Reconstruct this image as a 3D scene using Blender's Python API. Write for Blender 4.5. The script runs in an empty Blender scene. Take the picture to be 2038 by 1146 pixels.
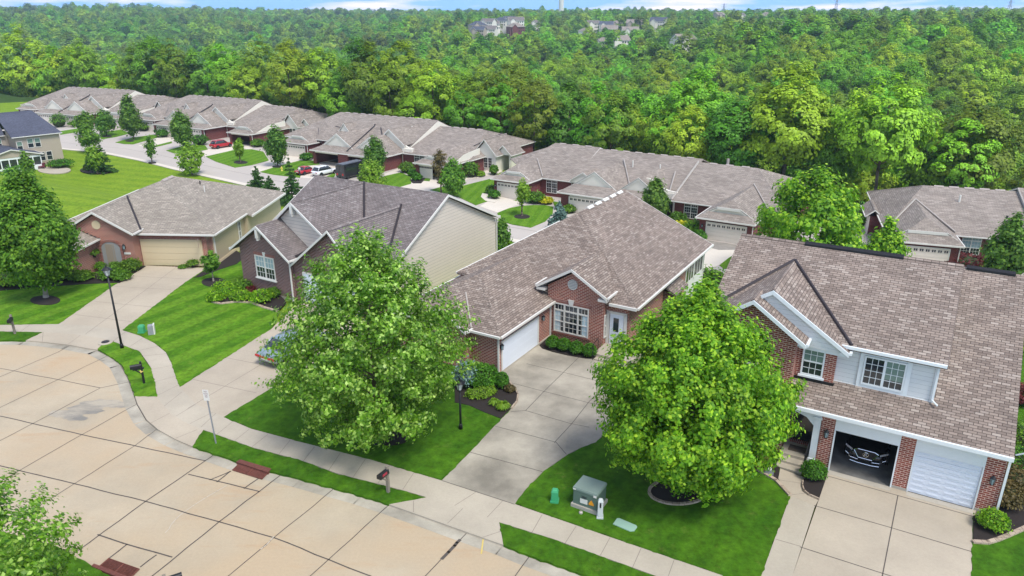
import bpy, bmesh, math, random
import numpy as np
from mathutils import Vector, Matrix
R = math.radians
SC = bpy.context.scene
# ------------------------------------------------------------------ camera, sky, sun, exposure
CAMZ = 20.0; FPX = 1480.0; YH = 22.0; PITCH = math.atan((573 - YH) / FPX)
cd = bpy.data.cameras.new('camera'); cam = bpy.data.objects.new('camera', cd); SC.collection.objects.link(cam)
cam.location = (0, 0, CAMZ); cam.rotation_euler = (math.pi / 2 - PITCH, 0, 0)
cd.sensor_width = 36; cd.lens = 36 * FPX / 2038; cd.clip_end = 30000; cd.clip_start = 0.5
SC.camera = cam
SUN_DIR = Vector((0.50, -0.70, 1.45)).normalized()
SUN_EL = math.asin(SUN_DIR.z); SUN_AZ = math.atan2(SUN_DIR.x, SUN_DIR.y)
wd = bpy.data.worlds.new('World'); SC.world = wd; wd.use_nodes = True
nt = wd.node_tree; nt.nodes.clear()
o_ = nt.nodes.new('ShaderNodeOutputWorld'); bg = nt.nodes.new('ShaderNodeBackground'); sky = nt.nodes.new('ShaderNodeTexSky')
sky.sky_type = 'NISHITA'; sky.sun_disc = False; sky.sun_elevation = SUN_EL; sky.sun_rotation = SUN_AZ
sky.air_density = 1.0; sky.dust_density = 0.4; sky.ozone_density = 3.0; sky.altitude = 200
bg.inputs['Strength'].default_value = 0.15
# fair-weather clouds low over the horizon, part of the sky itself
tc = nt.nodes.new('ShaderNodeTexCoord'); mp = nt.nodes.new('ShaderNodeMapping'); mp.inputs['Scale'].default_value = (3.2, 3.2, 26); mp.inputs['Location'].default_value = (1.9, 0.3, 0.0)
nz = nt.nodes.new('ShaderNodeTexNoise'); nz.inputs['Scale'].default_value = 1.6; nz.inputs['Detail'].default_value = 7; nz.inputs['Roughness'].default_value = 0.52
cr = nt.nodes.new('ShaderNodeValToRGB'); cr.color_ramp.elements[0].position = 0.52; cr.color_ramp.elements[1].position = 0.66
mx = nt.nodes.new('ShaderNodeMix'); mx.data_type = 'RGBA'; mx.inputs['B'].default_value = (6.6, 5.4, 6.2, 1)
tint = nt.nodes.new('ShaderNodeMix'); tint.data_type = 'RGBA'; tint.blend_type = 'MULTIPLY'; tint.inputs['Factor'].default_value = 1; tint.inputs['B'].default_value = (1.08, 1.0, 0.84, 1)
L = nt.links.new
L(tc.outputs['Generated'], mp.inputs['Vector']); L(mp.outputs[0], nz.inputs['Vector']); L(nz.outputs['Fac'], cr.inputs[0])
L(sky.outputs[0], tint.inputs['A']); L(cr.outputs[0], mx.inputs['Factor'])
hz = nt.nodes.new('ShaderNodeMix'); hz.data_type = 'RGBA'; hz.inputs['A'].default_value = (1.35, 2.75, 5.9, 1)
sx = nt.nodes.new('ShaderNodeSeparateXYZ'); hr_ = nt.nodes.new('ShaderNodeMapRange'); hr_.inputs['From Min'].default_value = 0.03; hr_.inputs['From Max'].default_value = 0.14
L(tc.outputs['Generated'], sx.inputs[0]); L(sx.outputs['Z'], hr_.inputs['Value']); L(hr_.outputs[0], hz.inputs['Factor']); L(tint.outputs['Result'], hz.inputs['B']); L(hz.outputs['Result'], mx.inputs['A'])
L(mx.outputs['Result'], bg.inputs['Color']); L(bg.outputs[0], o_.inputs[0])
sd = bpy.data.lights.new('sun', 'SUN'); sun = bpy.data.objects.new('sun', sd); SC.collection.objects.link(sun)
sd.energy = 2.0; sd.angle = R(20); sd.color = (1.0, 0.965, 0.88)
sun.rotation_euler = SUN_DIR.to_track_quat('Z', 'Y').to_euler()
SC.view_settings.view_transform = 'Standard'; SC.view_settings.look = 'None'; SC.view_settings.exposure = 1.0; SC.view_settings.gamma = 1
SC.cycles.max_bounces = 6; SC.cycles.diffuse_bounces = 2; SC.cycles.transparent_max_bounces = 6; SC.cycles.volume_bounces = 0
SC.cycles.transmission_bounces = 3; SC.cycles.glossy_bounces = 2

# ------------------------------------------------------------------ helpers
_c, _s = math.cos(PITCH), math.sin(PITCH)
def at(x, y, z=0.0):
    """where the sight line measured at (x, y) in the photograph meets the level z (used to survey the real place)"""
    dx, dy = (x - 1019) / FPX, (573 - y) / FPX
    w = (dx, _c + dy * _s, dy * _c - _s); t = (z - CAMZ) / w[2]
    return (w[0] * t, w[1] * t)
def px(P):
    X, Y, Z = P[0], P[1], P[2] - CAMZ
    dep = Y * _c - Z * _s; up = Y * _s + Z * _c
    return (1019 + FPX * X / dep, 573 - FPX * up / dep)
def top_z(bx, by, z0, yt):
    x, y = at(bx, by, z0); lo, hi = z0, z0 + 60
    for _ in range(40):
        m = (lo + hi) / 2
        if px((x, y, m))[1] > yt: lo = m
        else: hi = m
    return lo
def smooth(t): t = min(1, max(0, t)); return t * t * (3 - 2 * t)
def vrow(x, y): return x * 0.5 + y * 0.866
REAR = -7.0
def tz(x, y):
    """height of the ground"""
    v = vrow(x, y)
    z = REAR * smooth((v - 46) / 26)
    d = math.hypot(x, y); a = x / max(1, y)      # azimuth-like
    v0 = 120 + 20 * smooth((20 - x) / 40)
    s = smooth((v - v0) / 38)
    if s > 0:
        zl = np.interp(d, [150, 230, 300, 430, 700, 1000, 1500, 2100, 3200, 6000], [-8, -12, -24, -50, -50, -32, -10, -4, -10, -30])
        zm = np.interp(d, [130, 200, 300, 420, 560, 625, 700, 785, 850, 1000, 1300, 2200, 6000], [-14, -25, -27, -26, -27, -20, -24, -24, -12, -10, -10, -9, -30])
        zr = np.interp(d, [130, 160, 220, 300, 400, 520, 700, 900, 2200, 6000], [-20, -24, -25, -19, -12, -7, -6, -6, -8, -30])
        k1 = smooth((a + 0.30) / 0.24); k2 = smooth((a - 0.12) / 0.28)
        zz = zl * (1 - k1) + zm * k1; zz = zz * (1 - k2) + zr * k2
        z = z * (1 - s) + zz * s
    return float(z)
COL = SC.collection
def link(o, parent=None):
    COL.objects.link(o)
    if parent is not None: o.parent = parent
    return o
def tag(o, label=None, cat=None, group=None, kind=None):
    if label: o['label'] = label
    if cat: o['category'] = cat
    if group: o['group'] = group
    if kind: o['kind'] = kind
    return o
def empty(name, loc=(0, 0, 0), rz=0.0, label=None, cat=None, group=None):
    o = bpy.data.objects.new(name, None); link(o); o.location = loc; o.rotation_euler = (0, 0, rz); o.empty_display_size = 0.3
    return tag(o, label, cat, group)
def copy_tree(o, parent=None, label=None, group=None, loc=None, rz=None, scale=None):
    c = o.copy(); COL.objects.link(c)
    if parent is not None: c.parent = parent
    if label: c['label'] = label
    if group: c['group'] = group
    if loc is not None: c.location = loc
    if rz is not None: c.rotation_euler = (0, 0, rz)
    if scale is not None: c.scale = scale if hasattr(scale, '__len__') else (scale,) * 3
    for ch in list(KIDS.get(o.name, [])):
        d = copy_tree(ch, c); KIDS.setdefault(c.name, []).append(d)
    return c
KIDS = {}
def add_uv(me):
    uv = me.uv_layers.new(name='UVMap')
    for p in me.polygons:
        n = p.normal
        if abs(n.z) > 0.999: t = Vector((1, 0, 0)); b = Vector((0, 1, 0))
        else:
            t = Vector((-n.y, n.x, 0)).normalized(); b = n.cross(t)
        for li in p.loop_indices:
            co = me.vertices[me.loops[li].vertex_index].co
            uv.data[li].uv = (co.dot(t), co.dot(b))
class MB:
    def __init__(s): s.v = []; s.f = []; s.m = []
    def add(s, vs, fs, m=0):
        k = len(s.v); s.v += [tuple(map(float, q)) for q in vs]; s.f += [tuple(k + i for i in f) for f in fs]; s.m += [m] * len(fs); return s
    def box(s, x0, x1, y0, y1, z0, z1, m=0):
        vs = [(x, y, z) for z in (z0, z1) for y in (y0, y1) for x in (x0, x1)]
        return s.add(vs, [(0, 2, 3, 1), (4, 5, 7, 6), (0, 1, 5, 4), (2, 6, 7, 3), (0, 4, 6, 2), (1, 3, 7, 5)], m)
    def poly(s, pts, m=0): return s.add(pts, [tuple(range(len(pts)))], m)
    def slab(s, pts, th=0.14, m=0):
        """a roof plane: polygon (counter-clockwise from above) with vertical thickness th"""
        n = len(pts); lo = [(p[0], p[1], p[2] - th) for p in pts]
        fs = [tuple(range(n)), tuple(range(2 * n - 1, n - 1, -1))] + [(i, n + i, n + (i + 1) % n, (i + 1) % n) for i in range(n)]
        return s.add(list(pts) + lo, fs, m)
    def prism(s, pts2, z0, z1, m=0):
        n = len(pts2); a = sum(pts2[i][0] * pts2[(i + 1) % n][1] - pts2[(i + 1) % n][0] * pts2[i][1] for i in range(n))
        if a < 0: pts2 = pts2[::-1]
        vs = [(p[0], p[1], z1) for p in pts2] + [(p[0], p[1], z0) for p in pts2]
        return s.add(vs, [tuple(range(n)), tuple(range(2 * n - 1, n - 1, -1))] + [(i, n + i, n + (i + 1) % n, (i + 1) % n) for i in range(n)], m)
    def yprism(s, xz, y0, y1, m=0):
        """outline in x-z, extruded along y; counter-clockwise seen from -y"""
        n = len(xz); vs = [(p[0], y0, p[1]) for p in xz] + [(p[0], y1, p[1]) for p in xz]
        return s.add(vs, [tuple(range(n)), tuple(range(2 * n - 1, n - 1, -1))] + [(i, n + i, n + (i + 1) % n, (i + 1) % n) for i in range(n)], m)
    def xprism(s, yz, x0, x1, m=0):
        n = len(yz); vs = [(x1, p[0], p[1]) for p in yz] + [(x0, p[0], p[1]) for p in yz]
        return s.add(vs, [tuple(range(n)), tuple(range(2 * n - 1, n - 1, -1))] + [(i, n + i, n + (i + 1) % n, (i + 1) % n) for i in range(n)], m)
    def board(s, p0, p1, out=0.05, h=0.16, up=0.03, side=1, m=0):
        """fascia, gutter or rake board along p0-p1, vertical height h, standing out to one side"""
        p0 = Vector(p0); p1 = Vector(p1); d = (p1 - p0); d.z = 0
        if d.length < 1e-6: return s
        d.normalize(); n = Vector((d.y, -d.x, 0)) * out * side
        q = []
        for p in (p0, p1):
            for off in (Vector((0, 0, 0)), n):
                q += [p + off + Vector((0, 0, up - h)), p + off + Vector((0, 0, up))]
        a = [0, 1, 2, 3, 4, 5, 6, 7]
        return s.add(q, [(0, 2, 3, 1), (4, 5, 7, 6), (0, 4, 6, 2), (1, 3, 7, 5), (0, 1, 5, 4), (2, 6, 7, 3)] if side > 0 else
                     [(0, 1, 3, 2), (4, 6, 7, 5), (0, 2, 6, 4), (1, 5, 7, 3), (0, 4, 5, 1), (2, 3, 7, 6)], m)
    def tube(s, p0, p1, r0, r1=None, n=8, m=0, caps=True):
        if r1 is None: r1 = r0
        p0 = Vector(p0); p1 = Vector(p1); d = (p1 - p0).normalized()
        a = d.cross(Vector((0, 0, 1)) if abs(d.z) < 0.9 else Vector((1, 0, 0))).normalized(); b = d.cross(a)
        vs = []
        for (p, r) in ((p0, r0), (p1, r1)):
            for i in range(n):
                t = 2 * math.pi * i / n; vs.append(p + a * math.cos(t) * r + b * math.sin(t) * r)
        fs = [(i, (i + 1) % n, n + (i + 1) % n, n + i) for i in range(n)]
        if caps: fs += [tuple(range(n - 1, -1, -1)), tuple(range(n, 2 * n))]
        return s.add(vs, fs, m)
    def lathe(s, prof, n=16, c=(0, 0), m=0):
        vs = [(c[0] + r * math.cos(2 * math.pi * i / n), c[1] + r * math.sin(2 * math.pi * i / n), z) for r, z in prof for i in range(n)]
        k = len(prof)
        fs = [(j * n + i, j * n + (i + 1) % n, (j + 1) * n + (i + 1) % n, (j + 1) * n + i) for j in range(k - 1) for i in range(n)]
        fs += [tuple(range(n - 1, -1, -1)), tuple(range((k - 1) * n, k * n))]
        return s.add(vs, fs, m)
    def build(s, name, mats, parent=None, loc=(0, 0, 0), rz=0.0, smooth=False, uv=True):
        me = bpy.data.meshes.new(name); me.from_pydata(s.v, [], s.f); me.update()
        if not isinstance(mats, (list, tuple)): mats = [mats]
        for m_ in mats: me.materials.append(m_)
        if len(mats) > 1: me.polygons.foreach_set('material_index', s.m)
        if uv: add_uv(me)
        if smooth: me.polygons.foreach_set('use_smooth', [True] * len(me.polygons))
        o = bpy.data.objects.new(name, me); link(o, parent); o.location = loc; o.rotation_euler = (0, 0, rz)
        if parent is not None: KIDS.setdefault(parent.name, []).append(o)
        return o

class Many:
    """several separate pieces of one kind, each linked as an object of its own"""
    def __init__(s): s.l = []
    def piece(s, name=None): m = MB(); s.l.append((m, name)); return m
    def __getattr__(s, k):
        if k in ('box', 'yprism', 'xprism', 'prism', 'poly', 'add', 'slab'): return getattr(s.piece(), k)
        if k == 'tube': return s.piece().tube
        if k == 'lathe': return getattr(s.l[-1][0] if s.l else s.piece(), k)
        raise AttributeError(k)
    def build(s, name, mats, parent=None, **kw):
        for m, nm in s.l: o = m.build(nm or name, mats, parent, **kw)
        return o
# ------------------------------------------------------------------ materials
def new_mat(name):
    m = bpy.data.materials.new(name); m.use_nodes = True; n = m.node_tree; n.nodes.clear()
    out = n.nodes.new('ShaderNodeOutputMaterial'); b = n.nodes.new('ShaderNodeBsdfPrincipled'); n.links.new(b.outputs[0], out.inputs[0])
    return m, n, b
def rgb(c): return (c[0], c[1], c[2], 1)
def N(n, t, **kw):
    q = n.nodes.new(t)
    for k, v in kw.items(): setattr(q, k, v)
    return q
def mixc(n, a, b, fac, mode='MIX'):
    q = N(n, 'ShaderNodeMix', data_type='RGBA', blend_type=mode)
    for s, v in (('A', a), ('B', b), ('Factor', fac)):
        if hasattr(v, 'default_value') or hasattr(v, 'is_linked'): n.links.new(v, q.inputs[s])
        else: q.inputs[s].default_value = v if s == 'Factor' else rgb(v)
    return q.outputs['Result']
def noise(n, scale, detail=3, coord='Object', rough=0.5, vec=None, mscale=None):
    q = N(n, 'ShaderNodeTexNoise'); q.inputs['Scale'].default_value = scale; q.inputs['Detail'].default_value = detail; q.inputs['Roughness'].default_value = rough
    if vec is None: vec = N(n, 'ShaderNodeTexCoord').outputs[coord]
    if mscale:
        mp_ = N(n, 'ShaderNodeMapping'); mp_.inputs['Scale'].default_value = mscale; n.links.new(vec, mp_.inputs['Vector']); vec = mp_.outputs[0]
    n.links.new(vec, q.inputs['Vector']); return q.outputs['Fac']
def ramp(n, f, a, b, ca=(0, 0, 0), cb=(1, 1, 1)):
    q = N(n, 'ShaderNodeValToRGB'); q.color_ramp.elements[0].position = a; q.color_ramp.elements[1].position = b
    q.color_ramp.elements[0].color = rgb(ca); q.color_ramp.elements[1].color = rgb(cb); n.links.new(f, q.inputs[0]); return q.outputs[0]
def bump(n, b, h, strength=0.3, dist=0.02):
    q = N(n, 'ShaderNodeBump'); q.inputs['Strength'].default_value = strength; q.inputs['Distance'].default_value = dist
    n.links.new(h, q.inputs['Height']); n.links.new(q.outputs[0], b.inputs['Normal'])
def plain(name, col, rough=0.6, metal=0.0, var=0.12, spec=0.4, scale=3.0):
    m, n, b = new_mat(name); b.inputs['Roughness'].default_value = rough; b.inputs['Metallic'].default_value = metal; b.inputs['Specular IOR Level'].default_value = spec
    f = noise(n, scale, 4)
    lo = tuple(c * (1 - var) for c in col); hi = tuple(min(1, c * (1 + var)) for c in col)
    n.links.new(mixc(n, lo, hi, f), b.inputs['Base Color']); return m
def tiled(name, c1, c2, mortar, bw, bh, ms, rough=0.85, stain=(0.86, 1.08), third=None, bstr=0.5, off=0.5):
    """running-bond courses: bricks or shingles, in metres, along each face's own horizontal"""
    m, n, b = new_mat(name); b.inputs['Roughness'].default_value = rough; b.inputs['Specular IOR Level'].default_value = 0.25
    uv = N(n, 'ShaderNodeUVMap').outputs[0]
    q = N(n, 'ShaderNodeTexBrick'); q.inputs['Scale'].default_value = 1; q.inputs['Brick Width'].default_value = bw; q.inputs['Row Height'].default_value = bh
    q.inputs['Mortar Size'].default_value = ms; q.inputs['Mortar Smooth'].default_value = 0.1; q.offset = off
    q.inputs['Color1'].default_value = rgb(c1); q.inputs['Color2'].default_value = rgb(c2); q.inputs['Mortar'].default_value = rgb(mortar)
    n.links.new(uv, q.inputs['Vector']); col = q.outputs['Color']
    if third:
        w = N(n, 'ShaderNodeTexBrick'); w.inputs['Scale'].default_value = 1; w.inputs['Brick Width'].default_value = bw; w.inputs['Row Height'].default_value = bh
        w.inputs['Mortar Size'].default_value = 0; w.offset = off; w.inputs['Color1'].default_value = (0, 0, 0, 1); w.inputs['Color2'].default_value = (1, 1, 1, 1); w.inputs['Bias'].default_value = -0.1
        mp_ = N(n, 'ShaderNodeMapping'); mp_.inputs['Location'].default_value = (bw * 34, bh * 58, 0); n.links.new(uv, mp_.inputs['Vector']); n.links.new(mp_.outputs[0], w.inputs['Vector'])
        col = mixc(n, col, third, ramp(n, w.outputs['Color'], 0.62, 0.9))
        col = mixc(n, col, mortar, q.outputs['Fac'])
    f = noise(n, 0.35, 5, rough=0.65); f2 = noise(n, 60, 2)
    s1 = mixc(n, (stain[0],) * 3, (stain[1],) * 3, ramp(n, f, 0.3, 0.7)); col = mixc(n, col, s1, 1.0, 'MULTIPLY')
    s2 = mixc(n, (0.88,) * 3, (1.1,) * 3, f2); col = mixc(n, col, s2, 1.0, 'MULTIPLY')
    n.links.new(col, b.inputs['Base Color'])
    inv = N(n, 'ShaderNodeMath', operation='SUBTRACT'); inv.inputs[0].default_value = 1; n.links.new(q.outputs['Fac'], inv.inputs[1])
    bump(n, b, inv.outputs[0], bstr, 0.015); return m
def lapped(name, col, pitch=0.15, line=0.10, rough=0.5, dark=0.45):
    m, n, b = new_mat(name); b.inputs['Roughness'].default_value = rough; b.inputs['Specular IOR Level'].default_value = 0.3
    uv = N(n, 'ShaderNodeUVMap').outputs[0]; sp = N(n, 'ShaderNodeSeparateXYZ'); n.links.new(uv, sp.inputs[0])
    d = N(n, 'ShaderNodeMath', operation='DIVIDE'); d.inputs[1].default_value = pitch; n.links.new(sp.outputs['Y'], d.inputs[0])
    fr = N(n, 'ShaderNodeMath', operation='FRACT'); n.links.new(d.outputs[0], fr.inputs[0])
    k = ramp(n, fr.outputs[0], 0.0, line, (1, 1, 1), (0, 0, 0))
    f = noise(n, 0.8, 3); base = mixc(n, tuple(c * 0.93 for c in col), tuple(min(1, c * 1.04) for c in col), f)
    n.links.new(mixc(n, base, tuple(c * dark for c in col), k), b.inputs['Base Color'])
    bump(n, b, fr.outputs[0], 0.6, 0.02); return m
def concrete(name, col, warm=None, mott=0.16, scale=0.25, rust=0.0):
    m, n, b = new_mat(name); b.inputs['Roughness'].default_value = 0.85; b.inputs['Specular IOR Level'].default_value = 0.25
    f1 = noise(n, scale, 6, rough=0.62); f2 = noise(n, 9, 4); f3 = noise(n, 110, 2)
    c = mixc(n, tuple(q * (1 - mott) for q in col), tuple(q * (1 + mott * 0.7) for q in col), ramp(n, f1, 0.32, 0.68))
    if warm:
        f4 = noise(n, 0.16, 4, mscale=(1, 1, 1)); c = mixc(n, c, warm, ramp(n, f4, 0.42, 0.62))
    if rust:
        f5 = noise(n, 0.55, 6, rough=0.7, mscale=(0.35, 1.6, 1)); c = mixc(n, c, (0.42, 0.27, 0.15), mixc(n, (0, 0, 0), (rust,) * 3, ramp(n, f5, 0.56, 0.74)))
    c = mixc(n, c, mixc(n, (0.9,) * 3, (1.07,) * 3, f2), 1.0, 'MULTIPLY'); c = mixc(n, c, mixc(n, (0.92,) * 3, (1.06,) * 3, f3), 1.0, 'MULTIPLY')
    n.links.new(c, b.inputs['Base Color']); bump(n, b, f3, 0.15, 0.004); return m
def grass(name, c1, c2, c3, ang=0.0, stripe=1.1, amt=0.5):
    m, n, b = new_mat(name); b.inputs['Roughness'].default_value = 0.95; b.inputs['Specular IOR Level'].default_value = 0.12
    co = N(n, 'ShaderNodeTexCoord').outputs['Object']
    f1 = noise(n, 0.45, 5, rough=0.65, vec=co); f2 = noise(n, 3.2, 5, rough=0.7, vec=co); f3 = noise(n, 38, 3, rough=0.7, vec=co, mscale=(1, 1, 1))
    mp_ = N(n, 'ShaderNodeMapping'); mp_.inputs['Rotation'].default_value = (0, 0, ang); n.links.new(co, mp_.inputs['Vector'])
    w = N(n, 'ShaderNodeTexWave'); w.inputs['Scale'].default_value = stripe * 0.31; w.inputs['Distortion'].default_value = 0.7; w.inputs['Detail'].default_value = 2; w.inputs['Detail Scale'].default_value = 0.5
    n.links.new(mp_.outputs[0], w.inputs['Vector'])
    c = mixc(n, c1, c2, ramp(n, f1, 0.3, 0.7)); c = mixc(n, c, c3, mixc(n, (0, 0, 0), (amt,) * 3, ramp(n, w.outputs['Fac'], 0.35, 0.65)))
    c = mixc(n, c, mixc(n, (0.62,) * 3, (1.36,) * 3, ramp(n, f2, 0.3, 0.7)), 1.0, 'MULTIPLY'); c = mixc(n, c, mixc(n, (0.62,) * 3, (1.38,) * 3, ramp(n, f3, 0.2, 0.8)), 1.0, 'MULTIPLY')
    f6 = noise(n, 1.1, 6, rough=0.75, vec=co); c = mixc(n, c, (0.20, 0.19, 0.05), mixc(n, (0, 0, 0), (0.5,) * 3, ramp(n, f6, 0.60, 0.74)))
    n.links.new(c, b.inputs['Base Color']); bump(n, b, f3, 0.6, 0.05); return m
def leaf(name, dark, mid, light, trans=0.35, objvar=0.0, rough=0.55):
    m, n, b = new_mat(name); b.inputs['Roughness'].default_value = rough; b.inputs['Specular IOR Level'].default_value = 0.3
    g = N(n, 'ShaderNodeNewGeometry'); rnd = g.outputs['Random Per Island']
    c = mixc(n, dark, mid, ramp(n, rnd, 0.0, 0.55)); c = mixc(n, c, light, ramp(n, rnd, 0.62, 1.0))
    f = noise(n, 0.8, 3); c = mixc(n, c, mixc(n, (0.72,) * 3, (1.25,) * 3, ramp(n, f, 0.3, 0.7)), 1.0, 'MULTIPLY')
    if objvar:
        oi = N(n, 'ShaderNodeObjectInfo'); hs = N(n, 'ShaderNodeHueSaturation')
        r1 = N(n, 'ShaderNodeMapRange'); r1.inputs['To Min'].default_value = 0.5 - 0.045 * objvar; r1.inputs['To Max'].default_value = 0.5 + 0.03 * objvar; n.links.new(oi.outputs['Random'], r1.inputs['Value'])
        mul = N(n, 'ShaderNodeMath', operation='MULTIPLY'); mul.inputs[1].default_value = 7.31; n.links.new(oi.outputs['Random'], mul.inputs[0])
        fr = N(n, 'ShaderNodeMath', operation='FRACT'); n.links.new(mul.outputs[0], fr.inputs[0])
        r2 = N(n, 'ShaderNodeMapRange'); r2.inputs['To Min'].default_value = 1 - 0.45 * objvar; r2.inputs['To Max'].default_value = 1 + 0.55 * objvar; n.links.new(fr.outputs[0], r2.inputs['Value'])
        n.links.new(r1.outputs[0], hs.inputs['Hue']); n.links.new(r2.outputs[0], hs.inputs['Value']); n.links.new(c, hs.inputs['Color']); c = hs.outputs['Color']
    n.links.new(c, b.inputs['Base Color'])
    t = N(n, 'ShaderNodeBsdfTranslucent'); n.links.new(mixc(n, c, (1.15, 1.3, 0.6), 1.0, 'MULTIPLY'), t.inputs['Color'])
    ms = N(n, 'ShaderNodeMixShader'); ms.inputs[0].default_value = trans
    out = [q for q in n.nodes if q.type == 'OUTPUT_MATERIAL'][0]
    n.links.new(b.outputs[0], ms.inputs[1]); n.links.new(t.outputs[0], ms.inputs[2]); n.links.new(ms.outputs[0], out.inputs[0]); return m
def glassy(name, col=(0.02, 0.025, 0.03), rough=0.06, spec=0.9):
    m, n, b = new_mat(name); b.inputs['Base Color'].default_value = rgb(col); b.inputs['Roughness'].default_value = rough; b.inputs['Specular IOR Level'].default_value = spec
    return m
M = {}
M['shingle_tan'] = tiled('shingle_tan', (0.30, 0.238, 0.198), (0.18, 0.14, 0.118), (0.07, 0.053, 0.045), 0.34, 0.150, 0.013, third=(0.365, 0.305, 0.26))
M['shingle_brown'] = tiled('shingle_brown', (0.27, 0.22, 0.185), (0.16, 0.13, 0.11), (0.06, 0.048, 0.042), 0.34, 0.150, 0.011, third=(0.34, 0.28, 0.24))
M['shingle_grey'] = tiled('shingle_grey', (0.225, 0.19, 0.18), (0.16, 0.135, 0.13), (0.055, 0.046, 0.046), 0.34, 0.16, 0.013, third=(0.265, 0.235, 0.225))
M['shingle_light'] = tiled('shingle_light', (0.33, 0.29, 0.24), (0.25, 0.215, 0.18), (0.11, 0.094, 0.08), 0.45, 0.16, 0.012, third=(0.39, 0.34, 0.285))
M['shingle_blue'] = tiled('shingle_blue', (0.095, 0.10, 0.14), (0.065, 0.07, 0.10), (0.04, 0.045, 0.06), 0.32, 0.145, 0.008)
M['shingle_rear'] = tiled('shingle_rear', (0.31, 0.265, 0.228), (0.225, 0.188, 0.162), (0.12, 0.10, 0.088), 0.60, 0.22, 0.014, third=(0.36, 0.31, 0.272), stain=(0.82, 1.1))
M['brick_red'] = tiled('brick_red', (0.31, 0.064, 0.038), (0.16, 0.028, 0.022), (0.58, 0.40, 0.32), 0.27, 0.10, 0.018, bstr=0.3, stain=(.86, 1.08))
M['brick_dark'] = tiled('brick_dark', (0.17, 0.07, 0.06), (0.075, 0.03, 0.032), (0.42, 0.33, 0.30), 0.30, 0.115, 0.014, bstr=0.3, stain=(.86, 1.08))
M['brick_rear'] = tiled('brick_rear', (0.17, 0.035, 0.03), (0.10, 0.02, 0.022), (0.26, 0.15, 0.14), 0.30, 0.11, 0.010, bstr=0.3)
M['soldier'] = tiled('soldier_brick', (0.25, 0.06, 0.04), (0.16, 0.03, 0.022), (0.45, 0.33, 0.28), 0.085, 0.30, 0.012, off=0.0)
M['siding_cream'] = lapped('siding_cream', (0.66, 0.585, 0.50), 0.26, 0.17, dark=.5)
M['siding_tan'] = lapped('siding_tan', (0.52, 0.42, 0.29), 0.17)
M['siding_grey'] = lapped('siding_grey', (0.70, 0.71, 0.70), 0.21, 0.09)
M['siding_beige'] = lapped('siding_beige', (0.42, 0.35, 0.28), 0.2, 0.12, dark=0.7)
M['siding_white'] = lapped('siding_white', (0.80, 0.75, 0.66), 0.22, 0.10, dark=0.75)
M['trim'] = plain('white_trim', (0.66, 0.64, 0.59), 0.45, var=0.04)
M['trim_blue'] = plain('cool_white_trim', (0.74, 0.77, 0.77), 0.45, var=0.04)
M['door_white'] = plain('door_white', (0.70, 0.74, 0.80), 0.4, var=0.03)
M['door_tan'] = plain('door_tan', (0.60, 0.49, 0.32), 0.45, var=0.04)
M['door_beige'] = plain('door_beige', (0.74, 0.66, 0.58), 0.45, var=0.04)
M['glass'] = glassy('window_glass', (0.025, 0.03, 0.035)); M['glass_pale'] = glassy('curtained_glass', (0.30, 0.40, 0.42), 0.15, 0.6)
M['glass_green'] = glassy('blind_glass', (0.16, 0.24, 0.20), 0.12, 0.7)
M['curtain'] = plain('curtain', (0.5, 0.62, 0.66), 0.8)
M['black'] = plain('black_metal', (0.018, 0.018, 0.02), 0.45, 0.3); M['valley'] = plain('valley_flashing', (0.045, 0.038, 0.042), 0.5, 0.4)
M['valley_light'] = plain('light_valley_flashing', (0.42, 0.38, 0.34), 0.5, 0.2)
M['street'] = concrete('street_concrete', (0.415, 0.345, 0.248), (0.435, 0.335, 0.222), 0.14, rust=0.65)
M['kerb'] = concrete('kerb_concrete', (0.37, 0.335, 0.27), None, 0.35, 0.5)
M['walk'] = concrete('sidewalk_concrete', (0.41, 0.36, 0.285), None, 0.14)
M['drive_old'] = concrete('weathered_driveway', (0.345, 0.31, 0.25), None, 0.42, 0.3)
M['drive_new'] = concrete('driveway_concrete', (0.415, 0.355, 0.275), None, 0.13)
M['rear_street'] = concrete('rear_street_concrete', (0.44, 0.395, 0.355), None, 0.06, 0.1)
M['rear_drive'] = concrete('rear_driveway_concrete', (0.60, 0.54, 0.46), None, 0.07, 0.15)
M['ridge_tan'] = plain('ridge_vent_tan', (0.36, 0.31, 0.28), .8, var=.15)
M['joint'] = plain('tar_joint', (0.085, 0.072, 0.062), 0.8, var=0.3, scale=8); M['joint_light'] = plain('sawn_joint', (0.20, 0.17, 0.145), 0.9, var=0.25, scale=8)
M['patch'] = concrete('patched_concrete', (0.47, 0.41, 0.33), None, 0.1, 0.6)
M['stain'] = concrete('stained_concrete', (0.27, 0.245, 0.215), None, 0.25, 0.9)
M['foundation'] = concrete('foundation_concrete', (0.42, 0.38, 0.32), None, 0.15, 0.5)
M['mulch'] = plain('mulch', (0.022, 0.016, 0.014), 0.95, var=0.6, scale=26); M['edging'] = tiled('edging_blocks', (0.46, 0.37, 0.28), (0.36, 0.28, 0.21), (0.16, 0.12, 0.1), 0.3, 0.5, 0.012)
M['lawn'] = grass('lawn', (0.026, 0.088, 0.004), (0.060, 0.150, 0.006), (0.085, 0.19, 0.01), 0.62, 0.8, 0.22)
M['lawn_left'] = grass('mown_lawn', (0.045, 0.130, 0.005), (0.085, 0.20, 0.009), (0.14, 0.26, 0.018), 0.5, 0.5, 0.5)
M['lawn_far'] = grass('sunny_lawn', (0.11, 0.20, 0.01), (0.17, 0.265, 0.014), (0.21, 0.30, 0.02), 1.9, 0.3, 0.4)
M['lawn_rear'] = grass('rear_lawn', (0.06, 0.155, 0.006), (0.10, 0.21, 0.012), (0.14, 0.26, 0.02), 0.2, 0.6, 0.4)
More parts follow.
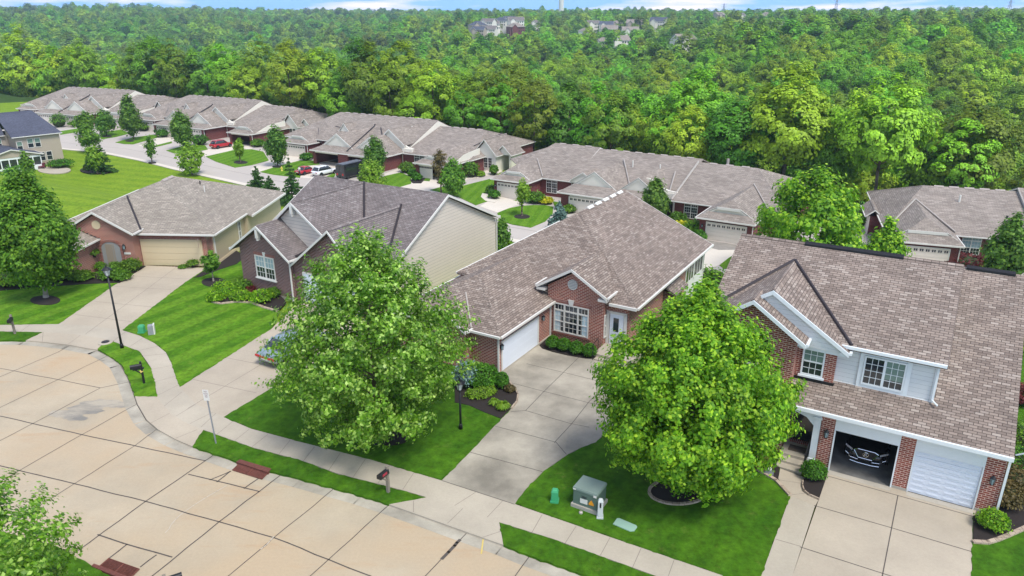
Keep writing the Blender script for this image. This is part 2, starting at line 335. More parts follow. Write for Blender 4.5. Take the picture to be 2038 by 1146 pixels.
M['ground'] = grass('woodland_ground', (0.03, 0.06, 0.012), (0.045, 0.09, 0.016), (0.04, 0.08, 0.015), 0, 0.1, 0.2)
M['bark'] = plain('bark', (0.11, 0.085, 0.065), 0.9, var=0.4, scale=12)
M['bark_grey'] = plain('grey_bark', (0.26, 0.23, 0.19), 0.9, var=0.3, scale=12)
M['leaf_maple'] = leaf('maple_leaves', (0.07, 0.20, 0.008), (0.19, 0.40, 0.014), (0.46, 0.66, 0.04), 0.42)
M['leaf_birch'] = leaf('pear_leaves', (0.06, 0.16, 0.010), (0.17, 0.34, 0.022), (0.52, 0.70, 0.17), 0.42, rough=0.35)
M['leaf_dark'] = leaf('dark_maple_leaves', (0.055, 0.15, 0.010), (0.11, 0.25, 0.016), (0.24, 0.42, 0.03), 0.38)
M['leaf_wood'] = leaf('woodland_leaves', (0.11, 0.23, 0.010), (0.16, 0.33, 0.012), (0.23, 0.44, 0.018), 0.14, 1.0)
M['leaf_yard'] = leaf('yard_tree_leaves', (0.05, 0.13, 0.012), (0.10, 0.24, 0.018), (0.2, 0.37, 0.03), 0.35, 0.3)
M['leaf_lime'] = leaf('lime_leaves', (0.12, 0.24, 0.012), (0.2, 0.36, 0.02), (0.32, 0.46, 0.05), 0.35)
M['leaf_yellow'] = leaf('yellow_leaves', (0.35, 0.38, 0.01), (0.55, 0.52, 0.01), (0.7, 0.62, 0.03), 0.3)
M['leaf_box'] = leaf('boxwood_leaves', (0.03, 0.11, 0.006), (0.06, 0.19, 0.008), (0.11, 0.28, 0.015), 0.25)
M['leaf_fir'] = leaf('spruce_needles', (0.03, 0.085, 0.018), (0.06, 0.14, 0.026), (0.10, 0.21, 0.04), 0.2)
M['leaf_blue'] = leaf('blue_spruce_needles', (0.10, 0.19, 0.18), (0.17, 0.28, 0.25), (0.28, 0.40, 0.36), 0.15)
M['leaf_bronze'] = leaf('bronze_leaves', (0.09, 0.07, 0.02), (0.13, 0.10, 0.035), (0.2, 0.16, 0.05), 0.25)
M['leaf_red'] = leaf('red_leaves', (0.08, 0.012, 0.015), (0.14, 0.02, 0.025), (0.2, 0.04, 0.03), 0.25)
M['core'] = plain('dark_core', (0.03, 0.045, 0.012), 0.95, var=0.3)
# ------------------------------------------------------------------ foliage
def leaf_mesh(name, centers, radii, per, size, mat, seed, up=0.5, flat=0.75, aspect=1.5, extra=None, droop=0.0, out_c=None, jit=0.45, ocw=0.55, shell=False, spray=0.0, sig=0.16):
    """many small folded leaves gathered in clumps; centers (n,3), radii (n,)"""
    rs = np.random.RandomState(seed); C = np.repeat(np.asarray(centers, float), per, axis=0); Rr = np.repeat(np.asarray(radii, float), per)
    n = len(C); d = rs.normal(size=(n, 3)); d /= np.linalg.norm(d, axis=1)[:, None]
    rad = rs.uniform(0.25, 1.0, n) ** 0.6
    if shell: rad = 0.78 + 0.22 * rs.uniform(0, 1, n); d[:, 2] = np.where(d[:, 2] < -0.35, -d[:, 2], d[:, 2])
    P = C + d * (Rr * rad)[:, None] * np.array([1, 1, flat])
    if spray:
        ax = np.asarray(centers, float) - np.array(out_c); ax[:, 2] *= 0.35; ax /= np.linalg.norm(ax, axis=1)[:, None] + 1e-6; ax = ax + rs.normal(size=ax.shape) * 0.35 + np.array([0, 0, 0.45]); ax /= np.linalg.norm(ax, axis=1)[:, None]
        tt = rs.uniform(-0.7, 1.0, n); AX = np.repeat(ax, per, axis=0); P = C + AX * (tt * spray)[:, None] * (0.6 + 0.4 * Rr[:, None] / max(Rr.max(), 1e-6)) + rs.normal(size=(n, 3)) * (sig * (1.25 - 0.55 * tt))[:, None]; d = P - C; d /= np.linalg.norm(d, axis=1)[:, None] + 1e-6
    if extra is not None: P = np.vstack([P, extra]); n = len(P); d = np.vstack([d, rs.normal(size=(len(extra), 3))])
    nrm = d * 0.7 + rs.normal(size=(n, 3)) * jit + np.array([0, 0, up])
    if out_c is not None:
        oc = P - np.array(out_c); oc /= np.linalg.norm(oc, axis=1)[:, None] + 1e-6; nrm = nrm + oc * ocw
    nrm /= np.linalg.norm(nrm, axis=1)[:, None]
    a = np.cross(nrm, rs.normal(size=(n, 3))); a /= np.linalg.norm(a, axis=1)[:, None] + 1e-9
    a[:, 2] -= droop; a /= np.linalg.norm(a, axis=1)[:, None] + 1e-9
    b = np.cross(nrm, a)
    s = (size * rs.uniform(0.55, 1.3, n))[:, None]
    v = np.empty((n, 4, 3)); v[:, 0] = P - a * s * 0.5 * aspect; v[:, 1] = P + b * s * 0.5 + nrm * s * 0.12; v[:, 2] = P + a * s * 0.5 * aspect; v[:, 3] = P - b * s * 0.5 + nrm * s * 0.12
    me = bpy.data.meshes.new(name); me.vertices.add(n * 4); me.vertices.foreach_set('co', v.reshape(-1))
    me.loops.add(n * 4); me.loops.foreach_set('vertex_index', np.arange(n * 4, dtype=np.int32))
    me.polygons.add(n); me.polygons.foreach_set('loop_start', np.arange(0, n * 4, 4, dtype=np.int32)); me.polygons.foreach_set('loop_total', np.full(n, 4, dtype=np.int32))
    me.update(calc_edges=True); me.materials.append(mat); return me
def crown_clumps(seed, prof, ncl, rc, inner=0.45, lump=0.22):
    """prof: [(z, r)...]; clump centres spread through the crown, mostly near its uneven surface"""
    rs = np.random.RandomState(seed); z = np.array([p[0] for p in prof], float); r = np.array([p[1] for p in prof], float)
    zz = np.linspace(z[0], z[-1], 200); rr = np.interp(zz, z, r); w = rr + 0.15 * rr.max(); cdf = np.cumsum(w); cdf /= cdf[-1]
    ph = rs.uniform(0, 6.28, 8); C = []; Q = []
    for i in range(ncl):
        t = np.interp(rs.uniform(), cdf, zz); a = rs.uniform(0, 2 * math.pi); R0 = np.interp(t, zz, rr)
        k = 1 + lump * (math.sin(2 * a + ph[0] + t * 0.9) * 0.5 + math.sin(3 * a + ph[1] - t * 1.3) * 0.4 + math.sin(5 * a + ph[2] + t * 2.1) * 0.3) + rs.normal() * lump * 0.25
        u = inner + (1 - inner) * rs.uniform() ** 0.55
        q = max(0.1, R0 * k * u - rc * 0.3); C.append((q * math.cos(a), q * math.sin(a), t + rs.normal() * rc * 0.25)); Q.append(rc * rs.uniform(0.6, 1.25))
    return np.array(C), np.array(Q)
def trunk_mesh(name, H0, H1, r, centers, mat, seed, nlimb=12, lean=0.0):
    rs = random.Random(seed); mb = MB(); segs = 6; pts = []
    for i in range(segs + 1):
        t = i / segs; pts.append(Vector((lean * t + rs.uniform(-1, 1) * r * 0.5 * (t > 0), rs.uniform(-1, 1) * r * 0.5 * (t > 0), H1 * t)))
    mb.tube(pts[0] - Vector((0, 0, 0.25)), pts[0] + Vector((0, 0, 0.25)), r * 1.5, r * 1.05, 9)
    for i in range(segs):
        r0 = r * (1 - 0.72 * i / segs); r1 = r * (1 - 0.72 * (i + 1) / segs); mb.tube(pts[i], pts[i + 1], r0, r1, 8)
    cs = [Vector(c) for c in centers]; rs.shuffle(cs)
    for c in cs[:nlimb]:
        z = min(H1 * 0.97, max(H0 * 0.8, c.z - 0.55 * math.hypot(c.x, c.y))); t = z / H1 * segs; i = min(segs - 1, int(t)); b = pts[i].lerp(pts[i + 1], t - i)
        c = b.lerp(c, 0.8); rr = r * (1 - 0.72 * z / H1) * 0.38; mid = b.lerp(c, 0.5) + Vector((0, 0, -0.08 * (c - b).length))
        mb.tube(b, mid, rr, rr * 0.7, 6); mb.tube(mid, c, rr * 0.7, rr * 0.2, 6)
    me = bpy.data.meshes.new(name); me.from_pydata(mb.v, [], mb.f); me.update(); me.materials.append(mat); me.polygons.foreach_set('use_smooth', [True] * len(me.polygons)); return me
def profile(kind, H, Rm, base):
    h = H - base
    P = {'round': [(0, .35), (.12, .78), (.35, 1.0), (.6, .93), (.8, .68), (.93, .36), (1, .08)],
         'oval': [(0, .3), (.15, .75), (.38, 1.0), (.6, .85), (.8, .55), (.93, .25), (1, .05)],
         'pear': [(0, .3), (.1, .72), (.28, 1.0), (.5, .95), (.7, .74), (.85, .48), (.95, .25), (1, .05)],
         'cone': [(0, .95), (.1, 1.0), (.3, .8), (.55, .52), (.8, .24), (1, .03)],
         'wide': [(0, .5), (.2, .95), (.45, 1.0), (.7, .85), (.88, .5), (1, .12)],
         'vase': [(0, .18), (.2, .5), (.45, .85), (.7, 1.0), (.88, .75), (1, .2)]}[kind]
    return [(base + t * h, r * Rm) for t, r in P]
def make_tree(name, loc, H, Rm, base, kind, mat, bark, seed, label, cat='tree', group=None, ncl=70, per=110, rc=0.75, size=0.16, tr=0.14, inner=0.45, lump=0.22, sub=None, rz=0.0, nlimb=14, droop=0.0, lean=0.0, spray=0.0, sig=.16, tilt=(0, 0)):
    t = empty(name, loc, rz, label, cat, group)
    C, Q = crown_clumps(seed, profile(kind, H, Rm, base), ncl, rc, inner, lump)
    me = leaf_mesh('crown', C, Q, per, size, mat, seed + 1, droop=droop, out_c=(0, 0, (base + H) / 2), jit=0.38, spray=spray, sig=sig)
    c = bpy.data.objects.new('crown', me); link(c, t); KIDS.setdefault(t.name, []).append(c)
    k = bpy.data.objects.new('trunk', trunk_mesh('trunk', base, H * 0.86, tr, C, bark, seed + 2, nlimb, lean)); link(k, t); KIDS[t.name].append(k)
    return t
def px_tree(name, b, ytop, half_w_px, kind, mat, bark, seed, label, z0=0.0, base=0.2, **kw):
    """b: where the trunk meets the ground in the photograph; ytop: its tip; half_w_px: half the crown's width"""
    x, y = at(b[0], b[1], z0); H = top_z(b[0], b[1], z0, ytop) - z0
    d = math.hypot(y * _c + (CAMZ - z0 - H * 0.5) * _s, 0); Rm = half_w_px * d / FPX
    H *= kw.pop('hk', 0.97)
    return make_tree(name, (x, y, z0), H, Rm, H * base, kind, mat, bark, seed, label, **kw)
def shrub_mesh(name, seed, r=0.5, h=0.9, n=900, size=0.07, mat=None, ragged=0.12):
    rs = np.random.RandomState(seed); d = rs.normal(size=(n, 3)); d[:, 2] = np.abs(d[:, 2]) * 1.0 - 0.25; d /= np.linalg.norm(d, axis=1)[:, None]
    k = 1 + ragged * rs.normal(size=n); P = d * np.array([r, r, h * 0.52]) * k[:, None]; P[:, 2] = np.maximum(0.03, P[:, 2] + h * 0.45)
    return leaf_mesh(name, np.zeros((0, 3)), np.zeros(0), 1, size, mat, seed, extra=P, up=0.3)
def make_shrub(loc, r, h, mat, seed, label, name='shrub', cat='shrub', group=None, n=900, size=0.075, ragged=0.1):
    t = empty(name, loc, seed * 1.7, label, cat, group)
    c = bpy.data.objects.new('foliage', shrub_mesh('foliage', seed, r, h, n, size, mat, ragged)); link(c, t); KIDS.setdefault(t.name, []).append(c)
    mb = MB(); mb.lathe([(r * 0.3, -0.02), (r * 0.72, h * 0.14), (r * 0.84, h * 0.45), (r * 0.6, h * 0.78), (0.04, h * 0.9)], 12)  # solid dark core added inside so the leaf shell looks opaque
    mb.build('branches', M['core'], t, smooth=True, uv=False); return t
def grassy(loc, r, h, mat, seed, label, name='ornamental_plant', n=160, cat='plant', group=None):
    """a tuft of arching blades"""
    rs = random.Random(seed); mb = MB()
    for i in range(n):
        a = rs.uniform(0, 6.283); q = r * rs.uniform(0.35, 1.05); hh = h * rs.uniform(0.55, 1.0); w = 0.022 + 0.02 * rs.random(); ca, sa = math.cos(a), math.sin(a)
        p = [(0.08 * ca * rs.random(), 0.08 * sa * rs.random(), 0), (q * .55 * ca, q * .55 * sa, hh), (q * ca, q * sa, hh * .55)]
        wx, wy = -sa * w, ca * w; k = len(mb.v)
        mb.v += [(p[0][0] - wx, p[0][1] - wy, 0), (p[0][0] + wx, p[0][1] + wy, 0), (p[1][0] - wx, p[1][1] - wy, p[1][2]), (p[1][0] + wx, p[1][1] + wy, p[1][2]), p[2]]
        mb.f += [(k, k + 1, k + 3, k + 2), (k + 2, k + 3, k + 4)]; mb.m += [0, 0]
    o = mb.build(name, mat, None, loc, uv=False); return tag(o, label, cat, group)
def conifer(loc, H, r, mat, seed, label, name='spruce_tree', group=None, tiers=15, size=0.2):
    rs = np.random.RandomState(seed); pts = []
    for i in range(tiers):
        t = i / (tiers - 1); z = H * (0.06 + 0.9 * t); R1 = r * (1 - t) ** 0.85 + 0.08; nb = max(5, int(13 * (1 - t)) + 4)
        for b in range(nb):
            a = rs.uniform(0, 6.283); L1 = R1 * rs.uniform(0.75, 1.1); m = int(10 + 26 * L1)
            u = rs.uniform(0.1, 1, m); sp = rs.normal(size=m) * 0.10 * (1.15 - u) * L1 + rs.normal(size=m) * .03
            pts.append(np.c_[u * L1 * math.cos(a) - sp * math.sin(a), u * L1 * math.sin(a) + sp * math.cos(a), z - 0.22 * u * L1 + 0.1 * u * u * L1 + rs.normal(size=m) * 0.05])
    P = np.vstack(pts); t = empty(name, loc, 0, label, 'tree', group)
    c = bpy.data.objects.new('crown', leaf_mesh('crown', np.zeros((0, 3)), np.zeros(0), 1, size, mat, seed, extra=P, up=0.4, aspect=2.2)); link(c, t); KIDS.setdefault(t.name, []).append(c)
    mb = MB(); mb.tube((0, 0, -0.1), (0, 0, H * 0.97), 0.02 * H, 0.015, 8); mb.build('trunk', M['bark'], t, smooth=True, uv=False); return t

# ------------------------------------------------------------------ woods
def wood_proto(i, near):
    rs = random.Random(100 + i); H = rs.uniform(15, 19); Rm = rs.uniform(4.8, 6.6); kind = ['round', 'wide', 'oval', 'round', 'wide', 'round', 'round', 'oval', 'wide'][i % 9]
    base = H * 0.25
    if near: C, Q = crown_clumps(700 + i, profile(kind, H, Rm, base), 125, 1.2, 0.72, 0.24); me = leaf_mesh('forest_tree', C, Q, 95, 0.31, M['leaf_wood'], 800 + i, up=0.35, out_c=(0, 0, H * .5), jit=0.2, ocw=1.0, shell=True, flat=.9)
    else: C, Q = crown_clumps(700 + i, profile(kind, H, Rm, base), 55, 1.6, 0.72, 0.22); me = leaf_mesh('forest_tree', C, Q, 62, 0.62, M['leaf_wood'], 800 + i, up=0.35, out_c=(0, 0, H * .5), jit=0.15, ocw=1.5, shell=True, flat=.9)
    if near:      # join trunk and limbs into the same mesh
        tm = trunk_mesh('t', base, H * 0.8, 0.26, C, M['bark'], 900 + i, 9); bm = bmesh.new(); bm.from_mesh(me); k = len(bm.faces); bm.from_mesh(tm)
        bm.faces.ensure_lookup_table()
        for f in bm.faces[k:]: f.material_index = 1
        bm.to_mesh(me); bm.free(); me.materials.append(M['bark']); bpy.data.meshes.remove(tm)
    return me
NEAR_P = [wood_proto(i, True) for i in range(9)]
FAR_P = [wood_proto(i + 20, False) for i in range(7)]
def in_view(x, y, z, mg=70):
    if y * _c - (z - CAMZ) * _s < 2: return False
    p = px((x, y, z)); return -mg < p[0] < 2038 + mg and p[1] > -200
CLEAR = []      # (x, y, r) kept free of trees
def free(x, y, rr=0):
    for (a, b, r) in CLEAR:
        if (x - a) ** 2 + (y - b) ** 2 < (r + rr) ** 2: return False
    return True
def woods():
    rs = random.Random(7); pos = []
    # woods edge: measured from the back of the brick rows outwards
    d = 150.0
    rings = []
    dist = 118.0
    while dist < 3300:
        sp = 8.8 if dist < 300 else (10.5 if dist < 450 else (12.5 if dist < 900 else (16 if dist < 1700 else 24.0)))
        rings.append((dist, sp)); dist += sp * (0.92 if dist < 420 else 1.0)
    for dist, sp in rings:
        na = int(dist * R(84) / sp)
        for i in range(na):
            a = R(-42) + R(84) * (i + rs.random() * 0.8) / na; dd = dist + rs.uniform(-.4, .4) * sp
            x, y = dd * math.sin(a), dd * math.cos(a)
            lim = np.interp(x, [-190, -131, -90, -45, -10, 25, 48, 90, 140], [140, 150, 151, 136, 130, 122, 118, 117, 118])
            if vrow(x, y) < lim: continue
            if dd < 600 and not free(x, y, 3): continue
            if dd >= 600 and not free(x, y, 0): continue
            z = tz(x, y) + hills(x, y)
            if not in_view(x, y, z + 10): continue
            sc_ = 1.0 if dd < 300 else (1.25 if dd < 450 else (1.5 if dd < 900 else (1.9 if dd < 1700 else 2.6))); z -= (sc_ - 1) * 16
            pos.append((dd, x, y, z, rs.uniform(0.72, 1.25) * sc_, rs.uniform(0, 6.28), rs.random()))
    pos.sort(); return pos
# ------------------------------------------------------------------ the ground
def build_terrain():
    mb = MB(); rs_ = [0.0] + list(np.geomspace(12, 4200, 120)); na = 150; idx = {}
    ang = [R(-62) + R(124) * i / na for i in range(na + 1)]
    for j, r in enumerate(rs_):
        for i, a in enumerate(ang):
            rr = r - 25 if j else -25; x, y = (rr + 25) * math.sin(a), (rr + 25) * math.cos(a) - 25
            d = math.hypot(x, y); w = 1.6 * math.sin(x * .013 + 1) * math.cos(y * .011) * smooth((d - 250) / 300)
            hill = smooth((d - 500) / 600) * (6 if x < -0.25 * y else 2) * math.sin(math.atan2(x, max(y, 1)) * 11 + 0.6) * (1 if d < 2500 else 0.5)
            idx[j, i] = len(mb.v); mb.v.append((x, y, tz(x, y) - 0.09 + w + hill))
    for j in range(len(rs_) - 1):
        for i in range(na):
            q = [idx[j, i], idx[j, i + 1], idx[j + 1, i + 1], idx[j + 1, i]][::-1]
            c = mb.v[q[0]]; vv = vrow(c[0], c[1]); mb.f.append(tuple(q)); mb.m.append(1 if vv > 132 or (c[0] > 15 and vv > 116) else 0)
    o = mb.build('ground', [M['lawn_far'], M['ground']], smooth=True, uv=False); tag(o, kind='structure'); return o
terrain = build_terrain()
def hills(x, y):
    d = math.hypot(x, y); return 1.6 * math.sin(x * .013 + 1) * math.cos(y * .011) * smooth((d - 250) / 300) + smooth((d - 500) / 600) * (6 if x < -0.25 * y else 2) * math.sin(math.atan2(x, max(y, 1)) * 11 + 0.6) * (1 if d < 2500 else 0.5)
_tz0 = tz
def P(pts, z=0.0): return [at(p[0], p[1], z) for p in pts]
def ribbon(mb, pts, w, z, m=0, side=0):
    """flat strip along a polyline of ground points; side 0 = centred, 1/-1 = to one side"""
    n = len(pts)
    for i in range(n - 1):
        a, b = Vector(pts[i]), Vector(pts[i + 1]); d = (b - a)
        if d.length < 1e-5: continue
        d.normalize(); nn = Vector((-d.y, d.x)); e = d * (w * 0.3 if side == 0 else 0.0)
        l, r = (nn * w / 2, -nn * w / 2) if side == 0 else ((nn * w, nn * 0) if side > 0 else (nn * 0, -nn * w))
        mb.poly([(*(a - e + r), z), (*(b + e + r), z), (*(b + e + l), z), (*(a - e + l), z)], m)
    return mb
def sheet(name, pts, ztop, mats, joints=(), th=0.14, jz=0.0, jw=0.035, extra=None):
    mb = MB(); mb.prism(P(pts, ztop), ztop - th, ztop, 0)
    for q in joints:
        w = jw; mm = 1
        if isinstance(q, tuple) and isinstance(q[0], (int, float)): w, q = q[0], q[1]
        ribbon(mb, P(q, ztop), w, ztop + 0.004, mm)
    if extra: extra(mb)
    o = mb.build(name, mats if isinstance(mats, list) else [mats], uv=False); return tag(o, kind='structure')
EDGE = [(-700, 760), (-300, 690), (-60, 679), (0, 678), (51, 678), (88, 681), (139, 686.7), (176, 694), (194, 697), (222, 712), (241, 726), (257, 756), (268.5, 788.7), (274, 805), (292, 836), (315, 855.6), (350, 875), (383, 888.7),
        (467, 918), (537, 938.5), (600, 954), (665, 972), (720, 987), (773, 1004), (850, 1031), (931, 1060), (1002, 1085), (1054, 1106), (1168, 1146), (1500, 1275), (2300, 1620)]
JL = [[(0, 828), (163, 865), (408.6, 917)], [(-80, 908), (0, 927), (148, 962.6), (290, 997.7), (436, 1038.5), (545, 1070), (655, 1114), (736, 1146), (900, 1215)], [(0, 733), (200, 772), (257, 760)],
      [(-60, 845), (0, 811), (214, 708)], [(-60, 908), (0, 877), (200, 772)], [(-60, 990), (0, 959), (163, 865), (271, 805)], [(-60, 1090), (0, 1056), (148, 962.6), (268.5, 887), (311, 855)],
      [(60, 1165), (148, 1101), (290, 997.7), (408.6, 917), (428, 903)], [(200, 1225), (303.5, 1146), (436, 1038.5), (562, 943)], [(390, 1200), (455, 1146), (545, 1070), (599, 1027), (665, 972)],
      [(560, 1190), (618, 1146), (773, 1006)], [(800, 1190), (847, 1146), (929.6, 1060)], [(980, 1200), (1025.6, 1146), (1054, 1107)], [(-60, 778), (0, 750), (117, 700), (140, 687)]]
JL2 = [[(194.6, 1064), (245, 1081), (342, 1108.6)], [(218, 1110.5), (253, 1083)], [(280, 1128), (311, 1104.7)], [(375.5, 944), (430, 957), (515.6, 978)], [(459, 938), (418, 955)], [(513.6, 953), (486, 972)], [(458, 938), (432, 959)]]
def wob(q, amp, seed, z=0.0):
    """points along a joint with a little wander"""
    rs = random.Random(seed); g = P(q, z); out = []
    for i in range(len(g) - 1):
        a, b = Vector(g[i]), Vector(g[i + 1]); n = max(2, int((b - a).length / 0.7)); d = (b - a).normalized(); nn = Vector((-d.y, d.x))
        for k in range(n): out.append(a.lerp(b, k / n) + (nn * rs.uniform(-amp, amp) if k else Vector((0, 0))))
    out.append(Vector(g[-1])); return out
def street_extra(mb):
    for i, q in enumerate(JL): ribbon(mb, wob(q, 0.02, i), 0.055 if i in (0, 1, 7, 8) else 0.038, 0.008, 1)
    for i, q in enumerate(JL2): ribbon(mb, wob(q, 0.015, 50 + i), 0.06, 0.008, 1)
    e = [Vector(p) for p in P(EDGE)]; ribbon(mb, e, 0.62, 0.004, 2, side=-1)
    e2 = []
    for i, p in enumerate(e):
        a = e[max(0, i - 1)]; b = e[min(len(e) - 1, i + 1)]; d = (b - a).normalized(); e2.append(p - Vector((-d.y, d.x)) * 0.03)
    ribbon(mb, e2, 0.035, 0.010, 1)
    ribbon(mb, wob([(451, 966.5), (410, 990), (366, 1019), (340, 1045), (329, 1060)], 0.06, 9), 0.04, 0.006, 3)
    ribbon(mb, wob([(545, 1068), (530, 1085), (519, 1093)], 0.04, 10), 0.05, 0.012, 3)
    ribbon(mb, wob([(880, 1112), (905, 1086), (915, 1075)], 0.05, 12), 0.14, 0.012, 1)
    # damp stain running to the kerb
    rs = random.Random(4)
    for k, (cx, cy, rx, ry) in enumerate([(205, 803, 46, 9), (170, 815, 40, 12), (130, 824, 42, 9), (235, 806, 24, 6), (150, 832, 26, 6)]):
        pts = [(cx + rx * math.cos(t) * rs.uniform(.75, 1.1), cy + ry * math.sin(t) * rs.uniform(.7, 1.1)) for t in [i * 2 * math.pi / 22 for i in range(22)]]
        mb.poly([(*p, 0.0030 + 0.0002 * k) for p in P(pts)][::-1], 4)
    ribbon(mb, P([(958, 1102), (961.6, 1068 + 6)]), 0.06, 0.011, 5)
def stain_mat():
    m, n, b = new_mat('damp_stain'); b.inputs['Roughness'].default_value = 0.7
    f = noise(n, 0.5, 5, rough=0.65, mscale=(0.7, 1.6, 1)); c = mixc(n, (0.37, 0.32, 0.245), (0.19, 0.175, 0.15), ramp(n, f, 0.40, 0.60)); n.links.new(c, b.inputs['Base Color']); return m
M['yellow'] = plain('yellow_paint', (0.55, 0.42, 0.12), 0.7)
street = sheet('street', EDGE + [(2300, 2600), (500, 2600), (-900, 1600)], 0.0, [M['street'], M['joint'], M['kerb'], M['patch'], stain_mat(), M['yellow']], th=0.3, extra=street_extra)

W = 0.09     # sidewalk and driveway level above the gutter
SU = [(-400, 668), (-60, 648), (0, 646.4), (117, 644.6), (180, 648), (243.8, 657), (278.6, 668), (308, 683), (330, 701), (341, 722), (352, 756), (358, 770), (389, 803), (445.5, 830), (500, 853), (601, 880), (736, 914), (879, 956), (1025, 1003), (1215.6, 1069), (1438, 1145), (1700, 1240)]
SLo = [(1700, 1300), (1303, 1145), (1100, 1072), (993.6, 1039), (925, 1013), (847, 988.5), (800, 975), (668.5, 941), (599, 915.5), (502, 890), (404.7, 855), (373.5, 843), (342, 824), (323, 804), (313, 789), (307, 757), (299.6, 730), (278, 699), (256.6, 691), (214.4, 675), (150, 665), (84, 660.5), (0, 659), (-60, 661), (-400, 684)]
def pr(a): return [(p[0], p[1]) for p in a]
SJ = [[(1079, 1024), (1059, 1059)], [(1146.6, 1047), (1124.7, 1081)], [(1214, 1070), (1195, 1105)], [(1276, 1091), (1259, 1129)], [(1342, 1113), (1328, 1152)], [(533.7, 864), (501.7, 889)], [(577.5, 876), (555.6, 903)], [(626, 889), (604, 917)], [(677, 902), (654, 936)], [(727, 914), (703, 949)], [(775, 927), (752, 962)], [(823.5, 941), (801.6, 974)],
      [(496, 854), (467, 877)], [(462, 840), (432, 864)], [(430, 822), (400, 850)], [(424, 820), (378, 843)], [(389, 805), (350, 828)], [(362, 780), (327, 808)], [(355, 766), (315, 786)], [(351, 748), (308, 760)], [(343, 727), (300, 735)], [(332, 704), (285, 708)], [(314, 689), (272, 698)], [(285, 672), (258, 690)], [(250, 660), (225, 679)], [(946, 980), (905, 1006)],
      [(60, 646), (40, 660)], [(1000, 997), (970, 1029)]]
sheet('sidewalk', pr(SU) + pr(SLo), W, [M['walk'], M['joint_light']], joints=SJ, jw=0.022)
# driveways (z = W + 4 mm where they abut the sidewalk)
sheet('driveway_apron', [(51, 677), (84, 660.5), (150, 665), (214.4, 675), (194, 695.5), (176, 693), (139, 686), (88, 680)], W, [M['drive_new'], M['joint_light']], joints=[[(160, 667), (135.6, 685)], [(86, 661), (84, 680)]], jw=0.022)
sheet('driveway_apron', [(268.5, 787.5), (313, 789), (323, 804), (342, 824), (373.5, 843), (404.7, 855), (383, 888), (350, 874), (315, 854.6), (292, 835), (274, 804)], W, [M['drive_new'], M['joint_light']], joints=[[(300, 842), (338, 822)], [(350, 872), (392, 855)]], jw=0.022)
sheet('driveway_apron', [(773, 1003), (847, 988.5), (925, 1013), (993.6, 1039), (1002, 1084), (931, 1059), (850, 1030)], W, [M['walk'], M['joint_light']], joints=[[(921, 1012), (891, 1041)], [(823, 996.5), (823, 1019)], [(998.6, 1056.5), (961.6, 1069)]], jw=0.022)
sheet('driveway', [(243.8, 657), (366.6, 563), (411, 533), (288, 528), (262, 545), (249, 552), (117, 644.6), (180, 648)], W, [M['drive_new'], M['joint_light']], joints=[[(352, 531), (170, 665)], [(229, 570), (340, 576)], [(190.6, 600), (304, 611)], [(256.6, 549), (372, 555)], [(150, 626), (262, 640)]], jw=0.03)
_C = dict(o=(-20.55, 53.61), a=R(-30.6))
def hl(H, u, v): c, s = math.cos(H['a']), math.sin(H['a']); return (H['o'][0] + c * u - s * v, H['o'][1] + s * u + c * v)
def hpx(H, u, v, z=0.0): p = hl(H, u, v); return px((p[0], p[1], z))
sheet('driveway', [(358, 770), (542.5, 652), hpx(_C, 5.6, 0.1), hpx(_C, 12.0, 0.1), (720, 690), (537, 774), (445.5, 830), (389, 803)], W, [M['drive_new'], M['joint_light']], joints=[[(381, 754.5), (510, 781.7)], [(373.5, 813), (510, 731), (640, 655)], [(450, 712), (590, 738)]], jw=0.03)
D3 = [(879, 956), (936, 899), (985.6, 846), (1018, 812), (1029.6, 798), (1031, 784), (1022, 769.6), (1013, 757), (1004, 748), (985, 738), (1060, 675), (1078, 692), (1100, 699), (1130, 706), (1165, 712), (1193, 713), (1240, 724), (1290, 738), (1270, 800), (1185, 880.5), (1158, 890), (1130, 904), (1081, 938), (1045, 975), (1025, 1003)]
sheet('driveway', D3, W, [M['drive_old'], M['joint'], M['drive_old']], joints=[[(1046, 817), (1082.8, 778.7), (1154, 709)], [(1103, 881), (1138, 843), (1172.6, 799), (1230, 740)], [(1048, 723.8), (1130, 743), (1198, 760), (1250, 775)], [(1011, 760), (1082, 778.7), (1169, 800.7), (1230, 815)], [(1016.8, 819), (1046, 817), (1136, 843), (1172.6, 850)], [(985.6, 848), (1050, 865), (1106.6, 880), (1127, 904)], [(936, 900), (1000, 917), (1079.5, 938.6)], [(880, 956.5), (1024, 1003.5)]], jw=0.035)
D4 = [(1646, 947), (1649, 933), (1945, 1010), (1938, 1028), (1936, 1090), (1934, 1146), (1930, 1400), (1470, 1400), (1577, 1146)]
sheet('driveway', D4, W, [M['drive_new'], M['joint']], joints=[[(1646, 947), (1938, 1028)], [(1621, 1006), (1780, 1052), (1934.6, 1098)], [(1592.7, 1088.5), (1766, 1144), (1930, 1196)], [(1787, 986), (1756, 1146), (1700, 1400)]], jw=0.04)
sheet('front_walk', [(1573, 986), (1622, 1006), (1577, 1146), (1470, 1400), (1440, 1400), (1515, 1146)], W - 0.002, [M['walk'], M['joint_light']], joints=[[(1543.8, 1073), (1592.7, 1087)]], jw=0.03)
sheet('front_walk', [(1553, 932), (1601, 950), (1596, 962), (1597, 972), (1605, 981), (1618, 988), (1630, 993), (1622, 1006), (1573, 986), (1556, 970), (1549, 952)], W, [M['drive_new'], M['joint_light']], joints=[[(1551, 955), (1596, 962)], [(1573, 985), (1605, 981)]], jw=0.02)
sheet('front_walk', [(262, 545), (249, 552), (238, 549), (222, 536), (214, 524), (228, 516), (244, 519), (240, 530), (247, 540)], W - 0.002, [M['drive_new'], M['joint_light']], joints=[[(224, 538), (243, 533)]], jw=0.02)
LZ = 0.11
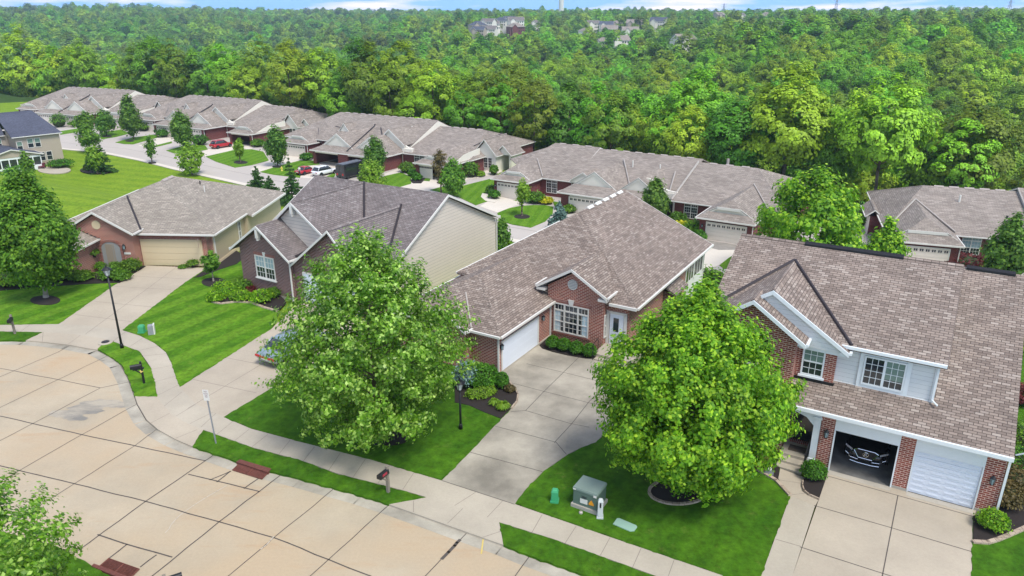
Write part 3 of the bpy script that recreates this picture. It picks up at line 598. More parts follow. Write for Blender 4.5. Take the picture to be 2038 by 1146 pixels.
def ragged(g, amp, seed, step=0.22):
    rs = random.Random(seed); out = []
    for i in range(len(g)):
        a, b = Vector(g[i]), Vector(g[(i + 1) % len(g)]); l = (b - a).length
        if l > 60 or l < 1e-4: out.append(tuple(a)); continue
        n = max(1, int(l / step)); d = (b - a) / l; nn = Vector((-d.y, d.x))
        for k in range(n): out.append(tuple(a.lerp(b, k / n) + nn * (rs.uniform(-amp, amp) if k else 0)))
    return out
def lawn(pts, mat='lawn', label=None, z=LZ):
    mb = MB(); mb.prism(ragged(P(pts, z), 0.045, len(pts)), z - .16, z); return tag(mb.build('lawn', M[mat], uv=False), kind='structure')
lawn([(-300, 664), (-60, 648), (0, 645.8), (117, 644), (249, 552), (238, 548), (222, 536), (200, 540), (100, 548), (-300, 545)], 'lawn_left')
lawn([(243.8, 656), (366.6, 563), (411, 533), (450, 505), (520, 500), (560, 600), (542, 652), (450, 711), (358, 769), (352, 755), (341, 721), (330, 700), (308, 682), (278.6, 667)], 'lawn_left')
lawn([(445.5, 829.5), (537, 774), (720, 690), (740, 640), (860, 640), (990, 740), (1012, 757), (1022, 770), (1030.5, 784), (1029, 798), (1018, 812), (985, 846), (936, 898.5), (879, 955), (736, 913), (601, 879), (500, 852)])
lawn([(1025.5, 1002), (1046, 974), (1082, 937), (1131, 903.5), (1159, 889.5), (1186, 880), (1270, 800), (1290, 738), (1460, 760), (1550, 830), (1545, 900), (1553, 932), (1549, 952), (1556, 970), (1573, 985.5), (1515, 1146), (1440, 1400), (1650, 1400), (1690, 1230), (1438, 1144), (1215.6, 1068)][:16] + [(1480, 1225), (1438, 1144), (1215.6, 1068)])
lawn([(1934.5, 1030), (2038, 1000), (2400, 1000), (2400, 1600), (1930, 1600)])
lawn([(2010, 905), (2045, 640), (2500, 640), (2500, 1200), (2038, 1040)], z=LZ - 0.004)
# verges between kerb and sidewalk
lawn([(-400, 702), (-60, 680), (0, 677), (49.5, 677), (84, 661), (0, 659.5), (-60, 661.5), (-400, 685)])
lawn([(194, 694), (214.4, 675.5), (256.6, 691.5), (278, 699.5), (299.6, 730.5), (307, 757.5), (313, 788.5), (268.5, 787.5), (257, 755), (241, 724), (222, 710)], 'lawn_left')
lawn([(383, 887.5), (404.7, 855.5), (502, 890.5), (599, 916), (668.5, 942), (736, 959), (800, 975.5), (847, 989), (773, 1003), (720, 986), (665, 971), (600, 953), (537, 937.5), (467, 917)])
lawn([(1002, 1084), (993.6, 1039.5), (1100, 1072.5), (1303, 1145.5), (1700, 1300), (1640, 1328), (1500, 1273), (1168, 1145), (1054, 1105)])
# mulch beds
def bed(pts, edge=None, z=0.14, ew=0.13):
    tag(sheet('mulch_bed', pts, z, M['mulch'], th=0.1), kind='structure')
    if edge:
        mb = MB(); g = P(edge, z); 
        for i in range(len(g) - 1):
            a, b = Vector(g[i]), Vector(g[i + 1]); d = (b - a).normalized(); n = Vector((-d.y, d.x)) * ew / 2; a = a - d * .02; b = b + d * .02
            mb.prism([(a + n)[:], (b + n)[:], (b - n)[:], (a - n)[:]], 0.02, z + 0.05)
        tag(mb.build('bed_edging', M['edging']), kind='structure')
def ell(cx, cy, rx, ry, n=28, t0=0, t1=6.2832): return [(cx + rx * math.cos(t0 + (t1 - t0) * i / n), cy + ry * math.sin(t0 + (t1 - t0) * i / n)) for i in range(n + (0 if t1 - t0 > 6.28 else 1))]
bed(ell(90, 597, 30, 9.5)); bed(ell(426, 561, 25, 9)); bed(ell(1350, 978, 57, 24), ell(1350, 978, 58, 25, 26, -0.7, 3.9))
bed(ell(768, 872, 46, 14))
bed([(-40, 560), (60, 545), (165, 540), (233, 549), (251, 553), (238, 562), (183, 564), (73, 571), (0, 578), (-60, 585)])
bed([(244, 524), (290, 529), (262, 546), (250, 541), (242, 533)])
bed([(411, 534), (470, 498), (490, 510), (470, 525), (430, 538), (400, 550), (386, 552)])
bed([(419.7, 591), (423, 602), (440, 604), (470, 600), (502, 602), (524, 611), (552, 619), (570, 600), (545, 575), (487, 570), (440, 575)], [(430, 580), (420, 590), (424, 601), (440, 604), (470, 600), (502, 602), (524, 611), (552, 619)], ew=0.2)
bed([(905, 740), (1003, 744), (1012, 757), (1022, 770), (1030, 784), (1028.5, 798), (1018, 811), (997, 832), (965, 820), (934, 806), (905, 800)], [(1006, 750), (1013, 759), (1023, 771), (1031, 784), (1029, 798), (1018, 812)], ew=0.08)
bed([(1074, 686), (1079, 692), (1100, 699), (1130, 706), (1165, 712), (1193, 713), (1200, 700), (1140, 680), (1090, 672)])
bed([(1497, 928), (1520, 941), (1545, 956), (1572, 985), (1556, 970), (1549, 952), (1552, 930), (1530, 915), (1500, 915)], [(1497, 929), (1520, 941), (1545, 956), (1572, 985)], ew=0.16)
bed([(1601, 950), (1597, 962), (1598, 972), (1606, 981), (1618, 988), (1630, 992), (1646, 946), (1620, 930)], [(1598, 957), (1597, 966), (1600, 976), (1610, 984), (1630, 993)], ew=0.05)
bed([(1937, 1026), (1937, 1077), (1966, 1079), (2005, 1066), (2050, 1045), (2050, 900), (2010, 905), (1978, 1020)], [(1937, 1078), (1966, 1079.5), (1985, 1074), (2005, 1066), (2050, 1046)], ew=0.18)
# rear street and its lawns, seven metres lower
RZ = REAR + 0.0
def rsheet(name, pts, dz, mat, joints=(), jw=0.08): 
    z = RZ + dz; mb = MB(); mb.prism(P(pts, z), z - 0.15, z)
    for q in joints: ribbon(mb, P(q, z), jw, z + 0.006, 1)
    return tag(mb.build(name, mat if isinstance(mat, list) else [mat], uv=False), kind='structure')
near_edge = [(-200, 272), (60, 289), (130, 297.5), (200, 304), (275, 319), (345, 337)]
far_w = [at(*p, RZ) for p in near_edge]
tail = [(u * .866 + v * .5, -u * .5 + v * .866) for u, v in ((-105, 83.6), (-90, 81.5), (-75, 79.3), (-60, 77.8), (-44, 77.2), (-20, 77), (10, 77), (40, 76.5), (80, 75))]
ZS = RZ + 0.02
mb = MB()
front = [(p[0], p[1]) for p in far_w] + tail
backs = [at(q[0], q[1], ZS) for q in ((1900, 470), (1700, 440), (1500, 440), (1350, 405), (1200, 380), (1000, 350), (860, 320), (700, 308), (600, 296), (500, 268), (400, 250), (250, 238), (120, 236), (-200, 222))]
mb.prism(front + backs, ZS - 0.5, ZS)
for k in range(len(front) - 1):
    pass
mid = [(p[0] + 2.0 * 0.5, p[1] + 2.0 * 0.866) for p in front]; ribbon(mb, front, 1.1, ZS + 0.006, 2, side=1)
ctr = [(p[0] + 5.5 * 0.5, p[1] + 5.5 * 0.866) for p in front]; ribbon(mb, ctr, 0.10, ZS + 0.006, 1)
o = mb.build('rear_street', [M['rear_street'], M['joint_light'], M['rear_drive']], uv=False); tag(o, kind='structure')
def rl(pts, bumpz=0.10): return rsheet('lawn', pts, bumpz, M['lawn_rear'])
def rd(pts): return rsheet('driveway', pts, 0.045, [M['rear_drive'], M['joint_light']])
for q in ([(118.6, 261), (156, 255), (172, 256), (149, 263), (120, 267.5)], [(199.6, 263.5), (240, 257.7), (259.6, 264.7), (230, 272), (201, 276.8)], [(229.6, 282.8), (247, 286), (265, 286.5), (318, 271.7), (306, 267.5), (262, 274)],
          [(296, 292.6), (318, 287), (342, 281), (342, 284), (310, 292)], [(331, 299), (345, 304), (364, 306), (414, 296.7), (408, 288.8), (372, 288)],
          [(409.5, 311), (430, 321), (467.7, 332.8), (500, 328), (535, 318.7), (524, 301.4), (500.6, 296.7), (466, 298), (436, 305)],
          [(517.7, 341.5), (545, 347), (597, 353), (604, 330), (636, 327), (633, 319.5), (597, 319.3), (560, 328)], [(637, 356), (664, 344.5), (668, 347), (661, 358)],
          [(765, 350), (797, 343), (815, 350), (819, 357), (818, 365), (794, 372), (774, 371), (745, 362)], [(856, 377.5), (880, 371), (924, 368.5), (985.7, 353), (985, 374), (982, 379), (975, 390), (969, 400), (957, 404), (947, 407.6), (912, 391), (886, 384)],
          [(989.6, 423.4), (1013, 414), (1035, 409.5), (1061.6, 407.7), (1085, 408), (1101, 411), (1100, 425), (1085, 440), (1056, 452), (1020, 446), (996, 439)],
          [(1432, 527), (1450, 513), (1474, 499), (1500, 505), (1500, 545), (1470, 540), (1440, 533)], [(800, 335), (845, 330), (860, 345), (855, 360), (822, 357)], [(1100, 400), (1150, 408), (1135, 420), (1110, 424)], [(1345, 440), (1400, 452), (1392, 480), (1372, 478)], [(1880, 505), (1990, 520), (1990, 560), (1880, 550)]):
    rl(q)
for q in ([(815, 357.5), (850, 352), (838, 364), (822, 364)],):
    rsheet('mulch_bed', q, 0.12, M['mulch'])
for q in (ell(1039, 430.5, 16, 4.6, 20), ell(479, 322.7, 14, 3.2, 20), ell(303, 323, 8, 1.6, 16), ell(193, 338, 34, 7, 20), ell(213, 271, 10, 2, 16), ell(367, 297, 9, 2, 14), ell(258, 280, 9, 2, 14), ell(552, 331, 10, 2.5, 14)):
    rsheet('mulch_bed', q, 0.13, M['mulch'])
rsheet('front_walk', [(1057, 405), (990, 396), (984, 388), (978, 380), (985, 376), (995, 384), (1000, 391), (1060, 400)][:0] or [(980, 386), (960, 384), (957, 391), (966, 399), (985, 403), (990, 399), (972, 393), (968, 389), (982, 390)], 0.11, M['rear_drive'])
for q in ([(862, 353), (880, 366), (990, 345), (1000, 340), (990, 336)], [(765, 350), (800, 342), (812, 333), (800, 333), (766, 345)]):
    rsheet('front_walk', q, 0.115, M['rear_drive'])
rsheet('patio', ell(108, 338, 33, 7.0, 24), 0.1, M['walk'])
for q in ([(573, 309), (609, 313), (597, 319), (560, 328), (517, 341.5), (497, 337), (535, 319), (552, 312)], [(638, 319), (692, 327), (672, 345), (661, 358), (637, 356), (597, 353), (604, 331), (634, 327)], [(838, 354), (876, 359), (905, 372), (870, 376), (856, 378), (886, 385), (840, 400), (780, 385), (796, 372), (818, 365)],
          [(997, 391), (1040, 403), (1013, 414), (990, 423), (955, 410), (975, 399), (985, 390)], [(1404, 478), (1481, 489.5), (1474, 499), (1450, 513), (1432, 527), (1380, 548), (1330, 520)], [(474, 284), (508, 291), (500, 296), (466, 298), (436, 305), (409, 311), (395, 305), (414, 297), (440, 288)], [(321, 270), (360, 280), (340, 281), (296, 292), (275, 290), (318, 272)]): rd(q)
rsheet('driveway', [(1383, 486), (1404, 477), (1481, 489), (1474, 497), (1430, 497)], 0.05, M['stain'])

lawn([(-300, 1050), (20, 1062), (100, 1082), (145, 1103), (183, 1126), (222, 1147), (330, 1200), (380, 1290), (300, 1500), (-400, 1500)])
# ------------------------------------------------------------------ house parts
def roof_mesh(mb, gb, x0, x1, y0, y1, ze, zr, axis='x', e0='gable', e1='gable', ym=None, th=0.16, inset=None, eaves=(True, True), rakes=(True, True), hipg=(True, True), gw=0.11, back_ze=None, rh=0.18):
    """pitched roof over a rectangle: planes into mb, white gutters and rake boards into gb. axis x: ridge runs along x"""
    def T(p): return p if axis == 'x' else (-p[1], p[0], p[2])
    if axis == 'y': a0, a1, b0, b1 = y0, y1, -x1, -x0      # work in a turned frame: long = y, across = -x
    else: a0, a1, b0, b1 = x0, x1, y0, y1
    m = (b0 + b1) / 2 if ym is None else (ym if axis == 'x' else -ym)
    i0 = (inset if inset else (b1 - b0) / 2) if e0 == 'hip' else 0; i1 = (inset if inset else (b1 - b0) / 2) if e1 == 'hip' else 0
    zf = ze; zk = back_ze if back_ze is not None else ze
    A, B, C, D = (a0, b0, zf), (a1, b0, zf), (a1, b1, zk), (a0, b1, zk); E, F = (a0 + i0, m, zr), (a1 - i1, m, zr)
    TT = (lambda p: p) if axis == 'x' else (lambda p: (-p[1], p[0], p[2]))
    mb.slab([TT(p) for p in (A, B, F, E)], th); mb.slab([TT(p) for p in (C, D, E, F)], th)
    if e0 == 'hip': mb.slab([TT(p) for p in (D, A, E)], th)
    if e1 == 'hip': mb.slab([TT(p) for p in (B, C, F)], th)
    d = 0.0
    if eaves[0]: gb.board(TT(A), TT(B), gw, 0.13, 0.02)
    if eaves[1]: gb.board(TT(C), TT(D), gw, 0.13, 0.02)
    if e0 == 'hip': (gb.board(TT(D), TT(A), gw, 0.13, 0.02) if hipg[0] else None)
    elif rakes[0]: gb.board(TT(D), TT(E), 0.06, rh, -0.01); gb.board(TT(E), TT(A), 0.06, rh, -0.01)
    if e1 == 'hip': gb.board(TT(B), TT(C), gw, 0.13, 0.02)
    elif rakes[1]: gb.board(TT(B), TT(F), 0.06, rh, -0.01); gb.board(TT(F), TT(C), 0.06, rh, -0.01)
    # ridge and hip caps
    cap = [(E, F)] + ([(A, E), (D, E)] if e0 == 'hip' else []) + ([(B, F), (C, F)] if e1 == 'hip' else [])
    for p, q in cap:
        p, q = Vector(TT(p)), Vector(TT(q)); dd = (q - p); dd.z = 0
        if dd.length < .05: continue
        dd.normalize(); n = Vector((-dd.y, dd.x, 0)) * 0.15; u = Vector((0, 0, 0.035)); l = Vector((0, 0, -0.055))
        mb.add([p + u, q + u, q + n + l, p + n + l, p - n + l, q - n + l], [(0, 1, 2, 3), (1, 0, 4, 5)][::1])
    return E, F
def gable_wall(mb, x0, x1, y, depth, zb, ze, za, xm=None, th=0.16):
    """wall with a pointed top facing -y, kept just under the roof planes"""
    xm = (x0 + x1) / 2 if xm is None else xm
    mb.yprism([(x0, zb), (x1, zb), (x1, ze), (xm, za), (x0, ze)], y, y + depth)
def frame_box(mb, w, h, t=0.07, d=0.06, y=0.0):
    mb.box(-w / 2, -w / 2 + t, y - d, y, 0, h); mb.box(w / 2 - t, w / 2, y - d, y, 0, h); mb.box(-w / 2 + t, w / 2 - t, y - d, y, 0, t); mb.box(-w / 2 + t, w / 2 - t, y - d, y, h - t, h)
def window(parent, x, y, z, w, h, rz=0.0, cols=1, trans=0.0, mun=(3, 2), pane='glass', trim='trim', wide=None, rail=True, low='glass', sill=None, name='window'):
    """sash window set on a wall; outward is -y of its own frame"""
    o = MB(); frame_box(o, w, h, 0.075, 0.07)
    ws = wide or [1] * cols; tot = sum(ws); xs = [-w / 2 + 0.04]; inner = w - 0.08
    for q in ws: xs.append(xs[-1] + inner * q / tot)
    for q in xs[1:-1]: o.box(q - 0.055, q + 0.055, -0.065, 0, 0.075, h - 0.075)
    H = h - trans
    if trans: o.box(-w / 2 + .075, w / 2 - .075, -0.06, 0, H - 0.05, H + 0.05)
    for k in range(len(xs) - 1):
        a, b = xs[k] + 0.05, xs[k + 1] - 0.05
        if rail: o.box(a, b, -0.055, 0, H * .5 - 0.03, H * .5 + 0.03)
        for (z0, z1) in ((0.07, H * .5 - .03), (H * .5 + .03, H - .05)) if rail else ((0.07, H - .05),):
            for i in range(1, mun[0]): xx = a + (b - a) * i / mun[0]; o.box(xx - .011, xx + .011, -0.03, -0.012, z0, z1)
            for i in range(1, mun[1]): zz = z0 + (z1 - z0) * i / mun[1]; o.box(a, b, -0.031, -0.012, zz - .011, zz + .011)
        if trans:
            for i in range(1, mun[0]): xx = a + (b - a) * i / mun[0]; o.box(xx - .011, xx + .011, -0.03, -0.012, H + .05, h - .07)
    if sill: o.box(-w / 2 - .08, w / 2 + .08, -0.13, 0.0, -0.09, 0.0)
    f = o.build(name, M[trim], parent, (x, y, z), rz, uv=False)
    p = MB(); p.box(-w / 2 + .03, w / 2 - .03, -0.012, 0.03, (H * .5 if low != pane and rail else 0.03), h - .03); g = p.build('pane', M[pane], f, uv=False)
    if low != pane and rail: p = MB(); p.box(-w / 2 + .03, w / 2 - .03, -0.012, 0.03, 0.03, H * .5); p.build('pane', M[low], f, uv=False)
    return f
def garage_door(parent, x0, x1, y, z0, z1, mat, rows=4, cols=4, lites=0, flush=False, frame='trim', depth=0.05):
    w = x1 - x0; h = z1 - z0; mb = MB(); mb.box(0, w, -depth, 0, 0, h)
    for r in range(rows):
        za, zb = h * r / rows, h * (r + 1) / rows; mb.box(0.01, w - 0.01, -depth - 0.02, -depth, za + 0.014, zb - 0.014)
        if not flush and not (lites and r == rows - 1):
            for c in range(cols):
                xa, xb = w * c / cols + 0.10, w * (c + 1) / cols - 0.10
                for (q0, q1) in ((za + .09, zb - .09),): mb.box(xa, xb, -depth - 0.035, -depth - .02, q0 + .01, q1 - .01)
    d = mb.build('garage_door', M[mat], parent, (x0, y, z0), 0, uv=False)
    if lites:
        l = MB(); zb = h * (rows - 0.30) / rows; 
        for c in range(lites):
            xa = w * (c + .5) / lites
            for q in (-1, 1): l.box(xa + q * 0.11 - .08, xa + q * 0.11 + .08, -depth - .05, -depth, h * (rows - 0.78) / rows, zb)
        l.build('door_window', M['glass'], d, uv=False)
    f = MB(); f.box(-0.10, 0, -0.09, 0, 0, h + .10); f.box(w, w + .10, -0.09, 0, 0, h + .10); f.box(0, w, -0.09, 0, h, h + .10); f.build('door_frame', M[frame], parent, (x0, y, z0), 0, uv=False)
    return d
def lantern(parent, x, y, z, rz=0, s=1.0):
    mb = MB(); mb.box(-.05 * s, .05 * s, -.03, 0, -.12 * s, .12 * s); mb.tube((0, -.02, .1 * s), (0, -.14 * s, .16 * s), .012, n=6)
    mb.lathe([(.03 * s, -.17 * s), (.07 * s, -.15 * s)], 8, (0, -.14 * s)); mb.lathe([(.11 * s, .12 * s), (.02 * s, .24 * s)], 8, (0, -.14 * s))
    for i in range(6): a = i * math.pi / 3; mb.tube((.07 * s * math.cos(a), -.14 * s + .07 * s * math.sin(a), -.15 * s), (.095 * s * math.cos(a), -.14 * s + .095 * s * math.sin(a), .13 * s), .009 * s, n=4)
    o = mb.build('wall_lantern', M['black'], parent, (x, y, z), rz, uv=False)
    g = MB(); g.lathe([(.055 * s, -.13 * s), (.08 * s, .11 * s)], 8, (0, -.14 * s)); g.build('lantern_glass', M['glass_pale'], o, uv=False); return o
def house(name, loc, yaw, label, cat='house', group=None): return empty(name, loc, yaw, label, cat, group)
def downspout(mb, x, y, z0, z1, out=(0, -.08)):
    if isinstance(mb, Many): mb = mb.piece()
    mb.box(x - .045, x + .045, y - .04, y + .04, z0, z1); mb.tube((x, y, z1), (x + out[0], y + out[1], z1 + .12), .04, n=6)
def vent_pipe(parent, p, h=0.35, r=0.05, mat='trim', name='vent_pipe'):
    mb = MB(); mb.tube((p[0], p[1], p[2] - .3), (p[0], p[1], p[2] + h), r, n=8); mb.build(name, M[mat], parent, uv=False)
def ridge_vents(parent, E, F, n, w=0.9, name='ridge_vent', vm='ridge_tan'):
    E, F = Vector(E), Vector(F); d = (F - E).normalized(); nn = Vector((-d.y, d.x, 0))
    for i in range(n):
        c = E.lerp(F, (i + .5) / n); a, b = c - d * w / 2, c + d * w / 2; mb = MB(); u = Vector((0, 0, .13)); l = Vector((0, 0, -.02))
        mb.add([a + u, b + u, b + nn * .2 + l, a + nn * .2 + l, a - nn * .2 + l, b - nn * .2 + l], [(0, 1, 2, 3), (1, 0, 4, 5), (0, 3, 4), (1, 5, 2)]); mb.build(name, M[vm], parent, uv=False)

# ------------------------------------------------------------------ house with the side garage and the arched brick bay (middle)
def house_middle():
    t = house('brick_house', (-0.77, 39.1, 0), R(-30.8), 'single-storey red brick house with white side garage door and big three-part front window')
    rf, gt, w = MB(), MB(), MB()
    ZM, ZG = 3.15, 2.6
    # main block
    w.box(-7.3, 5.25, 6.75, 21.6, -0.6, ZM); E, F = roof_mesh(rf, gt, -7.35, 5.85, 6.45, 21.9, ZM, 6.55, 'y', 'hip', 'gable', hipg=(False, True), ym=-1.6, inset=7.1); gt.board((4.05, 6.45, ZM), (5.85, 6.45, ZM), .11, .17, .02)
    w.add([(-7.3, 21.6, ZM - .1), (5.25, 21.6, ZM - .1), (-1.6, 21.6, 6.35)], [(1, 0, 2)])
    # garage wing: real opening is filled by its door
    w.box(-7.3, 0, 0, 6.75, -0.3, ZG); roof_mesh(rf, gt, -7.6, 0.3, -0.3, 11.2, ZG, 4.5, 'y', 'hip', 'gable', rakes=(False, False))
    # small street-facing gable on the wing
    roof_mesh(rf, gt, -5.6, -1.75, -0.75, 3.6, 2.65, 3.75, 'y', 'gable', 'gable', rakes=(True, False)); gw = MB(); gable_wall(gw, -5.35, -2.0, -0.5, 0.6, -0.3, 2.6, 3.5)
    gw.build('gable_wall', M['brick_red'], t)
    # brick bay
    bw = MB(); gable_wall(bw, -0.2, 3.75, 6.35, 1.2, -0.6, 3.6, 4.72, 1.6); bw.build('bay_wall', M['brick_red'], t)
    roof_mesh(rf, gt, -0.85, 4.05, 6.0, 10.6, 3.62, 5.08, 'y', 'gable', 'gable', rakes=(True, False))
    for x in (-.85, 3.45): gt.box(x, x + .6, 5.98, 6.34, 3.30, 3.46)
    w.build('wall', M['brick_red'], t); r = rf.build('roof', M['shingle_tan'], t); g = gt.build('gutter', M['trim'], t, uv=False)
    va = Many()
    for a, b in (((0.15, 6.9, 2.75), (-3.65, 10.95, 4.5)), ((4.05, 6.5, 3.25), (1.6, 9.75, 5.05)), ((-0.8, 6.6, 3.3), (1.6, 9.75, 5.05)), ((-1.75, -0.2, 2.72), (-3.67, 2.1, 3.78))): va.tube(a, b, 0.055, n=6)
    va.build('valley_flashing', M['valley_light'], r, uv=False)
    # garage door on the right-hand flank
    piv = MB(); L_ = 4.25; h = 1.95
    piv.box(0, L_, -0.03, 0, 0, h)
    for k in range(4):
        piv.box(.01, L_ - .01, -.036, -.03, h * k / 4 + .012, h * (k + 1) / 4 - .012)
    d = piv.build('garage_door', M['door_white'], t, (0.01, 0.35, 0.0), R(90), uv=False)
    f = MB(); f.box(-.12, 0, -.07, 0, 0, h + .12); f.box(L_, L_ + .12, -.07, 0, 0, h + .12); f.box(0, L_, -.07, 0, h, h + .12); f.build('door_frame', M['trim'], t, (0.0, 0.35, 0), R(90), uv=False)
    s = MB(); s.box(0.01, 0.03, 0.1, 5.0, 2.12, 2.36); s.build('soldier_course', M['soldier'], t)
    lantern(t, 0.0, 0.17, 1.75, R(90)); lantern(t, 0.0, 5.2, 1.75, R(90))
    # big window, curtains behind
    wn = window(t, 1.52, 6.34, 0.55, 2.45, 1.98, cols=3, wide=[1, 1.35, 1], trans=0.48, mun=(3, 2), pane='glass', low='glass', sill=False)
    cu = Many()
    for x0, x1 in ((-1.14, -0.78), (0.78, 1.14)): cu.box(x0, x1, -0.018, -0.013, .1, 1.42)
    cu.build('curtain', M['curtain'], wn, uv=False)
    s = MB(); s.box(0.2, 2.85, 6.31, 6.35, 2.55, 2.78); s.box(.2, .3, 6.32, 6.35, .6, 2.55); s.box(0.15, 2.9, 6.27, 6.35, 0.40, 0.53); s.build('brick_trim', M['soldier'], t)
    k = MB(); k.yprism([(1.38, 2.50), (1.62, 2.50), (1.70, 2.88), (1.30, 2.88)], 6.26, 6.34); k.build('keystone', M['trim'], t, uv=False)
    v = MB(); n = 24; v.yprism([(1.55 + .34 * math.cos(i * 6.2832 / n), 3.93 + .34 * math.sin(i * 6.2832 / n)) for i in range(n)], 6.30, 6.36); o = v.build('gable_vent', M['trim'], t, uv=False)
    sl = MB()
    for q in range(6): z = 3.93 - .25 + q * .1; hw = math.sqrt(max(0, .31 ** 2 - (z - 3.93) ** 2)); sl.box(1.55 - hw, 1.55 + hw, 6.285, 6.30, z, z + .045)
    sl.build('louvre', M['siding_grey'], o, uv=False)
    # entry recess, door, porch
    pd = MB(); pd.box(4.02, 4.92, 6.70, 6.745, 0.35, 2.4); pd.box(4.15, 4.8, 6.685, 6.70, 1.1, 2.25); pd.build('front_door', M['door_white'], t, uv=False)
    pg = MB(); pg.box(4.27, 4.62, 6.66, 6.684, 1.25, 2.15); pg.build('door_glass', M['glass'], t, uv=False)
    sp = MB(); sp.box(3.78, 3.98, 6.68, 6.745, 0.35, 2.5); sp.box(4.95, 5.15, 6.68, 6.745, .35, 2.5); sp.box(3.78, 5.15, 6.68, 6.745, 2.4, 2.55); sp.build('door_frame', M['trim'], t, uv=False)
    sw = window(t, 3.756, 6.545, 0.75, .32, 1.55, R(90), mun=(1, 2), rail=True)
    st = MB(); st.box(3.8, 6.3, 4.9, 6.75, -0.1, 0.34); st.box(4.0, 6.1, 4.5, 4.9, -.1, .17); st.build('porch', M['walk'], t)
    hr = MB(); 
    for p in ((3.95, 4.45), (3.95, 5.2)): hr.tube((p[0], p[1], 0.1), (p[0], p[1], 1.15), .02, n=6)
    hr.tube((3.95, 4.45, 1.12), (3.95, 5.2, 1.3), .022, n=6); hr.build('handrail', M['black'], t, uv=False)
    # side: bow window under its own little roof, sunroom at the back
    b = MB(); b.box(5.25, 5.85, 12.9, 15.1, .5, 2.1); bwn = b.build('side_window', M['brick_dark'], t); b = MB(); b.box(5.86, 5.89, 13.1, 14.9, .7, 1.9); b.build('pane', M['glass'], bwn, uv=False)
    b = MB(); b.slab([(6.2, 12.7, 2.05), (6.2, 15.3, 2.05), (5.3, 15.3, 2.55), (5.3, 12.7, 2.55)], .12); b.build('side_window_roof', M['shingle_brown'], t)
    b = MB(); b.box(5.25, 5.30, 17.6, 21.55, -2.5, 1.05); b.box(5.2, 5.31, 17.5, 17.65, -.5, 3.0); b.box(5.2, 5.31, 19.3, 19.55, .9, 3.0); b.box(5.2, 5.31, 21.5, 21.66, -2.5, 3.0)
    b.box(5.2, 5.31, 17.6, 21.6, .95, 1.15); b.build('sunroom_wall', M['trim'], t, uv=False)
    b = MB(); b.box(5.24, 5.29, 17.65, 19.3, 1.15, 3.0); b.box(5.24, 5.29, 19.55, 21.5, 1.15, 3.0); b.box(5.24, 5.29, 18.2, 18.25, 1.1, 3) ; b.build('sunroom_glass', M['glass'], t, uv=False)
    b = Many()
    for y in (18.2, 18.75, 20.2, 20.85): b.box(5.29, 5.32, y - .04, y + .04, 1.15, 3.0)
    b.build('sunroom_mullion', M['trim'], t, uv=False)
    ds = Many(); downspout(ds, 0.06, -0.12, 0, 2.35); downspout(ds, 0.07, 6.25, .1, 2.35, (0, .1)); downspout(ds, 5.33, 21.7, -3, 2.8); ds.build('downspout', M['trim'], t, uv=False)
    ridge_vents(t, (-1.6, 14.6, 6.56), (-1.6, 21.4, 6.56), 5, 0.9, vm='trim')
    fd = MB(); fd.box(0.0, 0.07, 0.05, 6.3, -.3, 0.16); fd.build('foundation', M['foundation'], t)
    return t
HM = house_middle()

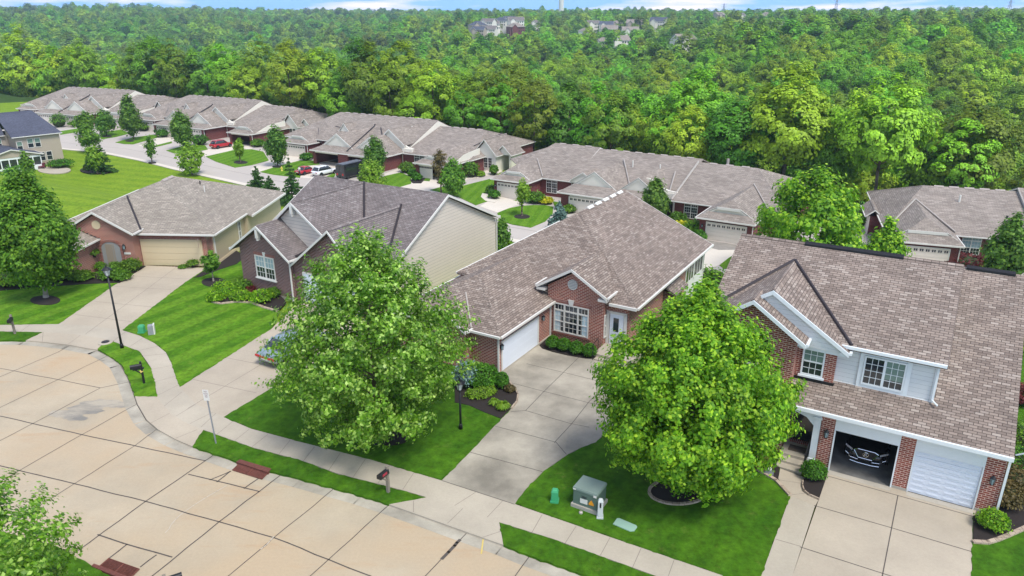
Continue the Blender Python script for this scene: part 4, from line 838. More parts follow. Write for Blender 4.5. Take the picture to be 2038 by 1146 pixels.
# ------------------------------------------------------------------ two-storey house with the open garage (right)
def house_right():
    t = house('two_storey_house', (19.68, 26.4, 0), R(-30.4), 'two-storey house with grey siding and red brick piers, one garage door open and one closed')
    rf, gt = MB(), MB()
    q = 0.475
    # upper block roof
    roof_mesh(rf, gt, -12.5, -2.05, 1.15, 12.9, 5.9, 8.7, 'x', rakes=(False, False), th=.2); ek = MB(); ek.board((-2.05, 1.15, 5.9), (-2.05, 7.02, 8.7), .03, .2, .0); ek.board((-2.05, 7.02, 8.7), (-2.05, 12.9, 5.9), .03, .2, 0); ek.build('step_shade_edge', M['step_shade'], t, uv=False)  # dark edge boards added to stand in for shade at the roof step
    # lower front roof and garage roof: one long plane from the gutter up to the garage ridge
    E = (-2.0, 9.7, 3.1 + 10.0 * q); z1 = 3.1 + 10.0 * q
    rf.slab([(-8.9, -0.3, 3.1), (0.85, -0.3, 3.1), (0.85, 1.7, 3.1 + 2.0 * q), (-8.9, 1.7, 3.1 + 2.0 * q)], .15)
    rf.slab([(-2.24, 1.7, 3.1 + 2.0 * q), (0.85, 1.7, 3.1 + 2.0 * q), (0.85, 9.7, z1), (-2.24, 9.7, z1)], .15)
    rf.slab([(0.85, 17.5, 3.9), (-2.24, 17.5, 3.9), (-2.24, 9.7, z1), (0.85, 9.7, z1)], .15)
    gt.board((-8.9, -0.3, 3.1), (0.85, -0.3, 3.1), .11, .17, .02)
    rf2 = rf
    # big gable over the front bay, and the smaller one in front of it
    roof_mesh(rf, gt, -13.0, -5.85, 0.85, 7.6, 5.68, 8.02, 'y', rakes=(True, False), ym=-9.42, rh=.2)
    roof_mesh(rf, gt, -12.55, -7.6, 0.05, 1.45, 6.0, 7.68, 'y', rakes=(True, False), ym=-10.07, rh=.2)
    r = rf.build('roof', M['shingle_tan'], t); gt.build('gutter', M['trim_blue'], t, uv=False)
    va = Many(); va.tube((-5.83, 1.2, 5.93), (-9.42, 5.75, 8.09), .085, n=6); va.tube((-13.0, 1.2, 5.93), (-9.42, 5.75, 8.09), .085, n=6); va.build('valley_flashing', M['valley'], r, uv=False)
    # upper walls
    w = MB(); w.box(-12.2, -2.3, 1.5, 12.6, 2.9, 5.8); w.build('upper_wall', M['siding_grey'], t)
    w = MB(); w.add([(-2.3, 1.5, 5.75), (-2.3, 12.6, 5.75), (-2.3, 7.02, 8.45)], [(0, 1, 2)]); w.build('gable_wall', M['siding_grey'], t)
    w = MB(); w.box(-12.2, -6.36, 1.2, 1.5, 3.4, 5.62); w.box(-12.2, -8.06, 0.45, 1.2, -.2, 5.95); w.yprism([(-12.2, 5.9), (-8.0, 5.95), (-10.07, 7.42)], .45, .8); w.build('bay_wall', M['brick_red'], t)
    w = MB(); w.yprism([(-12.7, 5.55), (-6.1, 5.55), (-6.1, 5.62), (-9.42, 7.78), (-12.7, 5.62)], 0.93, 1.4); w.build('gable_siding', M['siding_grey'], t)
    w = MB(); w.box(-8.0, -6.0, 1.0, 1.12, 5.38, 5.62); w.box(-7.95, -7.55, .05, 1.15, 5.86, 5.98); w.box(-6.25, -5.9, .85, 1.2, 5.5, 5.64)
    w.box(-2.42, -2.28, 1.42, 1.52, 3.6, 5.8); w.box(-8.9, -2.3, 1.44, 1.5, 3.85, 3.95); w.build('trim_board', M['trim_blue'], t, uv=False)
    w = MB(); w.box(-8.2, -6.3, 1.12, 1.22, 3.75, 3.9); w.build('flashing', M['black'], t, uv=False)
    window(t, -7.32, 1.19, 4.05, 0.98, 1.42, mun=(3, 2), pane='glass_green', low='glass', trim='trim_blue', sill=True)
    f = window(t, -4.37, 1.46, 4.08, 1.72, 1.42, cols=2, mun=(3, 4), pane='glass', low='glass', rail=False, trim='trim_blue')
    s = MB(); s.box(-1.05, 1.05, -0.03, 0, -.16, -.01); s.box(-1.05, 1.05, -.03, 0, 1.43, 1.56); s.box(-1.05, -.87, -.03, 0, -.01, 1.43); s.box(.87, 1.05, -.03, 0, -.01, 1.43); s.build('casing', M['trim_blue'], f, uv=False)
    s = MB(); s.box(.03, .8, -.02, -.013, .45, 1.36); s.build('blind', M['glass_green'], f, uv=False)
    sh = MB(); sh.box(-9.55, -9.15, .40, .45, 4.3, 5.7); sh.build('shutter', M['black'], t, uv=False)
    window(t, -10.1, 0.44, 4.3, 0.95, 1.4, mun=(3, 2), pane='glass_green', low='glass', trim='trim_blue')
    # garage: hollow behind the open door
    br = Many()
    for x0, x1 in ((-6.44, -5.85), (-3.19, -2.60), (0.0, 0.72)): br.box(x0, x1, 0.0, 0.45, -0.02, 2.93)
    br.box(0.42, 0.72, 0.45, 9.7, -.2, 3.0); br.build('brick_pier', M['brick_red'], t)
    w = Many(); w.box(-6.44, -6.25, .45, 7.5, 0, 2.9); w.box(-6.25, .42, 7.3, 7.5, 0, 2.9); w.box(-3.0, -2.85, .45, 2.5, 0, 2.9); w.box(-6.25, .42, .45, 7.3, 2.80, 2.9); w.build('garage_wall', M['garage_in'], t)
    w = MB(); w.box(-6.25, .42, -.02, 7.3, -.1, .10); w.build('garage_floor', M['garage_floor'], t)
    w = MB(); w.box(.42, .6, 9.7, 16.8, -.2, 3.5); w.box(-2.2, .6, 16.6, 16.8, -.2, 3.5); w.xprism([(1.6, 3.9), (16.8, 3.9), (9.7, 7.5)], .45, .6); w.build('side_wall', M['siding_grey'], t)
    hd = Many(); hd.box(-5.85, -3.19, -0.02, .10, 2.2, 2.95); hd.box(-2.60, 0.0, -.02, .10, 2.2, 2.95); hd.box(-6.44, .72, -.25, .0, 2.93, 2.99); hd.box(-3.25, -3.19, -.05, .12, .1, 2.2); hd.box(-5.85, -5.79, -.05, .12, .1, 2.2); hd.box(-2.6, -2.54, -.03, .12, .1, 2.2); hd.box(-.06, 0, -.03, .12, .1, 2.2)
    hd.build('door_header', M['trim_blue'], t, uv=False)
    garage_door(t, -2.54, -0.06, 0.10, 0.1, 2.2, 'door_white', 8, 4, frame='trim_blue')
    fd = Many()
    for x0, x1 in ((-6.46, -5.83), (-3.21, -2.58), (-.02, .74)): fd.box(x0, x1, -.03, 0.3, -.1, .22)
    fd.box(-5.83, -3.21, -.35, -.02, -.1, 0.10); fd.box(-2.58, -.02, -.35, -.02, -.1, .10); fd.build('foundation', M['foundation'], t)
    lantern(t, -6.15, 0, 1.95, 0, 1.1); lantern(t, 0.36, 0, 1.75, 0, 1.1)
    co = MB(); co.box(-6.75, -6.46, -.02, .28, .15, 2.9); co.box(-6.79, -6.42, -.06, .32, .15, .45); co.box(-6.79, -6.42, -.06, .32, 2.55, 2.65)
    co.yprism([(-6.46, 2.92), (-8.6, 2.92), (-8.6, 2.75), (-8.3, 2.72), (-7.6, 2.66), (-7.1, 2.5), (-6.75, 2.15), (-6.46, 2.15)][::-1], .0, .12); co.build('porch_column', M['trim_blue'], t, uv=False)
    # entry
    w = MB(); w.box(-8.06, -6.44, 1.45, 1.6, .0, 2.95); w.build('entry_wall', M['brick_dark'], t)
    dr = MB(); dr.box(-7.72, -6.72, 1.38, 1.44, .42, 2.6); d = dr.build('front_door', M['black'], t, uv=False)
    g = MB(); g.box(-7.6, -6.84, 1.365, 1.38, .62, 2.45); g.build('door_glass', M['glass'], d, uv=False)
    st = MB(); st.box(-8.0, -6.8, -.1, 1.45, -.1, .40); st.box(-8.0, -6.85, -.55, -.1, -.1, .26); st.box(-8.0, -6.85, -.98, -.55, -.1, .15); st.build('porch', M['walk'], t)
    bm_ = MB(); bm_.box(-7.8, -6.85, 1.12, 1.37, .40, .46); 
    for i in range(11): bm_.box(-7.78 + i * .085, -7.74 + i * .085, 1.08, 1.12, .40, .5)
    bm_.build('threshold', M['soldier'], t)
    hr = MB(); hr.tube((-6.82, -.9, .3), (-6.82, -.9, 1.0), .02, n=6); hr.tube((-6.82, .9, .4), (-6.82, .9, 1.3), .02, n=6); hr.tube((-6.82, -.9, 1.0), (-6.82, .1, 1.3), .025, n=6); hr.tube((-6.82, .1, 1.3), (-6.82, .9, 1.3), .025, n=6)
    for i in range(12): y = -.8 + i * .15; hr.tube((-6.82, y, .3), (-6.82, y, min(1.3, 1.03 + (y + .8) * .3)), .01, n=4)
    hr.build('handrail', M['black'], t, uv=False)
    ds = Many(); downspout(ds, 0.78, -.06, .1, 2.9); downspout(ds, -2.32, 1.4, 4.0, 5.7); ds.l[-1][0].tube((-2.32, 1.35, 4.05), (-2.1, 1.1, 3.98), .04, n=6); ds.tube((.9, -.1, 3.15), (1.15, -.25, 3.4), .035, n=6); ds.build('downspout', M['trim_blue'], t, uv=False)
    rv = MB(); rv.add([(-9.2, 7.02, 8.80), (-4.6, 7.02, 8.80), (-4.6, 6.8, 8.70), (-9.2, 6.8, 8.70), (-4.6, 6.8, 8.58), (-9.2, 6.8, 8.58), (-9.2, 7.25, 8.62), (-4.6, 7.25, 8.62)], [(0, 3, 2, 1), (3, 5, 4, 2), (0, 1, 7, 6)]); rv.build('ridge_vent', M['black'], t, uv=False)
    rv = MB(); rv.add([(-1.8, 9.7, z1 + .12), (.3, 9.7, z1 + .12), (.3, 9.5, z1 + .03), (-1.8, 9.5, z1 + .03), (.3, 9.5, z1 - .1), (-1.8, 9.5, z1 - .1)], [(0, 3, 2, 1), (3, 5, 4, 2)]); rv.build('ridge_vent', M['black'], t, uv=False)
    return t
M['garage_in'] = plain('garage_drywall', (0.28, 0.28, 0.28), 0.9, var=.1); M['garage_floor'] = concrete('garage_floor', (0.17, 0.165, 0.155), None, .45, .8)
M['step_shade'] = plain('brown_step_shade', (0.13, 0.10, 0.085), .6)  # shade of the upper roof's step, put into the colour
HR = house_right()

# ------------------------------------------------------------------ tan-sided house with the arched entry (left)
def house_left():
    t = house('brick_front_house', (-30.75, 59.23, 0), R(-3.0), 'single-storey house with red brick front, tan garage door, arched entry and tan side walls')
    rf, gt = MB(), MB(); ZE = 2.85
    w = MB(); w.box(5.5, 6.1, 0.0, 6.4, -.4, ZE); w.box(5.5, 6.4, 6.4, 15.0, -1.5, ZE); w.box(-8.0, 5.5, 3.0, 15.0, -1, ZE); w.build('side_wall', M['siding_tan'], t)
    w = MB(); w.box(-0.85, 6.02, 0.0, 0.5, -.3, ZE); w.box(-.85, 5.6, .5, 3, -.3, ZE); w.build('front_wall', M['brick_red'], t)
    roof_mesh(rf, gt, -8.3, 6.4, -0.35, 15.4, ZE, 5.72, 'y', 'hip', 'hip', ym=-1.0, inset=6.8, eaves=(False, True)); gt.board((6.4, -.35, ZE), (6.4, 6.5, ZE), .1, .13, .02)
    rf.slab([(6.35, 6.5, 2.87), (6.85, 6.5, 2.68), (6.85, 15.4, 2.68), (6.35, 15.4, 2.87)], .14); gt.board((6.85, 6.5, 2.68), (6.85, 15.4, 2.68), .1, .17, .02)
    # entry gable, standing forward
    roof_mesh(rf, gt, -6.1, 0.1, -1.25, 4.6, 3.1, 4.9, 'y', rakes=(True, False), ym=-3.0)
    gw = MB(); gable_wall(gw, -5.9, -0.2, -0.95, 2.5, -.3, 3.0, 4.62, -3.0); gw.build('gable_wall', M['brick_red'], t)
    # low porch block to the left with a hipped roof
    gw = MB(); gw.box(-6.6, -3.35, -3.6, -0.95, -.3, 2.5); gw.build('porch_wall', M['brick_red'], t)
    roof_mesh(rf, gt, -8.6, -3.0, -3.95, 1.6, 2.55, 3.55, 'x', 'hip', 'hip', inset=2.2)
    r = rf.build('roof', M['shingle_light'], t); gt.build('gutter', M['trim'], t, uv=False)
    va = Many(); va.tube((0.15, -.1, 3.05), (-3.0, 4.1, 4.9), .10, n=6); va.build('valley_flashing', M['valley'], r, uv=False)
    garage_door(t, 0.0, 5.0, 0.0, .02, 2.2, 'door_tan', 4, 1, flush=True, frame='door_tan')
    s = MB(); s.box(-.3, 5.3, -.03, 0, 2.36, 2.62); s.build('soldier_course', M['soldier'], t)
    # arched opening
    pts = [(-2.95, 0.05), (-1.35, 0.05)] + [(-2.15 + .8 * math.cos(a), 1.75 + .55 * math.sin(a)) for a in [i * math.pi / 12 for i in range(13)]]
    a = MB(); a.yprism(pts, -0.975, -0.90); o = a.build('arched_entry', M['garage_in'], t, uv=False)
    a = MB(); a.box(-2.6, -2.0, -.995, -.975, .1, 2.1); a.box(-1.95, -1.85, -.995, -.975, .1, 2.1); a.build('front_door', M['siding_beige'], t, uv=False)
    ring = MB(); n = 16
    for i in range(n):
        a0, a1 = i * math.pi / n, (i + 1) * math.pi / n; q = lambda r_, s_, A: (-2.15 + r_ * math.cos(A), 1.75 + s_ * math.sin(A))
        p = [q(.8, .55, a0), q(1.0, .75, a0), q(1.0, .75, a1), q(.8, .55, a1)]; ring.yprism(p, -1.01, -.96)
    ring.box(-3.15, -2.95, -1.01, -.96, 0, 1.75); ring.box(-1.35, -1.15, -1.01, -.96, 0, 1.75); ring.build('arch_surround', M['soldier'], t)
    v = MB(); n = 24; v.yprism([(-3.0 + .36 * math.cos(i * 6.2832 / n), 3.72 + .36 * math.sin(i * 6.2832 / n)) for i in range(n)], -1.0, -.94); v.build('gable_medallion', M['door_tan'], t, uv=False)
    st = MB()
    for i in range(9): st.box(-5.6 + i * .3, -5.3 + i * .3, -1.02, -.94, 3.55 - i * .13, 3.67 - i * .13)
    st.build('stepped_course', M['valley'], t, uv=False)
    lantern(t, -.95, -.96, 1.9, 0, 1.2); pl = MB(); pl.box(-1.1, -.55, -.99, -.955, 1.25, 1.42); pl.build('address_plate', M['trim'], t, uv=False)
    window(t, 6.11, 5.2, .6, .55, 1.9, R(90), mun=(2, 2), sill=False)
    ds = MB(); downspout(ds, 6.12, .1, 0, 2.6); ds.build('downspout', M['trim'], t, uv=False)
    fd = MB(); fd.box(6.10, 6.14, 0, 6.4, -.6, .35); fd.box(5.0, 6.14, -.02, .1, -.3, .12); fd.box(6.35, 6.45, 6.4, 15, -1.5, .3); fd.build('foundation', M['door_tan'], t)
    vent_pipe(t, (2.2, 7.8, 4.7)); vent_pipe(t, (1.2, 9.2, 5.0), .2, .06, 'valley')
    ridge_vents(t, (-1, 6.6, 5.72), (-1, 8.6, 5.72), 2, .9)
    return t
HL = house_left()

# ------------------------------------------------------------------ grey-roofed house behind the big tree
def house_gable():
    t = house('gabled_house', (-20.55, 53.61, 0), R(-30.6), 'house with dark grey shingle roof, cream siding side wall and dark brick front wing')
    rf, gt = MB(), MB()
    # main roof
    P0, P1, RZ_, YR = 2.15, 17.2, 6.92, 9.7; ze = 2.85
    roof_mesh(rf, gt, -1.3, 12.5, P0, P1, ze, RZ_, 'x', ym=YR, back_ze=3.5)
    w = MB(); w.box(-0.9, 12.2, 2.4, 16.9, -1.5, 2.75); w.box(-0.9, 12.2, 15, 16.9, -6, 3.3); w.xprism([(2.4, -1.5), (16.9, -3.5), (16.9, 3.35), (9.7, 6.72), (2.4, 2.7)], 12.19, 12.23); w.xprism([(2.4, 2.6), (16.9, 3.3), (9.7, 6.7)], -.9, -.85); w.build('side_wall', M['siding_cream'], t)
    # dark brick front wing
    w = MB(); gable_wall(w, 0.0, 5.15, 0.0, 3.0, -.3, 3.55, 5.2, 2.55); w.build('front_wing_wall', M['brick_dark'], t)
    roof_mesh(rf, gt, -.55, 5.65, -.45, 2.4, 3.3, 5.48, 'y', rakes=(True, False), ym=2.62)
    # cream pediment behind it
    roof_mesh(rf, gt, 1.75, 7.1, 1.6, 9.6, 4.95, 6.98, 'y', rakes=(True, False), ym=4.2)
    w = MB(); w.yprism([(2.0, 3.2), (6.85, 3.2), (6.85, 4.9), (4.2, 6.72), (2.0, 5.1)], 1.95, 2.5); w.build('pediment_wall', M['siding_cream'], t)
    # garage wing
    roof_mesh(rf, gt, 5.3, 12.14, -.05, 8.4, 2.85, 6.0, 'y', rakes=(True, False), ym=9.25, eaves=(False, True))
    w = MB(); gable_wall(w, 5.2, 12.18, .35, 1.9, -.3, 2.9, 5.72, 9.25); w.build('garage_wall', M['brick_dark'], t)
    garage_door(t, 6.2, 11.2, .35, .05, 2.25, 'door_white', 4, 4)
    r = rf.build('roof', M['shingle_grey'], t); gt.build('gutter', M['trim'], t, uv=False)
    va = Many(); va.tube((7.1, 6.1, 5.05), (4.2, 9.6, 7.0), .09, n=6); va.tube((12.05, 2.4, 3.1), (9.25, 8.0, 6.08), .09, n=6); va.tube((5.6, .3, 3.45), (5.5, 2.0, 3.6), .08, n=6); va.build('valley_flashing', M['valley'], r, uv=False)
    for x, y, z in ((2.62, -.5, 5.3), (4.2, 1.55, 6.85)): b = MB(); b.box(x - .09, x + .09, y - .05, y + .35, z - .75, z - .1); b.box(x - .05, x + .05, y, y + .3, z - .95, z - .7); b.build('gable_bracket', M['trim'], t, uv=False)
    window(t, 2.62, 0.0, 1.28, 2.0, 1.75, cols=2, mun=(3, 2), pane='glass_pale', low='glass', sill=True)
    k = MB(); k.yprism([(2.53, 3.04), (2.71, 3.04), (2.77, 3.34), (2.47, 3.34)], -.05, 0.0); k.build('keystone', M['trim'], t, uv=False)
    s = MB(); s.box(1.5, 3.75, -.025, 0, 3.04, 3.26); s.build('soldier_course', M['soldier'], t)
    ds = Many(); downspout(ds, 5.3, -.1, 0, 3.1); downspout(ds, 12.28, 17.0, -4, 3.2); ds.build('downspout', M['trim'], t, uv=False)
    fd = MB(); fd.box(-.03, 5.18, -.03, .1, -.3, .18); fd.build('foundation', M['foundation'], t)
    return t
HG = house_gable()
# ------------------------------------------------------------------ the brick rows on the lower street
def dutch(rf, gt, ww, x0, x1, yf, yb, ze, zr, base_dz=0.75, py=None, trap=None, ov=0.35, wallmat=None):
    """garage roof: pent across the front, white pediment set back above it (cut off flat when trap is given), ridge running back"""
    xm = (x0 + x1) / 2; k = (zr - ze) / ((x1 - x0) / 2); py = yf + 1.6 if py is None else py; zb = ze + base_dz; ins = base_dz / k
    top = trap if trap else zr; ti = (top - ze) / k
    rf.slab([(x0, yf, ze), (x1, yf, ze), (x1 - ins, py, zb), (x0 + ins, py, zb)], .14)
    gt.board((x0, yf, ze), (x1, yf, ze), .1, .17, .02)
    for s in (0, 1):
        X, Y = (x0, x1)[s], 1 if s == 0 else -1
        pl = [(X, yf, ze), (X + Y * ins, py, zb), (X + Y * (ti if trap else (xm - x0)), py, top)] + ([(xm, py + (zr - top) / k, zr)] if trap else []) + [(xm, yb, zr), (X, yb, ze)]
        rf.slab(pl if s == 1 else pl[::-1], .14)
        gt.board(pl[1], pl[2], .09, .38, .05, side=1 if s == 1 else -1); gt.board(pl[1], (pl[1][0] - Y * ins * .55, py, zb - base_dz * .55), .09, .34, .05, side=1 if s == 1 else -1)
        a, b = (X, yf, ze), (X, yb, ze); gt.board(*((b, a) if s == 0 else (a, b)), .1, .17, .02)
    if trap:
        rf.slab([(x0 + ti, py, top), (x1 - ti, py, top), (xm, py + (zr - top) / k, zr)], .14); gt.board((x0 + ti, py, top), (x1 - ti, py, top), .09, .32, .05)
    ww = ww.piece('pediment')
    pts = [(x0 + ins + .05, zb - .12), (x1 - ins - .05, zb - .12)] + ([(x1 - ti, top - .12), (x0 + ti, top - .12)] if trap else [(xm, top - .14)])
    ww.yprism(pts, py + .12, py + .4)
def small_gable(rf, gt, ww, xm, hw, yf, zb, zt, yb):
    roof_mesh(rf, gt, xm - hw, xm + hw, yf, yb, zb, zt, 'y', rakes=(True, False), th=.12, eaves=(False, False)); ww.piece('dormer_wall').yprism([(xm - hw + .15, zb - .3), (xm + hw - .15, zb - .3), (xm + hw - .15, zb - .02), (xm, zt - .16), (xm - hw + .15, zb - .02)], yf + .15, yf + .6)
def fourplex(label):
    t = empty('row_house', (0, 0, REAR), 0, label, 'row house', 'attached brick houses on the lower street')
    rf, gt, wh, br = MB(), MB(), Many(), Many()
    # left pair under one long roof, right pair stepping forward and lower
    roof_mesh(rf, gt, -4.0, 27.8, 3.0, 23.0, 3.15, 7.25, 'x', 'hip', 'gable', ym=13.0, inset=7, rakes=(True, False))
    roof_mesh(rf, gt, 27.9, 42.6, 1.7, 25.4, 2.65, 6.1, 'x', 'gable', 'hip', ym=13.5, inset=4.5, rakes=(False, True))
    br.box(-3.6, 27.4, 3.5, 22.6, -.5, 3.0); br.box(27.4, 42.2, 2.2, 25, -.5, 2.55)
    wh.xprism([(3.2, 2.4), (22.8, 2.4), (22.8, 3.1), (13.0, 7.12), (3.2, 3.1)], 27.50, 27.82)
    # garages
    dutch(rf, gt, wh, -1.2, 6.0, -0.4, 8.5, 2.7, 4.55, .6, .7, trap=3.95)
    br.box(-.9, 5.7, 0, 4, -.3, 2.6)
    dutch(rf, gt, wh, 10.6, 19.6, -4.4, 12.0, 2.7, 5.65, .7, -1.8)
    dutch(rf, gt, wh, 18.6, 27.6, -4.4, 8.0, 2.7, 5.65, .7, -1.8)
    br.box(11.0, 11.15, -4, 3.5, -.3, 2.6); br.box(26.85, 27.1, -4, 3.5, -.3, 2.6); br.box(17.6, 17.9, -4, -1, -.3, 2.6); br.box(11.0, 11.6, -4.02, -3.6, -.3, 2.62); br.box(17.2, 19.6, -4.02, -3.6, -.3, 2.62); br.box(26.2, 27.1, -4.02, -3.6, -.3, 2.62)
    br.box(11.15, 26.85, 2.6, 3.4, -.3, 2.6)
    wh.box(11.6, 17.2, -4.01, -3.8, 2.25, 2.62); wh.box(19.6, 26.2, -4.01, -3.8, 2.25, 2.62)
    dutch(rf, gt, wh, 34.9, 42.2, -4.7, 8.0, 2.65, 4.5, .6, -3.5, trap=3.9)
    br.box(35.2, 35.8, -4.3, -3.9, -.3, 2.55); br.box(41.2, 41.9, -4.3, -3.9, -.3, 2.55); br.box(41.65, 41.9, -3.9, 2.3, -.3, 2.55); br.box(35.2, 35.4, -3.9, 2.3, -.3, 2.55)
    wh.box(35.8, 41.2, -4.3, -4.1, 2.2, 2.55)
    # tall white party front with the curved shoulder, arched door below
    wh.yprism([(21.0, 2.4), (29.4, 2.4), (29.4, 3.5), (28.4, 3.6), (27.6, 3.95), (26.2, 4.9), (24.2, 6.5), (21.0, 4.0)], 2.62, 2.9); wh.box(27.2, 29.4, 2.3, 2.75, -.3, 3.4)
    roof_mesh(rf, gt, 20.8, 27.7, 2.4, 13.0, 4.0, 6.65, 'y', rakes=(True, False), ym=24.2, eaves=(False, False), rh=.3)
    small_gable(rf, gt, wh, 9.6, 1.35, 6.4, 4.6, 6.25, 9.5)
    # end bay, white, with two gables and many windows
    roof_mesh(rf, gt, 39.9, 45.1, 6.2, 14, 2.9, 5.75, 'y', rakes=(True, False)); wh.yprism([(40.3, -.3), (44.7, -.3), (44.7, 2.8), (42.5, 5.45), (40.3, 2.8)], 6.6, 12.0)
    roof_mesh(rf, gt, 43.3, 47.0, 8.2, 13, 2.9, 4.6, 'y', rakes=(True, False)); wh.yprism([(46.3, -.3), (46.7, -.3), (46.7, 2.85), (45.15, 4.4), (43.6, 2.85), (46.3, 2.85)], 8.5, 8.8); wh.box(46.3, 46.7, 8.5, 12.5, -.3, 2.8)
    wh.add([(42.0, -3.6, 2.62), (42.0, 5.6, 2.62), (42.0, 5.6, 4.3), (42.0, 0.5, 3.9)], [(0, 1, 2, 3)])
    wh.add([(-1.35, 3.0, 2.6), (-1.35, 8, 2.6), (-1.35, 8, 3.0)], [(0, 1, 2)])
    r = rf.build('roof', M['shingle_rear'], t); gt.build('gutter', M['trim'], t, uv=False); wh.build('siding_wall', M['siding_white'], t); br.build('brick_wall', M['brick_rear'], t)
    va = Many()
    for a, b in (((6.0, 2.6, 2.8), (2.4, 6.9, 4.6)), ((19.1, -3.6, 3.0), (15.2, 9.2, 5.75)), ((27.5, 3.2, 3.0), (24.2, 11.0, 6.5)), ((20.4, 5.2, 4.1), (17.2, 8.6, 5.6)), ((39.9, 6.9, 4.2), (42.5, 12.6, 5.9)), ((8.3, 7.6, 4.9), (6.1, 7.9, 5.1))): va.tube((a[0], a[1], a[2] + .08), (b[0], b[1], b[2] + .08), .10, n=5)
    va.build('valley_flashing', M['valley'], r, uv=False)
    garage_door(t, 0, 5.0, -0.02, 0, 2.2, 'door_beige', 4, 4, 8)
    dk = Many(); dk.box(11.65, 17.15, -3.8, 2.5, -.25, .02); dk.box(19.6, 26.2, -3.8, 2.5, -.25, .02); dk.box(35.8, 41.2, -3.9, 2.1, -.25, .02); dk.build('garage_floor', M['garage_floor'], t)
    for x0, x1, y in ((30.0, 32.4, 2.18), (7.6, 9.8, 3.48)): window(t, (x0 + x1) / 2, y, .7, x1 - x0, 1.75, cols=2, trans=.4, mun=(3, 2))
    window(t, 28.2, 2.28, .9, 1.0, 2.0, mun=(2, 2))
    for x in (41.2, 42.6, 43.5): window(t, x, 6.58, .6, .85 if x > 42 else .7, 1.9, mun=(2, 2), rail=True)
    window(t, 45.0, 12.4, .7, .9, 1.5, mun=(2, 2)); window(t, 38.0, 2.18, .8, .8, 1.6, mun=(2, 2))
    ds = Many(); [downspout(ds, x, y, 0, 2.5) for x, y in ((5.75, -.08), (27.2, -4.1), (27.3, 2.2), (42.0, -4.3), (42.3, 2.1))]; ds.build('downspout', M['trim'], t, uv=False)
    ridge_vents(t, (4, 13, 7.25), (26.5, 13, 7.25), 11, 1.2); ridge_vents(t, (29, 13.5, 6.1), (38, 13.5, 6.1), 5, 1.2)
    vent_pipe(t, (24.6, 8.9, 5.6), .8, .12); vent_pipe(t, (15, 9.5, 5.9), .2, .12, 'valley')
    return t
F3 = fourplex('attached brick row house nearest the black van, garages open'); a_ = at(572, 309, REAR); F3.location = (a_[0], a_[1], REAR); F3.rotation_euler = (0, 0, R(-30))
F2 = copy_tree(F3, None, 'middle attached brick row house, behind the red sport utility car', 'attached brick houses on the lower street', (-89.9, 182.04, REAR), R(-28.2))
F1 = copy_tree(F3, None, 'farthest attached brick row house at the left end of the lower row', 'attached brick houses on the lower street', (-131.0, 202.4, REAR), R(-22.4))
for q in (F1, F2): q['category'] = 'row house'
# closed doors, each its own mesh
def closed(t, x0, x1, y): return garage_door(t, x0, x1, y, 0, 2.25, 'door_beige', 4, 4, 8)
closed(F1, 11.65, 17.15, -4.03); closed(F1, 19.6, 26.2, -4.03); closed(F1, 35.8, 41.2, -4.32); closed(F2, 11.65, 17.15, -4.03); closed(F2, 19.6, 26.2, -4.03); closed(F3, 35.8, 38.4, -4.0)

